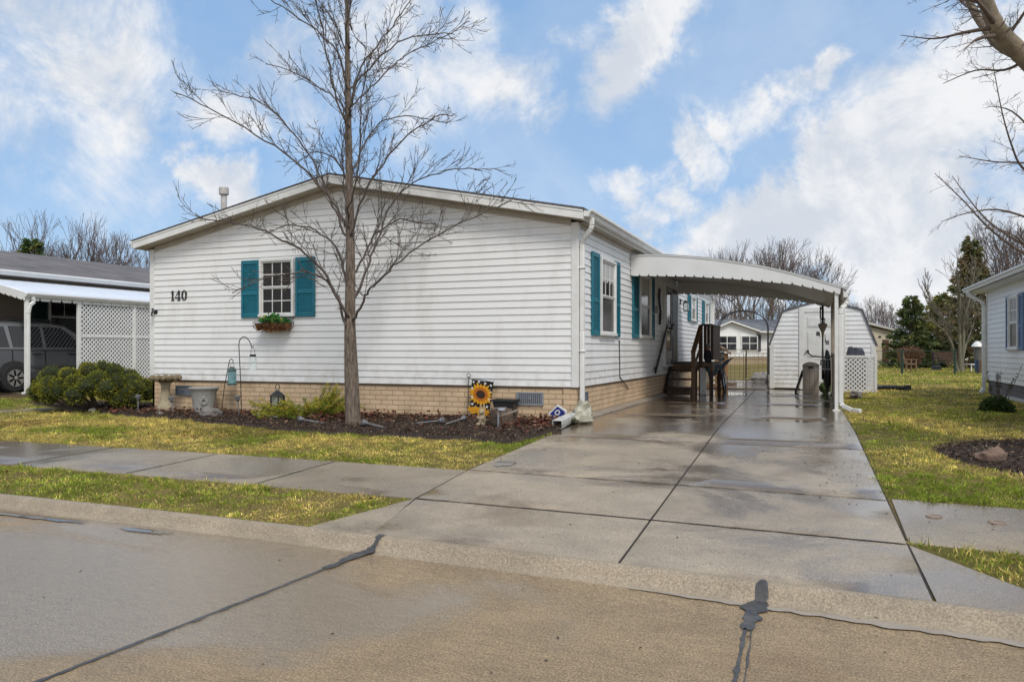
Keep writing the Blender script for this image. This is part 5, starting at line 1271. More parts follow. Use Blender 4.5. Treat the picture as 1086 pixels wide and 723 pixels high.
# ---------------------------------------------------------------- neighbour on the left
WX = -17.2
nh = T('neighbour_house', 'long tan-sided house with grey shingle roof behind the left carport', 'house', (WX-4,8,0))
nhp = plane_x(WX)
mb = MB(); siding(mb, nhp, lambda z: (-.5, 20), .5, 3.1, .13); mb.box(WX-8,-.5,.5,WX-.02,20,3.12)
mb.prism([(WX-8,-.49,3.1),(WX,-.49,3.1),(WX-4,-.49,4.0)], (0,20.4,0)); P('wall', mb, sid_r, nh)
mb = MB(); mb.box(WX-8,-.45,-.3,WX-.03,19.9,.5); P('skirting', mb, block, nh)
mb = MB(); mb.prism([(WX-8.35,-.8,3.14),(WX-4,-.8,4.23),(WX+.33,-.8,3.15),(WX+.33,-.8,3.10),(WX-4,-.8,4.18),(WX-8.35,-.8,3.09)], (0,21,0)); P('roof', mb, M_shingle('brown_grey_shingle', (.13,.115,.11), (.18,.16,.15), 0, .9, .12), nh)
mb = MB(); gutter_run(mb, WX+.33, -.8, 20.2, 3.16, 1, .12, .13); mb.box(WX+.01,-.78,3.02,WX+.33,20.2,3.06); P('gutter', mb, trim2, nh, bevel=.004)
shutter(nh, nhp, 4.30,4.76,1.35,2.60, M('dark_green_paint', (.012,.045,.04), rough=.5)); window(nh, nhp, 4.80,6.2,1.35,2.62, (3,1,False), glass, glass)
window(nh, nhp, 9.0,10.2,1.35,2.62, None, glass, glass)
LX = -14.5
nc = T('neighbour_carport', 'white carport with straight sloping roof over the parked grey suv', 'carport', (LX,6,0))
mb = MB(); ny = 90; y0, y1 = 2.15, 14.5; cols = []
for k in range(ny+1):
    y = y0+(y1-y0)*k/ny; h = .022 if k % 2 else 0
    for (x, z) in ((WX+.02,2.93),(WX+.9,2.82),(WX+1.8,2.63),(LX+.06,2.40)): mb.v.append((x, y, z+h*.6))
for k in range(ny):
    for i in range(3): mb.f.append((k*4+i,k*4+i+1,(k+1)*4+i+1,(k+1)*4+i))
r_ = P('roof', mb, M('white_pan', (.72,.75,.79), (.66,.69,.74), rough=.35, scale=2), nc); q = r_.modifiers.new('thick','SOLIDIFY'); q.thickness = .02
mb = MB(); tp = [(WX+.03,2.94),(WX+.9,2.83),(WX+1.8,2.64),(LX+.06,2.41)]
tz_ = lerpf([(a,b_) for a, b_ in tp]); x = WX+.05; w_ = .2
while x < LX+.04:
    x1 = min(x+w_, LX+.05); bz = tz_(x)-.2; bz1 = tz_(x1)-.2
    mb.prism([(x,y0-.012,tz_(x)),(x1,y0-.012,tz_(x1)),(x1,y0-.012,bz1+.04),(x1-.03,y0-.012,bz1),(x+.03,y0-.012,bz),(x,y0-.012,bz+.04)], (0,.01,0)); x += w_
P('valance', mb, trim2, nc)
mb = MB(); gutter_run(mb, LX+.04, y0-.02, y1, 2.40, 1, .1, .09); ng = P('gutter', mb, trim2, nc)
mb = MB(); y = y0+.1
while y < y1-.2:
    mb.prism([(LX+.03,y+.02,2.22),(LX+.03,y+.25,2.22),(LX+.03,y+.28,2.31),(LX+.03,y-.01,2.31)], (.008,0,0)); y += .29
P('side_valance', mb, trim2, nc)
for yy in (2.22, 3.62, 5.35, 7.1, 9, 11, 13):
    mb = MB(); mb.box(LX-.04,yy-.045,-.12,LX+.03,yy+.045,2.36); mb.box(LX-.08,yy-.08,-.13,LX+.07,yy+.08,.02); P('post', mb, trim, nc, bevel=.006)
mb = MB(); rect_pipe(mb, [(LX+.09,2.3,2.30),(LX+.09,2.34,2.2),(LX+.075,2.24,2.1),(LX+.07,2.2,1.9),(LX+.07,2.2,.05)], .08, .07); P('downspout', mb, trim, ng, bevel=.012)
mb = MB(); lattice(mb, plane_x(LX), 3.66, 12.9, .0, 2.24, .118, .036, -.008, .007); P('lattice', mb, trim2, nc)
mb = MB(); mb.box(LX-.02,3.66,1.36,LX+.022,12.9,1.42); mb.box(LX-.021,3.66,2.22,LX+.021,12.9,2.28); mb.box(LX-.021,3.66,-.06,LX+.021,12.9,.02); P('rail', mb, trim, nc)
mb = MB(); mb.box(WX,0,-.1,LX+.1,14,-.02); S('parking_pad', mb, drivec, 'concrete parking pad under the left carport', 'paving')

# ---------------------------------------------------------------- the suv under it (faces +Y)
car = T('parked_suv', 'silver grey suv parked under the left white carport', 'suv', (-16.2,3.8,-.02))
cx, gz = -16.2, -.02; yr, yf = 2.49, 5.12; W = .90
def prof_body():
    return [(1.52,.42),(1.50,.70),(1.56,.98),(1.60,1.06),(3.0,1.06),(4.7,1.05),(5.5,.98),(6.02,.84),(6.10,.62),(6.08,.36),(5.9,.28),(1.7,.30)]
def loft(mb, pts, ins):
    """side outline -> rounded body: ins(z, side) gives the half width"""
    n = len(pts)
    rows = [(-1,.0),(-.97,.035),(-.5,0.05),(.5,.05),(.97,.035),(1,.0)]
    for s, sh in ((-1,0),(1,0)):
        pass
    A = [(cx+s*ins(z), y, gz+z) for s in (-1,1) for (y, z) in pts]
    mb.add(A, [tuple(range(n)), tuple(range(2*n-1,n-1,-1))] + [((i+1)%n, i, n+i, n+(i+1)%n) for i in range(n)])
mb = MB(); loft(mb, prof_body(), lambda z: W-.05*max(0,(z-.75)/.3)-.03*max(0,(.5-z)/.2))
P('body', mb, silver, car, bevel=.05)
mb = MB(); loft(mb, [(1.60,1.03),(1.66,1.30),(1.82,1.64),(2.05,1.76),(2.6,1.80),(3.5,1.79),(4.0,1.72),(4.35,1.50),(4.80,1.03)], lambda z: W-.05-.17*max(0,(z-1.03)/.77))
P('cabin', mb, silver, car, bevel=.05)
hwz = lambda z: W-.05-.17*max(0,(z-1.03)/.77)+.006
for s in (1,-1):
    for pts in ([(1.86,1.12),(2.40,1.12),(2.32,1.63),(2.02,1.63)], [(2.50,1.12),(3.28,1.12),(3.26,1.65),(2.44,1.65)], [(3.38,1.12),(4.42,1.12),(4.05,1.50),(3.85,1.63),(3.36,1.65)]):
        mb = MB(); q = [(cx+s*hwz(z), y, gz+z) for y, z in pts]; mb.prism(q, (s*.006,0,0)); P('side_window', mb, glass, car)
    mb = MB(); q = [(cx+s*(W+.004), y, gz+z) for y, z in ((1.62,.36),(6.0,.36),(6.0,.50),(1.62,.50))]; mb.prism(q, (s*.012,0,0)); mb.prism([(cx+s*(W-.0), y, gz+z) for y, z in ((2.9,.60),(4.7,.60),(4.7,.66),(2.9,.66))], (s*.022,0,0)); P('cladding', mb, M('dark_cladding', (.055,.056,.06), rough=.6), car, bevel=.004)
    for yy in (3.02, 3.98):
        mb = MB(); mb.box(cx+s*(W-.03),yy,gz+.93,cx+s*(W+.02),yy+.17,gz+.965); P('door_handle', mb, bplastic, car, bevel=.008)
    mb = MB()
    for yy in (2.46, 3.33, 4.55):
        pts = [(yy,.5),(yy,1.05)]; mb.bar((cx+s*(W-.012+.001),yy,gz+.5),(cx+s*(W-.045),yy,gz+1.04),.006,.02)
    P('door_seam', mb, dark, car)
    for wy in (yr, yf):
        mb = MB(); n = 20; q = []
        pts = [(wy+.42*math.cos(a), .36+.42*math.sin(a)) for a in [math.pi*k/n for k in range(n+1)]] + [(wy-.42,.30),(wy+.42,.30)]
        mb.prism([(cx+s*(W+.002),y,gz+z) for y, z in pts], (s*.014,0,0)); P('wheel_arch', mb, M('arch_dark', (.03,.03,.032), rough=.7), car)
        mb = MB(); lp = [(.20,-.11),(.32,-.11),(.345,-.08),(.345,.08),(.32,.11),(.20,.11)]
        l = MB().lathe(lp, (0,0,0), 28); mb.v = [(cx+s*(W-.085)+z, wy+x, gz+.355+y) for x, y, z in l.v]; mb.f = l.f; wh = P('wheel', mb, rubber, car)
        mb = MB(); l = MB().lathe([(.185,0),(.215,.0),(.215,.03),(.20,.03)], (0,0,0), 28); o = cx+s*(W+.034)
        mb.v = [(o+s*(z-.02), wy+x, gz+.355+y) for x, y, z in l.v]; mb.f = l.f
        for k in range(7):
            a = 2*math.pi*k/7; mb.bar((o, wy+.03*math.cos(a), gz+.355+.03*math.sin(a)), (o, wy+.20*math.cos(a), gz+.355+.20*math.sin(a)), .045, .02, up=(1,0,0))
        l = MB().lathe([(.0501,0),(.05,.02),(.03,.03)], (0,0,0), 14); mb.add([(o+s*z, wy+x, gz+.355+y) for x, y, z in l.v], l.f); P('rim', mb, rim, wh)
    mb = MB(); mb.box(cx+s*(W-.14),1.545,gz+.85,cx+s*(W-.03),1.62,gz+1.35); P('tail_light', mb, red, car, bevel=.01)
    mb = MB(); mb.box(cx+s*.55,5.98,gz+.62,cx+s*.84,6.09,gz+.78); P('headlight', mb, clear, car, bevel=.02)
    mb = MB(); mb.box(cx+s*(W-.02),4.30,gz+1.06,cx+s*(W+.17),4.45,gz+1.2); P('mirror', mb, silver, car, bevel=.03)
    mb = MB(); mb.bar((cx+s*.68,1.95,gz+1.835),(cx+s*.68,3.6,gz+1.83),.03,.03); mb.box(cx+s*.66,2.0,gz+1.77,cx+s*.70,2.08,gz+1.83); mb.box(cx+s*.66,3.5,gz+1.77,cx+s*.70,3.58,gz+1.83); P('roof_rail', mb, bplastic, car)
mb = MB(); mb.add([(cx-.66,1.665,gz+1.22),(cx+.66,1.665,gz+1.22),(cx+.6,1.80,gz+1.62),(cx-.6,1.80,gz+1.62)], [(0,1,2,3)]); P('rear_window', mb, glass, car)
mb = MB(); mb.box(cx-.8,1.46,gz+.38,cx+.8,1.56,gz+.62); mb.box(cx-.8,6.04,gz+.34,cx+.8,6.14,gz+.56); P('bumper', mb, M('bumper_grey', (.06,.06,.065), rough=.5), car, bevel=.03)

# ---------------------------------------------------------------- neighbour on the right
RX = 6.9; RY0, RY1 = -1.0, 10.35
rh = T('white_house', 'white house with slate blue shutters and grey block base at the right edge', 'house', (RX+3.5,5,0))
rp = plane_x(RX, -1)
mb = MB(); siding(mb, rp, lambda z: (RY0, RY1), .33, 2.48, .108, flip=True); mb.box(RX+.02,RY0,.33,RX+7,RY1,2.5); mb.prism([(RX,RY0+.01,2.49),(RX+7,RY0+.01,2.49),(RX+3.5,RY0+.01,3.35)], (0,RY1-RY0-.02,0)); P('wall', mb, sid_n, rh)
mb = MB(); mb.box(RX+.02,RY0+.02,-.2,RX+6.98,RY1-.02,.33); rs = P('skirting', mb, block, rh)
mb = MB(); mb.prism([(RX-.06,RY0,-.1),(RX+.02,RY0,-.1),(RX+.02,RY0,.07),(RX-.03,RY0,.07)], (0,6.9-RY0+1.6,0)); P('footing', mb, M('pale_footing', (.5,.49,.47), rough=.8), rh)
mb = MB(); mb.box(RX-.02,RY1-.09,.33,RX+.0,RY1+.02,2.48); mb.box(RX-.021,RY1,.331,RX+.09,RY1+.02,2.479); mb.box(RX-.02,RY0-.02,.33,RX+.0,RY0+.09,2.48); P('corner_trim', mb, trim, rh, bevel=.004)
mb = MB(); mb.prism([(RX-.33,RY0-.3,2.50),(RX+3.5,RY0-.3,3.48),(RX+7.33,RY0-.3,2.50),(RX+7.33,RY0-.3,2.46),(RX+3.5,RY0-.3,3.43),(RX-.33,RY0-.3,2.46)], (0,RY1-RY0+1.0,0)); P('roof', mb, shingle, rh)
mb = MB(); gutter_run(mb, RX-.32, RY0-.3, RY1+.7, 2.52, -1, .1, .1); mb.box(RX-.3,RY0-.29,2.40,RX,RY1+.69,2.42)
for yy in (RY1+.68, RY0-.3):
    for (xa, xb) in ((RX-.33,RX+3.5),(RX+3.5,RX+7.33)):
        za = 2.48 if xa < RX+3 else 3.46; zb = 3.46 if xa < RX+3 else 2.48
        mb.prism([(xa,yy,za),(xb,yy,zb),(xb,yy,zb-.15),(xa,yy,za-.15)], (0,.02,0))
P('fascia', mb, trim2, rh, bevel=.003)
mb = MB(); rect_pipe(mb, [(RX-.37,RY1+.1,2.42),(RX-.37,RY1+.08,2.34),(RX-.10,RY1+.03,2.16),(RX-.07,RY1-.0,2.08),(RX-.07,RY1-.0,.12),(RX-.16,RY1-.2,.03)], .08, .07); P('downspout', mb, trim, rh, bevel=.012)
def rshut(a, b_): shutter(rh, rp, a, b_, 1.02, 2.14, blue)
window(rh, rp, 7.12,7.93,1.04,2.12, (2,2,False), glass_c, glass_m); rshut(7.95,8.22); rshut(6.75,7.10)
window(rh, rp, 2.6,3.6,1.04,2.12, (2,2,False), glass_c, glass_m); rshut(3.62,3.95); rshut(2.25,2.58)

# ---------------------------------------------------------------- garden arch, gate and fence behind the driveway
def ga(x0, x1, y):
    t = T('garden_arch', 'rusty dark metal garden arch over the walk behind the patio', 'garden arch', ((x0+x1)/2,y,0))
    for yy in (y, y+.45):
        mb = MB(); pts = [(x0,yy,0),(x0,yy,1.75)]; n = 12; c = (x0+x1)/2; r = (x1-x0)/2
        pts += [(c-r*math.cos(math.pi*k/n), yy, 1.75+.55*math.sin(math.pi*k/n)) for k in range(1, n)] + [(x1,yy,1.75),(x1,yy,0)]
        mb.tube(pts, .016, 6); P('hoop', mb, black, t)
    mb = MB()
    for z in [.3*k for k in range(1, 6)]:
        for xx in (x0, x1): mb.tube([(xx,y,z),(xx,y+.45,z)], .009, 5)
    for k in range(2, 11, 2):
        a = math.pi*k/12; mb.tube([((x0+x1)/2-(x1-x0)/2*math.cos(a),y,1.75+.55*math.sin(a)),((x0+x1)/2-(x1-x0)/2*math.cos(a),y+.45,1.75+.55*math.sin(a))], .009, 5)
    P('rung', mb, black, t)
ga(.16, 1.70, 15.0)
gt = T('wire_gate', 'thin brown wire gate panels standing under the garden arch', 'gate', (.95,15.6,0))
for (a, b_) in ((.22,.92),(.98,1.66)):
    mb = MB(); mb.tube([(a,15.6,.05),(a,15.6,.92),(b_,15.6,.92),(b_,15.6,.05),(a,15.6,.05)], .014, 5)
    for k in range(1, 5): mb.tube([(a+(b_-a)*k/5,15.6,.05),(a+(b_-a)*k/5,15.6,.92)], .005, 4)
    for k in range(1, 4): mb.tube([(a,15.6,.05+.22*k),(b_,15.6,.05+.22*k)], .004, 4)
    P('panel', mb, M('rust_iron', (.07,.04,.03), rough=.8), gt)
def wire_fence(label, x0, y0, x1, y1, h, n, m, pw=.03, rails=3, top=True):
    t = T('wire_fence', label, 'fence', (x0,y0,0)); d = Vector((x1-x0,y1-y0,0))
    for k in range(n+1):
        p = Vector((x0,y0,0))+d*k/n; mb = MB(); mb.tube([p,p+Vector((0,0,h+.08))], pw, 6); P('post', mb, m, t)
    mb = MB()
    for k in range(rails):
        z = h*(k+1)/rails; mb.tube([(x0,y0,z),(x1,y1,z)], .012 if (top and k == rails-1) else .007, 4)
    nn = int(d.length/.16)
    for k in range(nn): p = Vector((x0,y0,.03))+d*k/nn; mb.tube([p, p+Vector((0,0,h-.04))], .0025, 3)
    P('mesh', mb, m, t)
rustm = M('rust_post', (.09,.06,.045), (.05,.035,.03), rough=.8)
wire_fence('brown wire fence with thin posts behind the garden arch', -3.5,19.5,4.0,19.5,1.05,9,rustm,.025)
green_p = M('green_post', (.012,.045,.03), rough=.5)
wire_fence('low green-posted wire fence across the back lawn', 4.3,24.0,8.6,27.0,1.0,2,green_p,.045,2)
# small orange wooden hutch seen past the porch
hu = T('wooden_hutch', 'small orange wooden hutch with pitched top beyond the porch', 'hutch', (.42,13.6,0))
mb = MB(); mb.box(.27,13.4,.22,.62,13.8,.92)
for k in range(4): mb.box(.275+.088*k,13.39,.24,.275+.088*k+.078,13.4,.90)
P('body', mb, wood_o, hu)
mb = MB(); mb.prism([(.18,13.3,.90),(.445,13.3,1.10),(.71,13.3,.90),(.71,13.3,.94),(.445,13.3,1.15),(.18,13.3,.94)], (0,.6,0)); P('roof', mb, wood_l, hu)
for (x, y) in ((.30,13.43),(.59,13.43),(.30,13.77),(.59,13.77)):
    mb = MB(); mb.box(x-.025,y-.025,0,x+.025,y+.025,.22); P('leg', mb, wood_l, hu)
mb = MB(); mb.ball((1.45,15.2,.14),(.28,.2,.17),16,10,.5,31); TM('rock', mb, rockp, 'pale boulder on the patio under the garden arch', 'rock', (1.45,15.2,0))
mb = MB(); mb.box(.2,10.9,.018,.75,10.98,.06); mb.bar((.3,11.4,.05),(.95,12.6,.05),.12,.05); TM('loose_planks', mb, wood_l, 'loose wet planks lying on the patio behind the bicycle', 'planks', (.5,11.5,0))
# corrugated drain pipe on the back lawn
mb = MB(); pts = [(4.5,11.4,.07),(4.75,11.5,.075),(5.0,11.45,.06),(5.2,11.25,.065),(5.3,11.2,.07)]; pp = subdiv([(p[0],p[1]) for p in pts], 8); rr = []
P3 = [(a, b_, .07) for a, b_ in pp]; mb.tube(P3, [.05+.010*(k%2) for k in range(len(P3))], 10); mb.box(5.24,11.12,.02,5.38,11.30,.14)
TM('drain_pipe', mb, bplastic, 'black corrugated drain pipe lying on the lawn right of the lattice screen', 'pipe', (4.9,11.4,0))
mb = MB(); mb.ball((3.95,7.2,.07),(.12,.2,.09),14,10,.5,41); TM('rock', mb, rockm, 'dark stone at the lawn edge behind the front carport post', 'rock', (3.95,7.2,0))

# ---------------------------------------------------------------- things across the back lawn
def VP(px, D, z=0):   # a point D metres out along the photographer's view
    p = co.location + FW*D + RT*((px-543)/815*D); return (p.x, p.y, z)
# far white house beyond the fence
o = VP(792, 58); fh = T('far_white_house', 'far white house with grey roof, small front gable and dark shutters beyond the arch', 'house', o)
bx, by = o[0], o[1]
def LP(u, d, z): return (bx + RT.x*u + FW.x*d, by + RT.y*u + FW.y*d, z)
fpos = lambda t, oo, z: LP(t, -oo, z)
class FB(MB):
    def lbox(self, u0, u1, d0, d1, z0, z1):
        vs = [LP(u0,d0,z0),LP(u1,d0,z0),LP(u1,d1,z0),LP(u0,d1,z0),LP(u0,d0,z1),LP(u1,d0,z1),LP(u1,d1,z1),LP(u0,d1,z1)]
        return self.add(vs, [(3,2,1,0),(4,5,6,7),(0,1,5,4),(1,2,6,5),(2,3,7,6),(3,0,4,7)])
    def lprism(self, pts, d0, d1): return self.prism([LP(u,d0,z) for u, z in pts], FW*(d1-d0))
mb = FB(); mb.lbox(-2.9,6.5,0,7,.55,2.5); mb.lprism([(-3.0,2.45),(-1.4,3.12),(.55,2.45),(.5,.55),(-2.95,.55)],-.6,4); mb.lprism([(-2.9,2.5),(6.5,2.5),(6.5,2.51),(-2.9,2.51)],0,7)
P('wall', mb, sid_n, fh)
mb = FB(); mb.lbox(-2.9,6.5,.04,6.9,-.3,.55); mb.lbox(-2.9,.45,-.55,.03,-.3,.55); P('skirting', mb, M('tan_skirt', (.42,.33,.22), rough=.8), fh)
mb = FB(); q = [LP(-3.2,-.45,2.45),LP(6.9,-.45,2.45),LP(6.9,3.5,3.5),LP(-3.2,3.5,3.5),LP(6.9,7.4,2.45),LP(-3.2,7.4,2.45)]; mb.add(q, [(0,1,2,3),(3,2,4,5)])
mb.lprism([(-3.25,2.42),(-1.4,3.2),(.85,2.42),(.85,2.52),(-1.4,3.32),(-3.25,2.52)],-.9,3.2); P('roof', mb, shingle_y, fh)
mb = FB(); mb.lprism([(-3.25,2.34),(-1.4,3.12),(.85,2.34),(.85,2.45),(-1.4,3.24),(-3.25,2.45)],-.93,-.9); mb.lbox(.85,6.9,-.5,-.45,2.34,2.47); P('fascia', mb, trim, fh)
for (u0, u1, d) in ((-2.35,-1.0,-.62),(-.55,.55,-.62),(3.2,4.4,-.02),(5.2,6.1,-.02)):
    mb = FB(); mb.lbox(u0-.08,u1+.08,d-.06,d+.01,.98,2.12); f = P('window', mb, trim, fh); mb = FB(); mb.lbox(u0,u1,d-.08,d-.055,1.05,2.05); P('pane', mb, glass, f)
    mb = FB(); mb.lbox(u0,u1,d-.085,d-.08,1.52,1.57); mb.lbox((u0+u1)/2-.025,(u0+u1)/2+.025,d-.086,d-.08,1.05,2.05); P('muntin', mb, trim, f)
for (u0, u1, d) in ((.66,1.05,-.06),(2.75,3.10,-.06),(4.5,4.85,-.06)):
    mb = FB(); mb.lbox(u0,u1,d,d+.05,.95,2.2); P('shutter', mb, dkshut, fh)
# tan building
o = VP(926, 52); th = T('tan_building', 'cream stucco building with low roof and brown door behind the shed', 'building', o); bx, by = o[0], o[1]
mb = FB(); mb.lprism([(-3.4,-.2),(1.35,-.2),(1.35,2.25),(-.6,2.72),(-3.4,2.4)],0,6); P('wall', mb, cream_w, th)
mb = FB(); mb.lprism([(-3.7,2.42),(-.6,2.82),(1.6,2.27),(1.6,2.39),(-.6,2.98),(-3.7,2.54)],-.3,6.3); P('roof', mb, M('pale_roof_metal', (.6,.57,.52), rough=.6), th)
mb = FB(); mb.lbox(.62,1.05,-.03,0,.0,1.75); P('door', mb, M('rust_door', (.12,.06,.035), rough=.7), th)
mb = FB(); mb.lbox(.35,.52,-.05,0,1.9,2.0); P('wall_lamp', mb, black, th)
# far white house with a dark car
o = VP(1000, 78); f2 = T('distant_house', 'distant white house glimpsed between the evergreens', 'house', o); bx, by = o[0], o[1]
mb = FB(); mb.lbox(-3.5,5,0,6,-.3,2.3); P('wall', mb, sid_n, f2); mb = FB(); mb.lprism([(-3.9,2.25),(.7,3.1),(5.4,2.25),(5.4,2.35),(.7,3.22),(-3.9,2.35)],-.4,6.4); P('roof', mb, shingle_y, f2)
for u in (-1.2,.4,2.4):
    mb = FB(); mb.lbox(u,u+.8,-.04,.0,.9,1.9); P('window', mb, glass, f2)
o = VP(987, 66); dc = T('dark_car', 'dark grey car parked before the distant white house', 'car', o); bx, by = o[0], o[1]
mb = FB(); mb.lprism([(-1.9,.3),(-1.95,.8),(-1.2,.95),(-.7,1.42),(.5,1.45),(1.0,.98),(1.9,.85),(1.95,.35)],-.8,.8); P('body', mb, M('dark_paint', (.03,.033,.04), rough=.25), dc, bevel=.05)
for u in (-1.2,1.2):
    mb = FB(); mb.lprism([(u+.33*math.cos(2*math.pi*k/16),.33+.33*math.sin(2*math.pi*k/16)) for k in range(16)],-.84,-.6); P('wheel', mb, rubber, dc)
mb = FB(); mb.lprism([(-1.05,.97),(-.62,1.36),(.42,1.38),(.82,.99)],-.81,-.8); P('side_window', mb, glass, dc)
# park bench
o = VP(1006, 40); be = T('park_bench', 'brown slatted bench left of the bare multi-stemmed tree on the back lawn', 'bench', o); bx, by = o[0], o[1]
mb = FB()
for k in range(5): mb.lbox(-.75,.75,-.28+.11*k,-.28+.11*k+.085,.42,.455)
P('seat', mb, wood, be)
mb = FB()
for k in range(4): mb.lbox(-.75,.75,.24+.02*k,.265+.02*k,.52+.11*k,.61+.11*k)
P('backrest', mb, wood, be)
for u in (-.7,.66):
    mb = FB(); mb.lbox(u,u+.05,-.28,-.23,0,.65); mb.lbox(u,u+.05,.20,.27,0,.95); mb.lbox(u,u+.05,-.28,.25,.60,.65); P('leg', mb, black, be)
o = VP(995, 39.5); bx, by = o[0], o[1]; mb = FB(); mb.lbox(-.28,.1,-.15,.15,0,.25); TM('plant_tub', mb, bplastic, 'low dark tub on the lawn at the left end of the bench', 'tub', o, bevel=.03)
# lawn chair
o = VP(959, 36); ch = T('garden_chair', 'weathered wooden garden chair in front of the brown shrub', 'chair', o); bx, by = o[0], o[1]
mb = FB(); mb.lbox(-.05,.45,-.25,.25,.36,.42); P('seat', mb, wood_l, ch)
mb = FB(); mb.prism([LP(-.1,-.25,.40),LP(-.02,-.25,.40),LP(-.22,-.25,1.12),LP(-.30,-.25,1.12)], FW*.5); P('backrest', mb, wood_l, ch)
for (u, d) in ((-.05,-.25),(.40,-.25),(-.05,.20),(.40,.20)):
    mb = FB(); mb.lbox(u,u+.06,d,d+.05,0,.60); P('leg', mb, wood_l, ch)
mb = FB(); mb.lbox(-.15,.48,-.28,-.20,.58,.62); mb.lbox(-.15,.48,.2,.28,.58,.62); P('armrest', mb, wood_l, ch)
# timber post, lantern post, blue barrel, white table near the right house
o = VP(1043, 34); bx, by = o[0], o[1]; mb = FB(); mb.lbox(-.12,.12,-.12,.12,0,1.35); mb.lbox(-.14,.14,-.14,.14,1.35,1.40); TM('timber_post', mb, wood_o, 'stout orange timber post beside the far corner of the right house', 'post', o, bevel=.01)
o = VP(1036.5, 33); bf = T('bird_feeder', 'tall bird feeder with white domed cap left of the timber post', 'bird feeder', o); bx, by = o[0], o[1]
mb = MB().lathe([(.03,0),(.03,.6)], o, 8); P('pole', mb, black, bf); mb = MB().lathe([(.13,.60),(.13,1.20)], o, 12); P('tube', mb, M('feeder_dark', (.05,.05,.05), (.12,.12,.11), rough=.3, scale=8), bf)
mb = MB().lathe([(.24,1.18),(.22,1.24),(.12,1.36),(.02,1.42)], o, 14); P('cap', mb, trim, bf)
o = VP(1040.5, 35); mb = MB().lathe([(.22,0),(.25,.1),(.26,.25),(.25,.6),(.24,.68),(.2,.7)], o, 18); TM('blue_barrel', mb, M('blue_plastic', (.02,.09,.22), rough=.4), 'blue plastic barrel standing behind the timber post', 'barrel', o)
o = VP(1036, 37); bx, by = o[0], o[1]; wt = T('white_table', 'low white table between the bird feeder and the multi-stemmed tree', 'table', o)
mb = FB(); mb.lbox(-.5,.6,-.35,.35,.33,.37); P('top', mb, trim, wt)
for (u, d) in ((-.45,-.3),(.52,-.3),(-.45,.28),(.52,.28)):
    mb = FB(); mb.lbox(u,u+.04,d,d+.04,0,.33); P('leg', mb, trim, wt)
# ---------------------------------------------------------------- trees
def smooth(pts, n=4):
    P_ = [Vector(p) for p in pts]; P_ = [P_[0]*2-P_[1]] + P_ + [P_[-1]*2-P_[-2]]; o = []
    for i in range(1, len(P_)-2):
        a, b_, c, d = P_[i-1:i+3]
        for k in range(n):
            t = k/n; o.append(.5*((2*b_)+(c-a)*t+(2*a-5*b_+4*c-d)*t*t+(3*b_-a-3*c+d)*t**3))
    return o + [P_[-2]]
rnd = random.Random(5)
def rv(): return Vector((rnd.gauss(0,1), rnd.gauss(0,1), rnd.gauss(0,1))).normalized()
HGT = {}
def sprout(mb, path, r0, r1, lvl, spacing, length, up=.25, ang=(35,60), minr=.0022, start=.15, side=None, sides=4):
    """twigs along a path, each with its own finer twigs"""
    L_ = 0; total = sum((b_-a).length for a, b_ in zip(path, path[1:])); nxt = total*start; flip = 1
    for a, b_ in zip(path, path[1:]):
        seg = (b_-a).length
        while nxt < L_+seg and seg > 0:
            f = (nxt-L_)/seg; p = a.lerp(b_, f); t = (b_-a).normalized(); u = nxt/total
            ax = t.cross(side if side is not None and rnd.random() < .6 else rv())
            if ax.length < .01: ax = t.orthogonal()
            d = Matrix.Rotation(R(rnd.uniform(*ang))*flip, 3, ax.normalized()) @ t; flip = -flip
            ln = length*(1.15-.75*u)*rnd.uniform(.45,1.25); r = max(minr, (r0+(r1-r0)*u)*rnd.uniform(.35,.6))
            n = 4 if lvl > 0 else 3; q = [p]; dd = d.normalized()
            for k in range(n):
                dd = (dd + rv()*.16 + Vector((0,0,up*.35))).normalized(); q.append(q[-1]+dd*ln/n)
            mb.tube(q, [r+(minr*.8-r)*k/n for k in range(n+1)], sides if lvl > 0 else 3, False)
            if lvl > 0: sprout(mb, q, r, minr, lvl-1, spacing*.8, length*.46, up, ang, minr, .2, side, sides)
            nxt += spacing*rnd.uniform(.6,1.5)
        L_ += seg
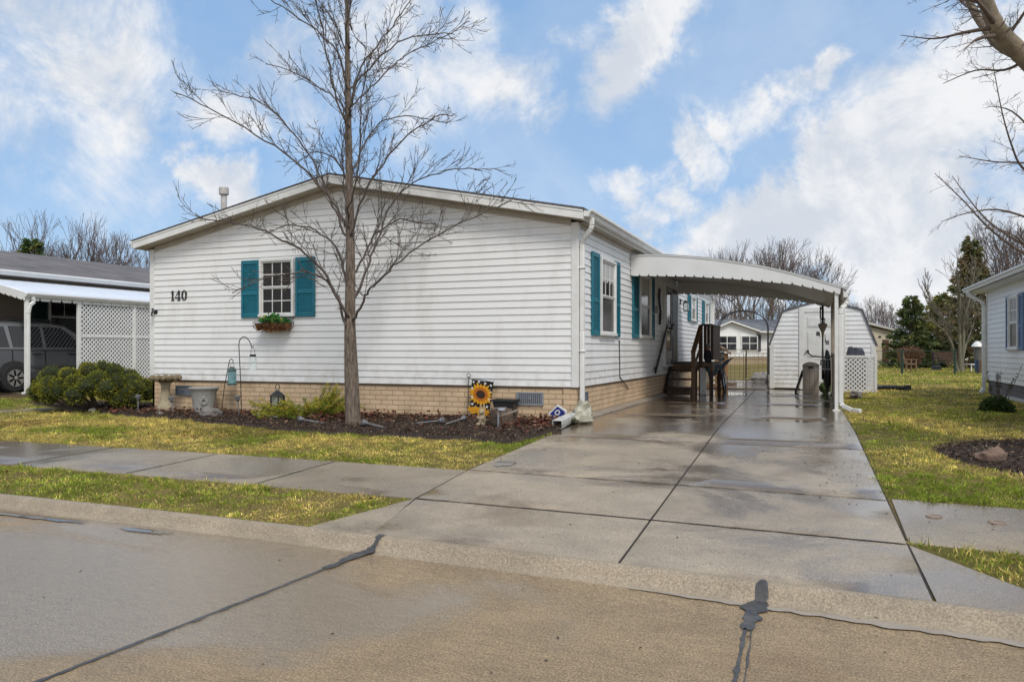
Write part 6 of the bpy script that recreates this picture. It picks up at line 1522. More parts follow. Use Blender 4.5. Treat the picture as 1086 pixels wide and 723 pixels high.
# --- the bare tree in the front bed (limbs sketched in the photograph's proportions, spread in depth)
def front_tree():
    bx, by, bz = -2.91, -1.35, -.07; k = 74.8
    def Q(px, py, dep=0): return Vector((bx, by, bz)) + RT*((px-374)/k*(.93 if px < 330 else 1)+(.0 if px >= 330 else -.041)) + FW*dep + Vector((0,0,(452-py)/k))
    t = T('bare_tree', 'slender leafless tree standing in the mulch bed in front of the white gable', 'tree', (bx,by,bz))
    mt, mbr = MB(), MB()
    tr = smooth([Q(374.5,458),Q(374.5,440),Q(373,395),Q(371.5,345),Q(372,290),Q(371.5,225),Q(370,150),Q(369,80),Q(368.5,20),Q(367,-40),Q(365,-110)], 3)
    rr = lerpf([(0,.155),(.025,.125),(.09,.108),(.2,.100),(.3,.080),(.5,.058),(.75,.034),(1,.012)])
    n = len(tr); mt.tube(tr, [rr(i/(n-1)) for i in range(n)], 14)
    limbs = [  # (radius, depth spread, points)
     (.042,-.35,[(368,345),(361,315),(350,298),(333,290),(312,292),(285,300),(255,313)]),
     (.045,-.7,[(368,330),(352,295),(332,272),(312,260),(290,250),(262,246),(236,243)]),
     (.05,.5,[(370,305),(358,275),(350,255),(325,238),(295,230),(262,234)]),
     (.045,.3,[(370,258),(362,240),(350,214),(338,185),(320,155),(296,126),(262,98),(213,83)]),
     (.042,-.5,[(369,238),(356,215),(330,185),(309,169),(272,147),(235,129),(202,116)]),
     (.03,.8,[(369,205),(352,165),(335,148),(310,142),(285,150)]),
     (.034,.6,[(369,150),(362,118),(352,95),(327,77),(298,57),(254,39)]),
     (.03,-.4,[(369,90),(362,62),(335,37),(301,18),(268,2)]),
     (.028,.3,[(369,60),(360,35),(345,5),(325,-25)]),
     (.03,-.6,[(369,130),(361,105),(355,60),(347,15),(338,-40)]),
     (.04,-.8,[(380,335),(392,315),(403,305),(420,292),(452,270),(495,248),(543,231)]),
     (.042,.4,[(378,310),(388,280),(396,255),(414,208),(430,190),(455,177),(487,168),(520,169)]),
     (.036,.9,[(376,285),(384,262),(392,240),(416,222),(452,224),(480,205),(511,180)]),
     (.04,-.4,[(375,245),(384,220),(405,186),(430,158),(466,136),(485,137)]),
     (.034,.6,[(374,172),(384,140),(401,114),(430,106),(471,109)]),
     (.038,-.5,[(374,118),(384,95),(412,70),(445,57),(487,59)]),
     (.026,.2,[(371,112),(384,98),(400,80),(420,60),(438,47),(471,29),(498,11)]),
     (.034,.4,[(372,88),(385,55),(407,22),(426,-10),(440,-45)]),
     (.028,-.7,[(371,45),(382,15),(400,-20),(412,-60)]),
     (.026,.7,[(369,20),(355,-15),(345,-60)]),(.025,-.3,[(368,-20),(380,-55),(388,-90)]),(.03,-.9,[(372,225),(385,205),(395,165),(400,130),(415,95)]),
     (.03,.9,[(369,270),(360,225),(352,180),(345,130),(348,90)])]
    for i, (r, dep, pts) in enumerate(limbs):
        pts = [(371.5+.018*(pts[0][1]-250)*0, pts[0][1]+5)] + pts; m = len(pts); q = [Q(px, py, dep*(j/(m-1))**1.1*1.6) for j, (px, py) in enumerate(pts)]
        q = smooth(q, 4); n = len(q)
        for j in range(2, n): q[j] = q[j] + rv()*.018
        r *= .64; mbr.tube(q, [r+(.006-r)*(j/(n-1))**.55 for j in range(n)], 7)
        low = pts[-1][1] > 160
        sprout(mbr, q, r*.55, .006, 2, .15, .85 if low else .8, .16, (28,58), .0034, .16, FW, 4)
    sprout(mbr, tr[-14:], .016, .006, 2, .13, .75, .3, (30,50), .0036, .0, FW, 4)
    P('trunk', mt, bark, t, sharp=80); P('branches', mbr, twig, t, sharp=80)
front_tree()
# --- the maple whose limb reaches in from the right; its trunk stands in the round mulch bed, outside the frame
def right_tree():
    bx, by, bz = 5.62, -1.62, -.06; k = 107.5
    def Q(px, py, dep=0): return Vector((bx, by, bz)) + RT*((px-1140)/k) + FW*dep + Vector((0,0,(488-py)/k))
    t = T('overhanging_tree', 'pale-barked leafless tree in the round mulch bed, one limb reaching in at the upper right', 'tree', (bx,by,bz))
    mt, mbr = MB(), MB()
    tr = smooth([Q(1140,495),Q(1140,400),Q(1143,300),Q(1146,200),Q(1150,120),Q(1158,0),Q(1165,-140),Q(1170,-300)], 3); n = len(tr)
    rr = lerpf([(0,.21),(.05,.165),(.35,.15),(.6,.115),(1,.03)]); mt.tube(tr, [rr(i/(n-1)) for i in range(n)], 14)
    big = [(.105,.05,-.3,[(1146,205),(1115,115),(1088,84),(1062,62),(1044,48),(1034,38),(1024,20),(1014,-6),(1005,-40)]),
           (.062,.03,.4,[(1146,170),(1115,85),(1088,62),(1066,45),(1056,25),(1046,0),(1036,-40)])]
    for (r0, r1, dep, pts) in big:
        m = len(pts); q = smooth([Q(a, b_, dep*j/(m-1)) for j, (a, b_) in enumerate(pts)], 4); n = len(q); mt.tube(q, [r0+(r1-r0)*j/(n-1) for j in range(n)], 10)
    limbs = [(.03,-.5,[(1036,42),(1018,34),(1000,28),(975,16),(943,4)]),(.022,.3,[(1030,44),(1010,44),(985,46),(955,38)]),(.024,-.3,[(1034,52),(1015,58),(1000,66),(984,80)]),
     (.02,.4,[(1022,18),(1000,5),(975,-8),(950,-14)]),(.022,.5,[(1030,30),(1022,10),(1020,-20)]),(.02,-.4,[(1050,52),(1060,25),(1062,-10)]),(.018,.5,[(1075,72),(1060,78),(1040,72),(1015,80)]),
     (.02,-.6,[(1146,230),(1100,205),(1060,188),(1040,168),(1022,138),(1005,96)]),(.016,.4,[(1146,215),(1100,176),(1065,168),(1035,158)]),(.02,.6,[(1146,300),(1105,278),(1066,243),(1042,205),(1020,172)]),
     (.018,-.4,[(1146,310),(1100,288),(1062,262),(1045,256),(1015,248)]),(.016,.3,[(1146,260),(1095,235),(1060,222),(1030,225),(1010,232)]),(.018,.2,[(1150,170),(1105,150),(1075,118),(1055,110)]),(.016,-.5,[(1150,140),(1110,110),(1080,98),(1060,98)]),
     (.018,.8,[(1146,285),(1100,262),(1070,232),(1058,200),(1052,170)]),(.016,-.8,[(1146,320),(1110,305),(1080,285),(1050,272),(1035,262)])]
    for li, (r, dep, pts) in enumerate(limbs):
        d0 = -.19 if li < 5 else (-.14 if li < 7 else 0)
        m = len(pts); q = smooth([Q(a, b_, d0+dep*j/(m-1)) for j, (a, b_) in enumerate(pts)], 4); n = len(q)
        mbr.tube(q, [r+(.003-r)*(j/(n-1))**.8 for j in range(n)], 6); sprout(mbr, q, r*.55, .0035, 2, .085, .30, .05, (30,65), .0017, .18, FW, 4)
    for (r0, r1, dep, pts) in big:
        m = len(pts); q = smooth([Q(a, b_, dep*j/(m-1)) for j, (a, b_) in enumerate(pts)], 4); sprout(mbr, q, .02, .01, 2, .10, .42, .1, (40,75), .0018, .45, FW, 4)
    P('trunk', mt, bark_p, t, sharp=80); P('branches', mbr, M('grey_brown_twig', (.16,.12,.095), (.10,.075,.06), rough=.85, scale=10), t, sharp=80)
right_tree()
# --- generic leafless trees, grown by forking
def grow(mt, mb, p, d, ln, r, lvl, seed, spread, upb, minr, kids):
    n = 4; q = [p]; dd = d
    for k in range(n):
        dd = (dd + Vector((seed.gauss(0,1),seed.gauss(0,1),seed.gauss(0,1)))*.09 + Vector((0,0,upb*.06))).normalized(); q.append(q[-1]+dd*ln/n)
    r1 = max(minr, r*.68); (mt if lvl >= kids[1] else mb).tube(q, [r+(r1-r)*k/n for k in range(n+1)], 7 if lvl >= kids[1] else (4 if lvl > 0 else 3), False)
    if lvl == 0: return
    m = seed.choice(kids[0])
    for i in range(m):
        ax = Vector((seed.gauss(0,1),seed.gauss(0,1),seed.gauss(0,1))); ax = dd.cross(ax)
        if ax.length < 1e-3: continue
        a = R(seed.uniform(spread*.4, spread)) if i else R(seed.uniform(4, spread*.6)); nd_ = Matrix.Rotation(a, 3, ax.normalized()) @ dd
        nd_ = (nd_ + Vector((0,0,upb*.12))).normalized(); at = q[-1] if i < 2 else q[seed.randint(2, 4)]
        grow(mt, mb, at, nd_, ln*seed.uniform(.66,.9), max(minr, r*(.68 if i == 0 else seed.uniform(.42,.62))), lvl-1, seed, spread, upb, minr, kids)
def bare_proto(h, seed, stems=1, lvl=6, spread=42, upb=1.0, r=.2, minr=.009, label='', group=None, mat_=None, lean=.25, kids=((2,3,3),4)):
    s = random.Random(seed); t = T('bare_tree', label, 'tree', (0,0,0), group); mt, mb = MB(), MB()
    L0 = h/(1+.8+.63+.5+.4+.3+.22)*1.15 if lvl >= 6 else h/(1+.8+.63+.5+.4)*1.15
    for k in range(stems):
        a = 2*math.pi*k/stems+s.random(); d = Vector((math.cos(a)*lean, math.sin(a)*lean, 1)) if stems > 1 else Vector((s.gauss(0,.04), s.gauss(0,.04), 1))
        grow(mt, mb, Vector((0,0,-.1)), d.normalized(), L0, r/(stems**.5), lvl, s, spread, upb, minr, kids)
    P('trunk', mt, bark if mat_ is None else mat_, t, sharp=80); P('branches', mb, twig_f, t, sharp=80); HGT[t.data.name if t.data else label+str(h)+str(seed)] = 0; t.empty_display_size = max(v[2] for v in mb.v); return t
g1 = 'bare trees behind the carport'; l1 = 'tall leafless tree rising behind the carport roof'
pA = bare_proto(10.5, 3, 2, 6, 40, 1.1, .24, .013, l1, g1)
pB = bare_proto(10.5, 8, 3, 6, 38, 1.0, .22, .013, l1, g1)
pC = bare_proto(9, 21, 1, 6, 46, .9, .2, .013, l1, g1)
def place(p, px, D, sc, rz, label=None, group=None, first=False, z=0):
    o = p if first else COPY(p)
    o.location = VP(px, D, z); o.rotation_euler = (0,0,rz); k = 10*sc/p.empty_display_size; o.scale = (k,k,k)
    if label: o['label'] = label
    if group: o['group'] = group
    return o
place(pA, 812, 62, 1.03, .3, first=True); place(pB, 778, 66, .98, 1.2, first=True); place(pC, 852, 70, .92, 2, first=True)
place(pA, 838, 58, .86, 2.4); place(pB, 738, 72, .88, 4.4); place(pC, 795, 72, 1.05, 5)
g2 = 'bare trees along the back horizon'; l2 = 'small leafless tree in the distant row along the back horizon'
s_ = random.Random(4)
for k, px in enumerate((668,700,752,768,783,800,816,832,868,884,898,908,918,928,938,948,958,985,996,1008,1060,1075,1095,1130)):
    place((pA,pB,pC)[k%3], px+s_.uniform(-4,4), s_.uniform(84,112), s_.uniform(.58,.78), s_.uniform(0,6), l2, g2)
g3 = 'bare trees over the left neighbour roof'; l3 = 'leafless tree showing above the left grey shingle roof'
for k, (px, D, sc) in enumerate(((60,46,.96),(103,48,.88),(84,52,.82),(128,60,.86),(150,56,.78),(28,60,.9),(172,66,.8))):
    place((pB,pA,pC)[k%3], px, D, sc, k*1.3, l3, g3)
g4 = 'bare trees behind the right house'; l4 = 'leafless tree with fine twigs behind the white right house'
for k, (px, D, sc) in enumerate(((1078,44,.9),(1105,38,.82),(1062,60,1.05))): place((pA,pC,pB)[k], px, D, sc, 2+k*1.9, l4, g4)
# --- multi-stemmed tree on the back lawn
def multi():
    D = 37; o = VP(1018, D); bx, by = o[0], o[1]; k = 815/D
    def Q(px, py, dep=0): return Vector((bx, by, 0)) + RT*((px-1018)/k) + FW*dep + Vector((0,0,(393.5-py)/k))
    t = T('multi_stem_tree', 'olive-barked leafless tree with many stems on the right back lawn', 'tree', o); mt, mb = MB(), MB()
    for (r, dep, pts) in ((.10,.2,[(1017,395),(1013,375),(1009,352),(1000,330),(985,310)]),(.11,-.3,[(1019,395),(1016,370),(1014,345),(1012,315),(1006,285)]),(.12,.3,[(1020,395),(1021,365),(1026,340),(1034,318),(1040,292)]),(.10,-.4,[(1019,392),(1019,365),(1017,340),(1022,312),(1024,280)]),
        (.06,.5,[(1020,385),(1028,368),(1038,352),(1046,342)]),(.07,-.5,[(1013,378),(1004,362),(992,350),(975,340)]),(.06,.6,[(1014,350),(1002,335),(996,315),(992,295)]),(.05,-.6,[(1026,340),(1036,330),(1048,322)])):
        m = len(pts); q = smooth([Q(a, b_, dep*j/(m-1)*2) for j, (a, b_) in enumerate(pts)], 3); n = len(q)
        mt.tube(q, [r+(.02-r)*j/(n-1) for j in range(n)], 7); sprout(mb, q, r*.45, .016, 2, .30, 1.5, .6, (22,45), .012, .3, FW, 4)
    P('trunk', mt, bark_g, t, sharp=80); P('branches', mb, M('olive_twig', (.17,.145,.105), rough=.9), t, sharp=80)
multi()

# ---------------------------------------------------------------- evergreens
def conifer(label, o, h, rad, cols, seed, n=9000, base=.3, power=.85, leaf=.26, droop=-.25, rag=.35):
    g = np.random.default_rng(seed); t = T('evergreen_tree', label, 'tree', o)
    mb = MB(); mb.tube([(o[0],o[1],o[2]-.1),(o[0],o[1],o[2]+h*.95)], [rad*.07,.02], 8); P('trunk', mb, bark, t)
    nb = int(n/45); zb = base+(h-base)*g.random(nb)**1.25; az = g.uniform(0, 2*np.pi, nb)
    L = rad*np.clip(((h-zb)/(h-base)), 0, 1)**power*g.uniform(1-rag, 1.12, nb)+.08
    u = g.random((nb,45))**.6; r_ = L[:,None]*u; jit = .10+.12*(1-u)
    side = (g.random((nb,45))-.5)*L[:,None]*.42*(1.1-u)
    x = o[0]+np.cos(az)[:,None]*r_-np.sin(az)[:,None]*side; y = o[1]+np.sin(az)[:,None]*r_+np.cos(az)[:,None]*side
    z = o[2]+zb[:,None]+droop*r_*.8+.22*r_*u + (g.random((nb,45))-.5)*.16*leaf/.26
    pos = np.stack([x,y,z],-1).reshape(-1,3)
    d = np.stack([np.cos(az)[:,None]+g.normal(size=(nb,45))*.5, np.sin(az)[:,None]+g.normal(size=(nb,45))*.5, -.1+g.normal(size=(nb,45))*.45],-1).reshape(-1,3)
    pick = g.integers(0, len(cols), nb); c = np.array(cols)[pick][:,None,:]*g.uniform(.55,1.5,(nb,45,1)); c = c.reshape(-1,3)*1.45
    blades('crown', pos, d, g.uniform(.6,1.3,len(pos))*leaf, leaf*.34, c, leafmat, t); return t
conifer('tall brownish-green spruce rising behind the multi-stemmed tree', VP(1030,45), 7.6, 2.35, [(.13,.13,.055),(.17,.135,.07),(.10,.11,.045),(.19,.14,.08)], 3, 11000, .4, .9, .30, -.3)
conifer('dense dark green evergreen beside the cream building', VP(966,45), 4.1, 1.6, [(.06,.08,.03),(.085,.105,.036),(.12,.125,.04),(.045,.06,.026)], 5, 8500, .1, .7, .26, -.15, .55)
conifer('small dark green evergreen right of the pale trunk near the bench', VP(983,46), 1.9, 1.1, [(.02,.04,.018),(.03,.055,.02)], 6, 5000, .0, .5, .22)
conifer('broad yellow-green evergreen between the spruce and the dark evergreen', VP(1000,50), 4.6, 2.0, [(.20,.185,.05),(.15,.14,.04),(.09,.11,.034)], 7, 9000, .6, .6, .28, -.1)
conifer('dark green evergreen with rounded top over the left neighbour roof', VP(34,44), 7.3, 1.6, [(.05,.08,.03),(.08,.11,.035),(.12,.13,.03)], 8, 9000, .5, .45, .30, -.1, .5)
conifer('yellowish evergreen rising highest over the left neighbour roof', VP(18,47), 7.0, 1.4, [(.13,.14,.03),(.09,.11,.03)], 9, 6000, .5, .45, .30, -.1, .5)
conifer('small brown-tinged evergreen over the left neighbour roof', VP(70,50), 6.6, 1.3, [(.07,.05,.02),(.045,.045,.018)], 10, 5000, .5, .6, .28)
o = VP(973,45.5); mb = MB(); mb.tube([o,(o[0]+.05,o[1],2.2)],[.13,.09],8); TM('tree_stump', mb, bark_p, 'pale bare trunk standing in front of the dark evergreens', 'trunk', o)
# brown twiggy shrub
def twiggy(name, label, o, h, rad, cols, n, seed, leaf=.12):
    g = np.random.default_rng(seed); a = g.uniform(0,2*np.pi,n); ph = g.random(n)**.5; zz = g.random(n)
    pos = np.stack([o[0]+np.cos(a)*ph*rad*(.35+.65*zz), o[1]+np.sin(a)*ph*rad*(.35+.65*zz), o[2]+h*zz*(1-.35*ph*ph)],1)
    d = np.stack([np.cos(a)*.5,np.sin(a)*.5,np.ones(n)],1)+g.normal(size=(n,3))*.4
    c = np.array(cols)[g.integers(0,len(cols),n)]*g.uniform(.6,1.5,(n,1))
    t = T(name, label, 'shrub', o); blades('foliage', pos, d, g.uniform(.7,1.5,n)*leaf, leaf*.16, c, leafmat, t)
    mb = MB()
    for k in range(9):
        aa = 2*math.pi*k/9; mb.tube([(o[0],o[1],o[2]-.02),(o[0]+math.cos(aa)*rad*.3,o[1]+math.sin(aa)*rad*.3,o[2]+h*.5),(o[0]+math.cos(aa)*rad*.5,o[1]+math.sin(aa)*rad*.5,o[2]+h*.85)], [.012,.008,.003], 4)
    P('stems', mb, twig, t); return t
twiggy('shrub', 'russet leafless shrub behind the garden chair on the back lawn', VP(966,42), 1.15, .65, [(.20,.11,.065),(.15,.085,.05),(.24,.15,.09)], 2600, 4, .22)
# evergreen bush with tall bare shoots, right lawn
o = (5.98,4.25,.0)
def right_bush():
    g = np.random.default_rng(12); n = 3800; t = T('evergreen_bush', 'low dark evergreen bush with tall bare shoots on the lawn before the right house', 'shrub', o)
    v = g.normal(size=(n,3)); v /= np.linalg.norm(v,axis=1)[:,None]; v[:,2] = np.abs(v[:,2]); rr = g.random(n)**.35
    pos = np.array(o)+v*rr[:,None]*np.array([.23,.23,.22])*(1+.2*np.sin(v[:,:1]*7+v[:,1:2]*5)); 
    blades('foliage', pos, v+g.normal(size=(n,3))*.6, g.uniform(.03,.06,n), .026, np.array([(.035,.07,.02),(.055,.095,.026),(.09,.115,.03)])[g.integers(0,3,n)]*g.uniform(.6,1.4,(n,1)), leafmat, t)
    mb = MB(); r2 = random.Random(3); tips = []
    for k in range(9):
        a = r2.uniform(0,6.28); dx, dy = math.cos(a)*r2.uniform(.05,.38), math.sin(a)*r2.uniform(.05,.3); hh = r2.uniform(.45,.78)
        q = [Vector((o[0]+dx*.3,o[1]+dy*.3,0)),Vector((o[0]+dx*.7,o[1]+dy*.7,hh*.5)),Vector((o[0]+dx*1.2,o[1]+dy*1.2,hh))]; mb.tube(q, [.008,.006,.003], 4)
        for j in range(16): tips.append(q[1].lerp(q[2], r2.random()))
    P('stems', mb, twig, t); tips = np.array([tuple(p) for p in tips]); blades('shoot_leaves', tips, g.normal(size=(len(tips),3))+[0,0,.5], .045, .018, np.array([.06,.07,.025])*g.uniform(.5,1.4,(len(tips),1)), leafmat, t)
right_bush()
# cloud-clipped juniper at the left house corner
def clump_juniper():
    c = Vector((-9.28,-.22,-.1)); t = T('clumped_juniper', 'broad yellow-green juniper of rounded clumps left of the birdbath', 'shrub', tuple(c)); r2 = random.Random(9); g = np.random.default_rng(9)
    lumps = []
    for k in range(42):
        for _ in range(20):
            u = r2.uniform(-1,1); v = r2.uniform(-1,1)
            if u*u+v*v < 1: break
        dome = math.sqrt(max(0,1-u*u-.8*v*v)); z = .26+.42*dome*r2.uniform(.45,1.05)
        lumps.append((c+RT*(u*1.0-.05)+FW*(v*.6)+Vector((0,0,z)), r2.uniform(.10,.19)))
    for k in range(40):
        zz = 1-(k+.5)/40*1.12; th = k*2.39996; rr_ = math.sqrt(max(0,1-zz*zz)); u, v = rr_*math.cos(th), rr_*math.sin(th)
        lumps.append((c+RT*(u*.98-.03)+FW*(v*.62)+Vector((0,0,.34+.42*zz+r2.uniform(-.05,.06))), r2.uniform(.11,.2)))
    for (a, z, dd) in ((-.9,.36,-.35),(-.72,.44,-.42),(-.6,.30,-.5),(-.45,.48,-.5),(-.25,.40,-.55),(-.1,.55,-.5),(.1,.47,-.58),(.28,.58,-.52),(.42,.40,-.55),(.62,.5,-.48),(.75,.36,-.42),(.9,.42,-.3),(.66,.24,-.5),(.85,.26,-.38)):
        lumps.append((c+RT*a+FW*dd*.9+Vector((0,0,z)), r2.uniform(.13,.19)))
    pos = []; nr = []; col = []
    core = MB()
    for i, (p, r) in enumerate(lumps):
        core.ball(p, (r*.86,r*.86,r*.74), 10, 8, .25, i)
        n = 620; v = g.normal(size=(n,3)); v /= np.linalg.norm(v,axis=1)[:,None]
        pos.append(np.array(p)+v*np.array([r,r,r*.86])*g.uniform(.72,.98,(n,1))); nr.append(v+g.normal(size=(n,3))*.45+[0,0,.25])
        base = np.array([(.26,.25,.03),(.19,.20,.03),(.12,.135,.028)])[r2.choice((0,0,1,1,2))]; col.append(base*g.uniform(.45,1.5,(n,1))*(.75+.5*np.clip(v[:,2:3],-.3,1)*0+.25))
    pos, nr, col = np.concatenate(pos), np.concatenate(nr), np.concatenate(col)
    blades('foliage', pos, nr, g.uniform(.03,.062,len(pos)), .013, col, leafmat, t)
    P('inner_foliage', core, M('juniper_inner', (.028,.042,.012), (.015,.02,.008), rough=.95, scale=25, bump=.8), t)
    mb = MB()
    for k in range(16):
        p = lumps[r2.randrange(len(lumps))][0]; b0 = c+RT*r2.uniform(-.15,.15)+Vector((0,0,.0)); m_ = b0.lerp(p,.55)+Vector((0,0,-.10)); mb.tube(smooth([b0,m_,p],3), [.035-.004*j for j in range(7)], 6)
    for (a, z) in ((-.55,.12),(-.3,.05),(.2,.06),(.45,.1),(-.7,.16)): q = c+RT*a+FW*-.45+Vector((0,0,z)); mb.tube(smooth([c+Vector((0,0,.02)),c.lerp(q,.6)+Vector((0,0,-.02)),q],3), [.03,.03,.028,.026,.022,.018,.012], 6)
    mb.tube([c+RT*-.2+Vector((0,0,.5)),c+RT*-.3+Vector((0,0,.92))],[.008,.003],4)
    P('stems', mb, M('grey_juniper_bark', (.20,.16,.125), (.11,.09,.07), rough=.95, scale=20, bump=.4), t)
clump_juniper()
# spreading juniper under the lantern
def spread_juniper():
    c = Vector((-4.25,-.70,-.05)); t = T('spreading_juniper', 'spreading gold-green juniper around the black lantern, left of the tree', 'shrub', tuple(c)); g = np.random.default_rng(14); r2 = random.Random(14)
    pos, nr, col = [], [], []; mb = MB()
    for k in range(120):
        a = r2.uniform(0,2*math.pi); L_ = r2.uniform(.3,.75); cx = r2.uniform(-.35,.40); el = r2.uniform(.1,.55)+.30*max(0,cx)
        b0 = c+RT*cx*.8+FW*r2.uniform(-.12,.15); d = (RT*math.cos(a)+FW*math.sin(a)*.55+Vector((0,0,el))).normalized()
        if cx > .15 and r2.random() < .5: d = (RT*(.2+.6*r2.random())+Vector((0,0,.75))+FW*r2.uniform(-.3,.3)).normalized(); L_ *= .85
        q = [b0+d*L_*s-Vector((0,0,.10*s*s*L_)) for s in (0,.33,.66,1)]; q = [Vector((p.x,p.y,max(p.z,GZ(p.x,p.y)+.04))) for p in q]; mb.tube(q, [.006,.005,.004,.002], 4)
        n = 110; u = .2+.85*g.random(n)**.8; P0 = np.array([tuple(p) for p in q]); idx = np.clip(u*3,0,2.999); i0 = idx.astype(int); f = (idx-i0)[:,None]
        p = P0[i0]*(1-f)+P0[i0+1]*f + g.normal(size=(n,3))*.014; 
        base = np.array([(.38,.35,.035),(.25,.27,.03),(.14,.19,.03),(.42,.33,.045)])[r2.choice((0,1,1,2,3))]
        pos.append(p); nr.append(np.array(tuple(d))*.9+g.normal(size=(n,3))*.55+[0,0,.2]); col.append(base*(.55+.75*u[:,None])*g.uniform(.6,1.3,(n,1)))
    pos, nr, col = map(np.concatenate, (pos, nr, col)); keep = pos[:,2] > -.06
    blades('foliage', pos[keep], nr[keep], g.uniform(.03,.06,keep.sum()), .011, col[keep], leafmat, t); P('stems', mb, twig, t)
spread_juniper()

# ---------------------------------------------------------------- mulch, leaves, grass
bedf = lerpf([(-12.2,.5),(-10.4,-.05),(-9.2,-.45),(-8.2,-.85),(-5.82,-1.42),(-2.72,-2.28),(-1.48,-2.2),(-.04,-2.36),(.03,-1.9),(.09,-1.55),(.11,-1.5)])
def bedb(x): return .018 if x > -8.2 else 1.35
mulchm = M('mulch_soil', (.035,.022,.016), (.075,.048,.034), rough=.95, scale=28, bump=1.0, bscale=70, contrast=(.4,.62))
mb = MB(); xs = [-12.2+.1*k for k in range(124)]; ny = 16
for x in xs:
    x = min(x, .108); a, b_ = bedf(x), bedb(x)
    if x > .02: b_ = -.02
    for j in range(ny+1):
        v = j/ny; y = a+(b_-a)*v; e = min(1, v*6, (0.108-x)*6+.1); z = GZ(x,y)+.004+.035*e+.028*e*mnoise.noise(Vector((x*3.1,y*3.1,0)))+.014*mnoise.noise(Vector((x*11,y*11,4))); mb.v.append((x,y,z))
n = ny+1
for i in range(len(xs)-1):
    for j in range(ny): mb.f.append((i*n+j,(i+1)*n+j,(i+1)*n+j+1,i*n+j+1))
S('mulch_bed', mb, mulchm, 'dark mulch bed along the front of the white home', sharp=80)
MC, MR = (5.62,-1.62), 1.30
mb = MB(); rings = 14; seg = 56
for i in range(rings+1):
    for k in range(seg):
        a = 2*math.pi*k/seg; r_ = MR*i/rings*(1+.05*mnoise.noise(Vector((math.cos(a)*2,math.sin(a)*2,1)))); x, y = MC[0]+r_*math.cos(a), MC[1]+r_*math.sin(a)
        u = i/rings; mb.v.append((x,y,GZ(x,y)+(.06*(1-u**3)-.02*u**8)+.02*(1-u)*0+.02*mnoise.noise(Vector((x*6,y*6,2)))*(1-u**6)))
for i in range(rings):
    for k in range(seg): k2=(k+1)%seg; mb.f.append((i*seg+k,(i+1)*seg+k,(i+1)*seg+k2,i*seg+k2))
S('mulch_ring', mb, mulchm, 'round dark mulch bed on the right lawn', sharp=80)
offv = np.vectorize(off); gzv = np.vectorize(GZ); bfv = np.vectorize(bedf)
def vn(x, y, s, seed):
    g = np.random.default_rng(seed); o = np.zeros_like(x)
    for k in range(9):
        a = g.uniform(0,2*np.pi); f = s*g.uniform(.6,1.8); o += np.sin((x*np.cos(a)+y*np.sin(a))*f + g.uniform(0,6.28) + 1.3*np.sin((x*np.sin(a)-y*np.cos(a))*f*.7+k))
    return o/4.5
def in_bed(x, y): return (x > -12.2) & (x < .12) & (y > bfv(x)+.03*np.sin(x*17)+.04*np.sin(x*7.3)) & (y < np.where(x > -8.2, 0, 1.3))
def in_ring(x, y): return np.hypot(x-MC[0], y-MC[1]) < MR*(.985+.03*np.sin(np.arctan2(y-MC[1],x-MC[0])*5))
XLv, XRv = np.vectorize(XL), np.vectorize(XR)
def lawn_mask(x, y):
    k = np.clip((-2.5-y)/1.5, 0, 1); v = y-offv(x)*k
    rg = .022*np.sin(x*13+y*9)+.02*np.sin(y*31+1)+.018*np.sin(x*37+y*5)
    left = x < XLv(y)-.005+rg; right = x > XRv(y)+.004+rg
    v = v + rg*.8
    ok = (left | right) & (v > -6.225)
    walkL = left & (v > -5.235) & (v < -3.985); walkR = right & (v > -5.16) & (v < -3.90)
    flL = left & (v <= -5.2) & (x > .30-(-5.23-v)*.24-.02); flR = right & (v <= -5.1) & (x < 3.80+(-5.25-v)*.66)
    home_ = (x > -8.2) & (x < .02) & (y > -.01)
    other = ((x > 6.85) & (x < 14) & (y > -1) & (y < 10.4)) | ((x < -14.4) & (y > 0)) | ((x > .1) & (x < 1.96) & (y > 10) & (y < 16.5)) | ((x > 2.0) & (x < 4.6) & (y > 10.5) & (y < 13.5)) | (left & (x > -.02) & (y > -1.5))
    px_ = ((x > -12.3+(-y-4)*0) & (y < -.25) & (y > -4.1)) & (np.abs((x+10.2)-(y+.35)*.485+.28) < .27)
    return ok & ~walkL & ~walkR & ~flL & ~flR & ~home_ & ~other & ~px_ & ~in_bed(x,y) & ~in_ring(x,y)
def scatter(x0, x1, y0, y1, dens):
    n = int((x1-x0)*(y1-y0)*dens); return rng.uniform(x0,x1,n), rng.uniform(y0,y1,n)
def tufts(x0, x1, y0, y1, dens, per=22, spread=.03):
    nc_ = max(1, int((x1-x0)*(y1-y0)*dens/per)); cx, cy = rng.uniform(x0,x1,nc_), rng.uniform(y0,y1,nc_); r = spread*rng.uniform(.6,1.6,nc_); t_ = np.exp(rng.normal(0,.36,nc_)); h_ = rng.uniform(.6,1.5,nc_)
    idx = np.repeat(np.arange(nc_), per); n = len(idx)
    return cx[idx]+rng.normal(0,1,n)*r[idx], cy[idx]+rng.normal(0,1,n)*r[idx], t_[idx], h_[idx]
CP = np.array(co.location)
def visible(x, y, lo=-170, hi=1260):
    dx, dy = x-CP[0], y-CP[1]; D = dx*FW.x+dy*FW.y; a = dx*RT.x+dy*RT.y; p = 543+815*a/np.maximum(D,.01); return (D > 1) & (p > lo) & (p < hi)
zones = [(-9,7.5,-6.7,-1,4600,.036,.0048),(-14,-9,-6.7,-1,1500,.038,.006),(3.5,8,-1,4,2600,.036,.0055),(-22,-8,-1,3,700,.04,.008),(3.4,11,4,9,900,.038,.008),(3.4,15,9,16,330,.05,.014),(-1,20,16,30,230,.05,.017),(-3,26,30,48,80,.055,.028)]
PX, PY, LN, WD, TT = [], [], [], [], []
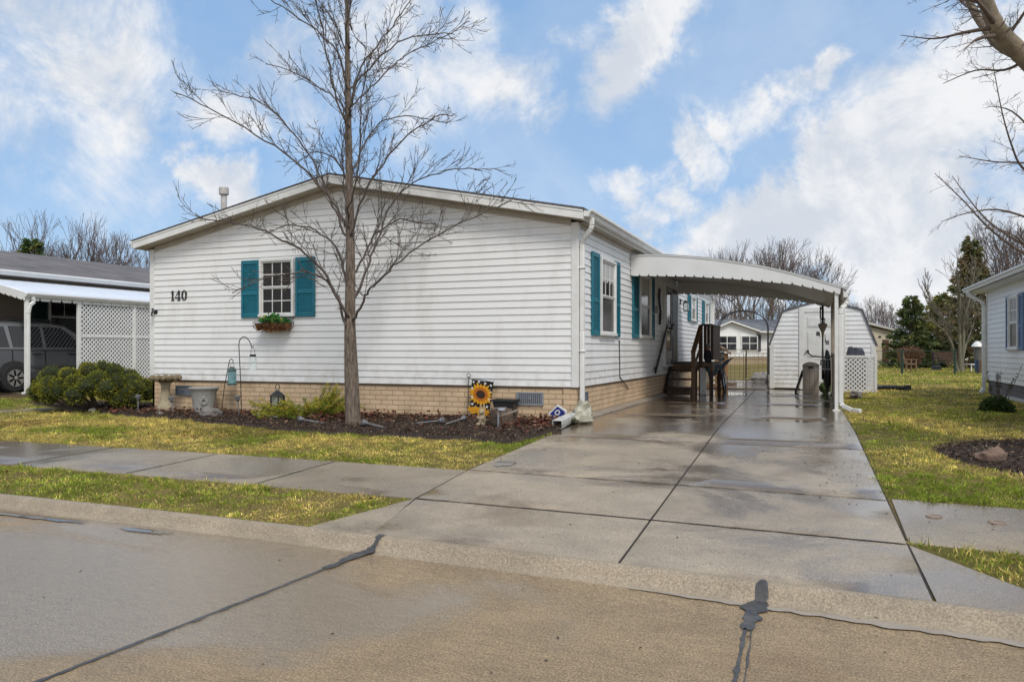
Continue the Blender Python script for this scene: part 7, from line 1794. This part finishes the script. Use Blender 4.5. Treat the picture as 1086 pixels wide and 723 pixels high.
for (x0,x1,y0,y1,de,ln,wd) in zones:
    x, y, tt, hh = tufts(x0,x1,y0,y1,de,22 if de > 600 else 8,.03 if de > 1000 else (.05 if de > 250 else .12)); k = visible(x,y); x, y, tt, hh = x[k], y[k], tt[k], hh[k]; k = lawn_mask(x,y); x, y, tt, hh = x[k], y[k], tt[k], hh[k]; TT.append(tt)
    tall = np.clip(1+.4*vn(x,y,2.2,3)+.45*vn(x,y,9,4), .35, 2.2); PX.append(x); PY.append(y); LN.append(ln*rng.uniform(.55,1.3,len(x))*tall*hh); WD.append(np.full(len(x),wd))
x, y, ln, wd, tt = map(np.concatenate, (PX,PY,LN,WD,TT)); N = len(x); print('grass blades', N)
dry = np.clip(.42+1.2*vn(x,y,.9,5)+.8*vn(x,y,3.2,6), 0, 1); dry = np.where(y > 2, np.clip(dry+.12,0,1), dry); dry = np.where((x > 3.4) & (y > -1) & (y < 9), np.clip(dry+.22,0,1), dry)
dry = np.where((y < -5.0) & (x < .4), np.clip(dry+.22,0,1), dry); dry = np.where((x > -12) & (x < -5) & (y > -2.6) & (y < -.3), np.clip(dry+.25,0,1), dry); dry = np.where((x > 3.5) & (y < -1) , dry*.85, dry)
ry = rng.random(N); green = np.array([.19,.255,.026]); straw = np.array([.60,.46,.15]); oliv = np.array([.29,.30,.045])
brn = vn(x,y,1.7,21) > .75
c = np.where((ry < dry*.72)[:,None], straw, np.where((ry < .25+dry*.65)[:,None], oliv, green))*rng.uniform(.8,1.5,(N,1))*tt[:,None]
c[brn & (rng.random(N) < .6)] *= np.array([.62,.5,.55])
z = gzv(x,y); d = np.stack([rng.normal(0,.55,N), rng.normal(0,.55,N), rng.uniform(.45,1.1,N)],1)
blades('grass', np.stack([x,y,z-.004],1), d, ln, wd, c, grassm, kind='stuff', label='short winter lawn grass, patchy green and straw', cat='grass')
# mulch chips
def chips(name, x, y, zoff, ln, wd, cols, label, cat, flat=.35, m=None):
    N = len(x); d = rng.normal(size=(N,3))*[1,1,flat]; s = np.cross(d, rng.normal(size=(N,3))*[.35,.35,0]+[0,0,1]); zz = gzv(x,y)+zoff(x,y)
    blades(name, np.stack([x,y,zz],1), d, ln, wd, cols, m or chipm, kind='stuff', label=label, cat=cat, side=s)
x, y = scatter(-12.2,.1,-2.4,1.3,1500); k = in_bed(x,y); x, y = x[k], y[k]; x2, y2 = scatter(4.2,7,-3,-.2,1700); k = in_ring(x2,y2); x2, y2 = x2[k], y2[k]
def zmul(x, y):
    r = np.hypot(x-MC[0],y-MC[1])/MR; return np.where(x > 3, .065*(1-np.clip(r,0,1)**3)+.006, .045+.02*rng.random(len(x)))
xx, yy = np.concatenate([x,x2]), np.concatenate([y,y2]); N = len(xx)
cc = np.array([(.035,.02,.012),(.065,.037,.022),(.11,.068,.04),(.02,.013,.01),(.22,.155,.10)])[rng.choice(5,N,p=[.28,.3,.2,.12,.10])]*rng.uniform(.6,1.4,(N,1))
chips('mulch_chips', xx, yy, zmul, rng.uniform(.02,.06,N), rng.uniform(.008,.02,N), cc, 'loose dark bark chips covering the planting beds', 'mulch')
# fallen leaves
def cl(cx, cy, sx, sy, n): return rng.normal(cx,sx,n), rng.normal(cy,sy,n)
L_ = [cl(-3.55,-.55,.45,.32,520), cl(-.35,-.75,.28,.45,300), cl(-6.4,-.5,1.0,.25,360), cl(-1.9,-.3,1.2,.2,200), cl(-3.2,-1.2,1.6,.5,160), cl(-8.9,-.75,.9,.25,200)]
x = np.concatenate([a for a, b_ in L_]); y = np.concatenate([b_ for a, b_ in L_]); k = (y < -.05) & (x < .1) & in_bed(x, np.minimum(y,-.02)); x, y = x[k], y[k]; N = len(x)
cc = np.array([(.15,.045,.028),(.21,.085,.05),(.11,.045,.03),(.26,.15,.10),(.09,.04,.03)])[rng.integers(0,5,N)]*rng.uniform(.6,1.35,(N,1))
chips('fallen_leaves', x, y, lambda a,b_: .055+.05*rng.random(len(a)), rng.uniform(.05,.10,N), rng.uniform(.035,.06,N), cc, 'drifts of russet fallen leaves on the mulch', 'leaves', .5, leafmat)
# leaves and crumbs strewn on lawn and paving
x = np.concatenate([rng.uniform(-8,0,130), rng.uniform(3.8,7,70), rng.uniform(-6,.2,60)]); y = np.concatenate([rng.uniform(-3.9,-2,130), rng.uniform(-3.8,3,70), rng.uniform(-6.3,-5.4,60)]); k = lawn_mask(x,y); x, y = x[k], y[k]; N = len(x)
chips('lawn_leaves', x, y, lambda a,b_: np.full(len(a),.03), rng.uniform(.03,.06,N), rng.uniform(.02,.035,N), np.array([(.16,.08,.045),(.24,.16,.09),(.10,.05,.035)])[rng.integers(0,3,N)], 'a few brown leaf scraps lying in the lawn', 'leaves', .4, leafmat)
x = np.concatenate([rng.normal(3.35,.16,95), rng.uniform(.3,3.7,75), rng.uniform(3.9,5,14), rng.normal(.2,.25,22)]); y = np.concatenate([rng.uniform(-4.1,-.4,95), rng.uniform(-6.2,3,75), rng.uniform(-5,-4.3,14), rng.uniform(-3.6,-1.6,22)])
k = (x < XRv(y)-.02) & (x > XLv(y)+.02) | (x > 3.9); x, y = x[k], y[k]; N = len(x)
chips('debris', x, y, lambda a,b_: np.full(len(a),.019), rng.uniform(.012,.03,N), rng.uniform(.008,.018,N), np.array([(.02,.014,.01)])*rng.uniform(.6,2,(N,1)), 'dark crumbs of wet leaf litter on the driveway', 'debris', .5)
x = np.concatenate([rng.uniform(-1.5,3.9,26)]); y = np.concatenate([rng.uniform(-8.4,-6.6,26)]); N = len(x)
d = rng.normal(size=(N,3))*[1,1,.3]; blades('road_debris', np.stack([x,y,np.full(N,ROADZ+.012)],1), d, rng.uniform(.012,.028,N), .012, np.array([(.03,.018,.012)])*rng.uniform(.6,2,(N,1)), chipm, kind='stuff', label='scattered dark leaf crumbs on the road', cat='debris', side=np.cross(d, np.array([0,0,1.])+rng.normal(size=(N,3))*.2))
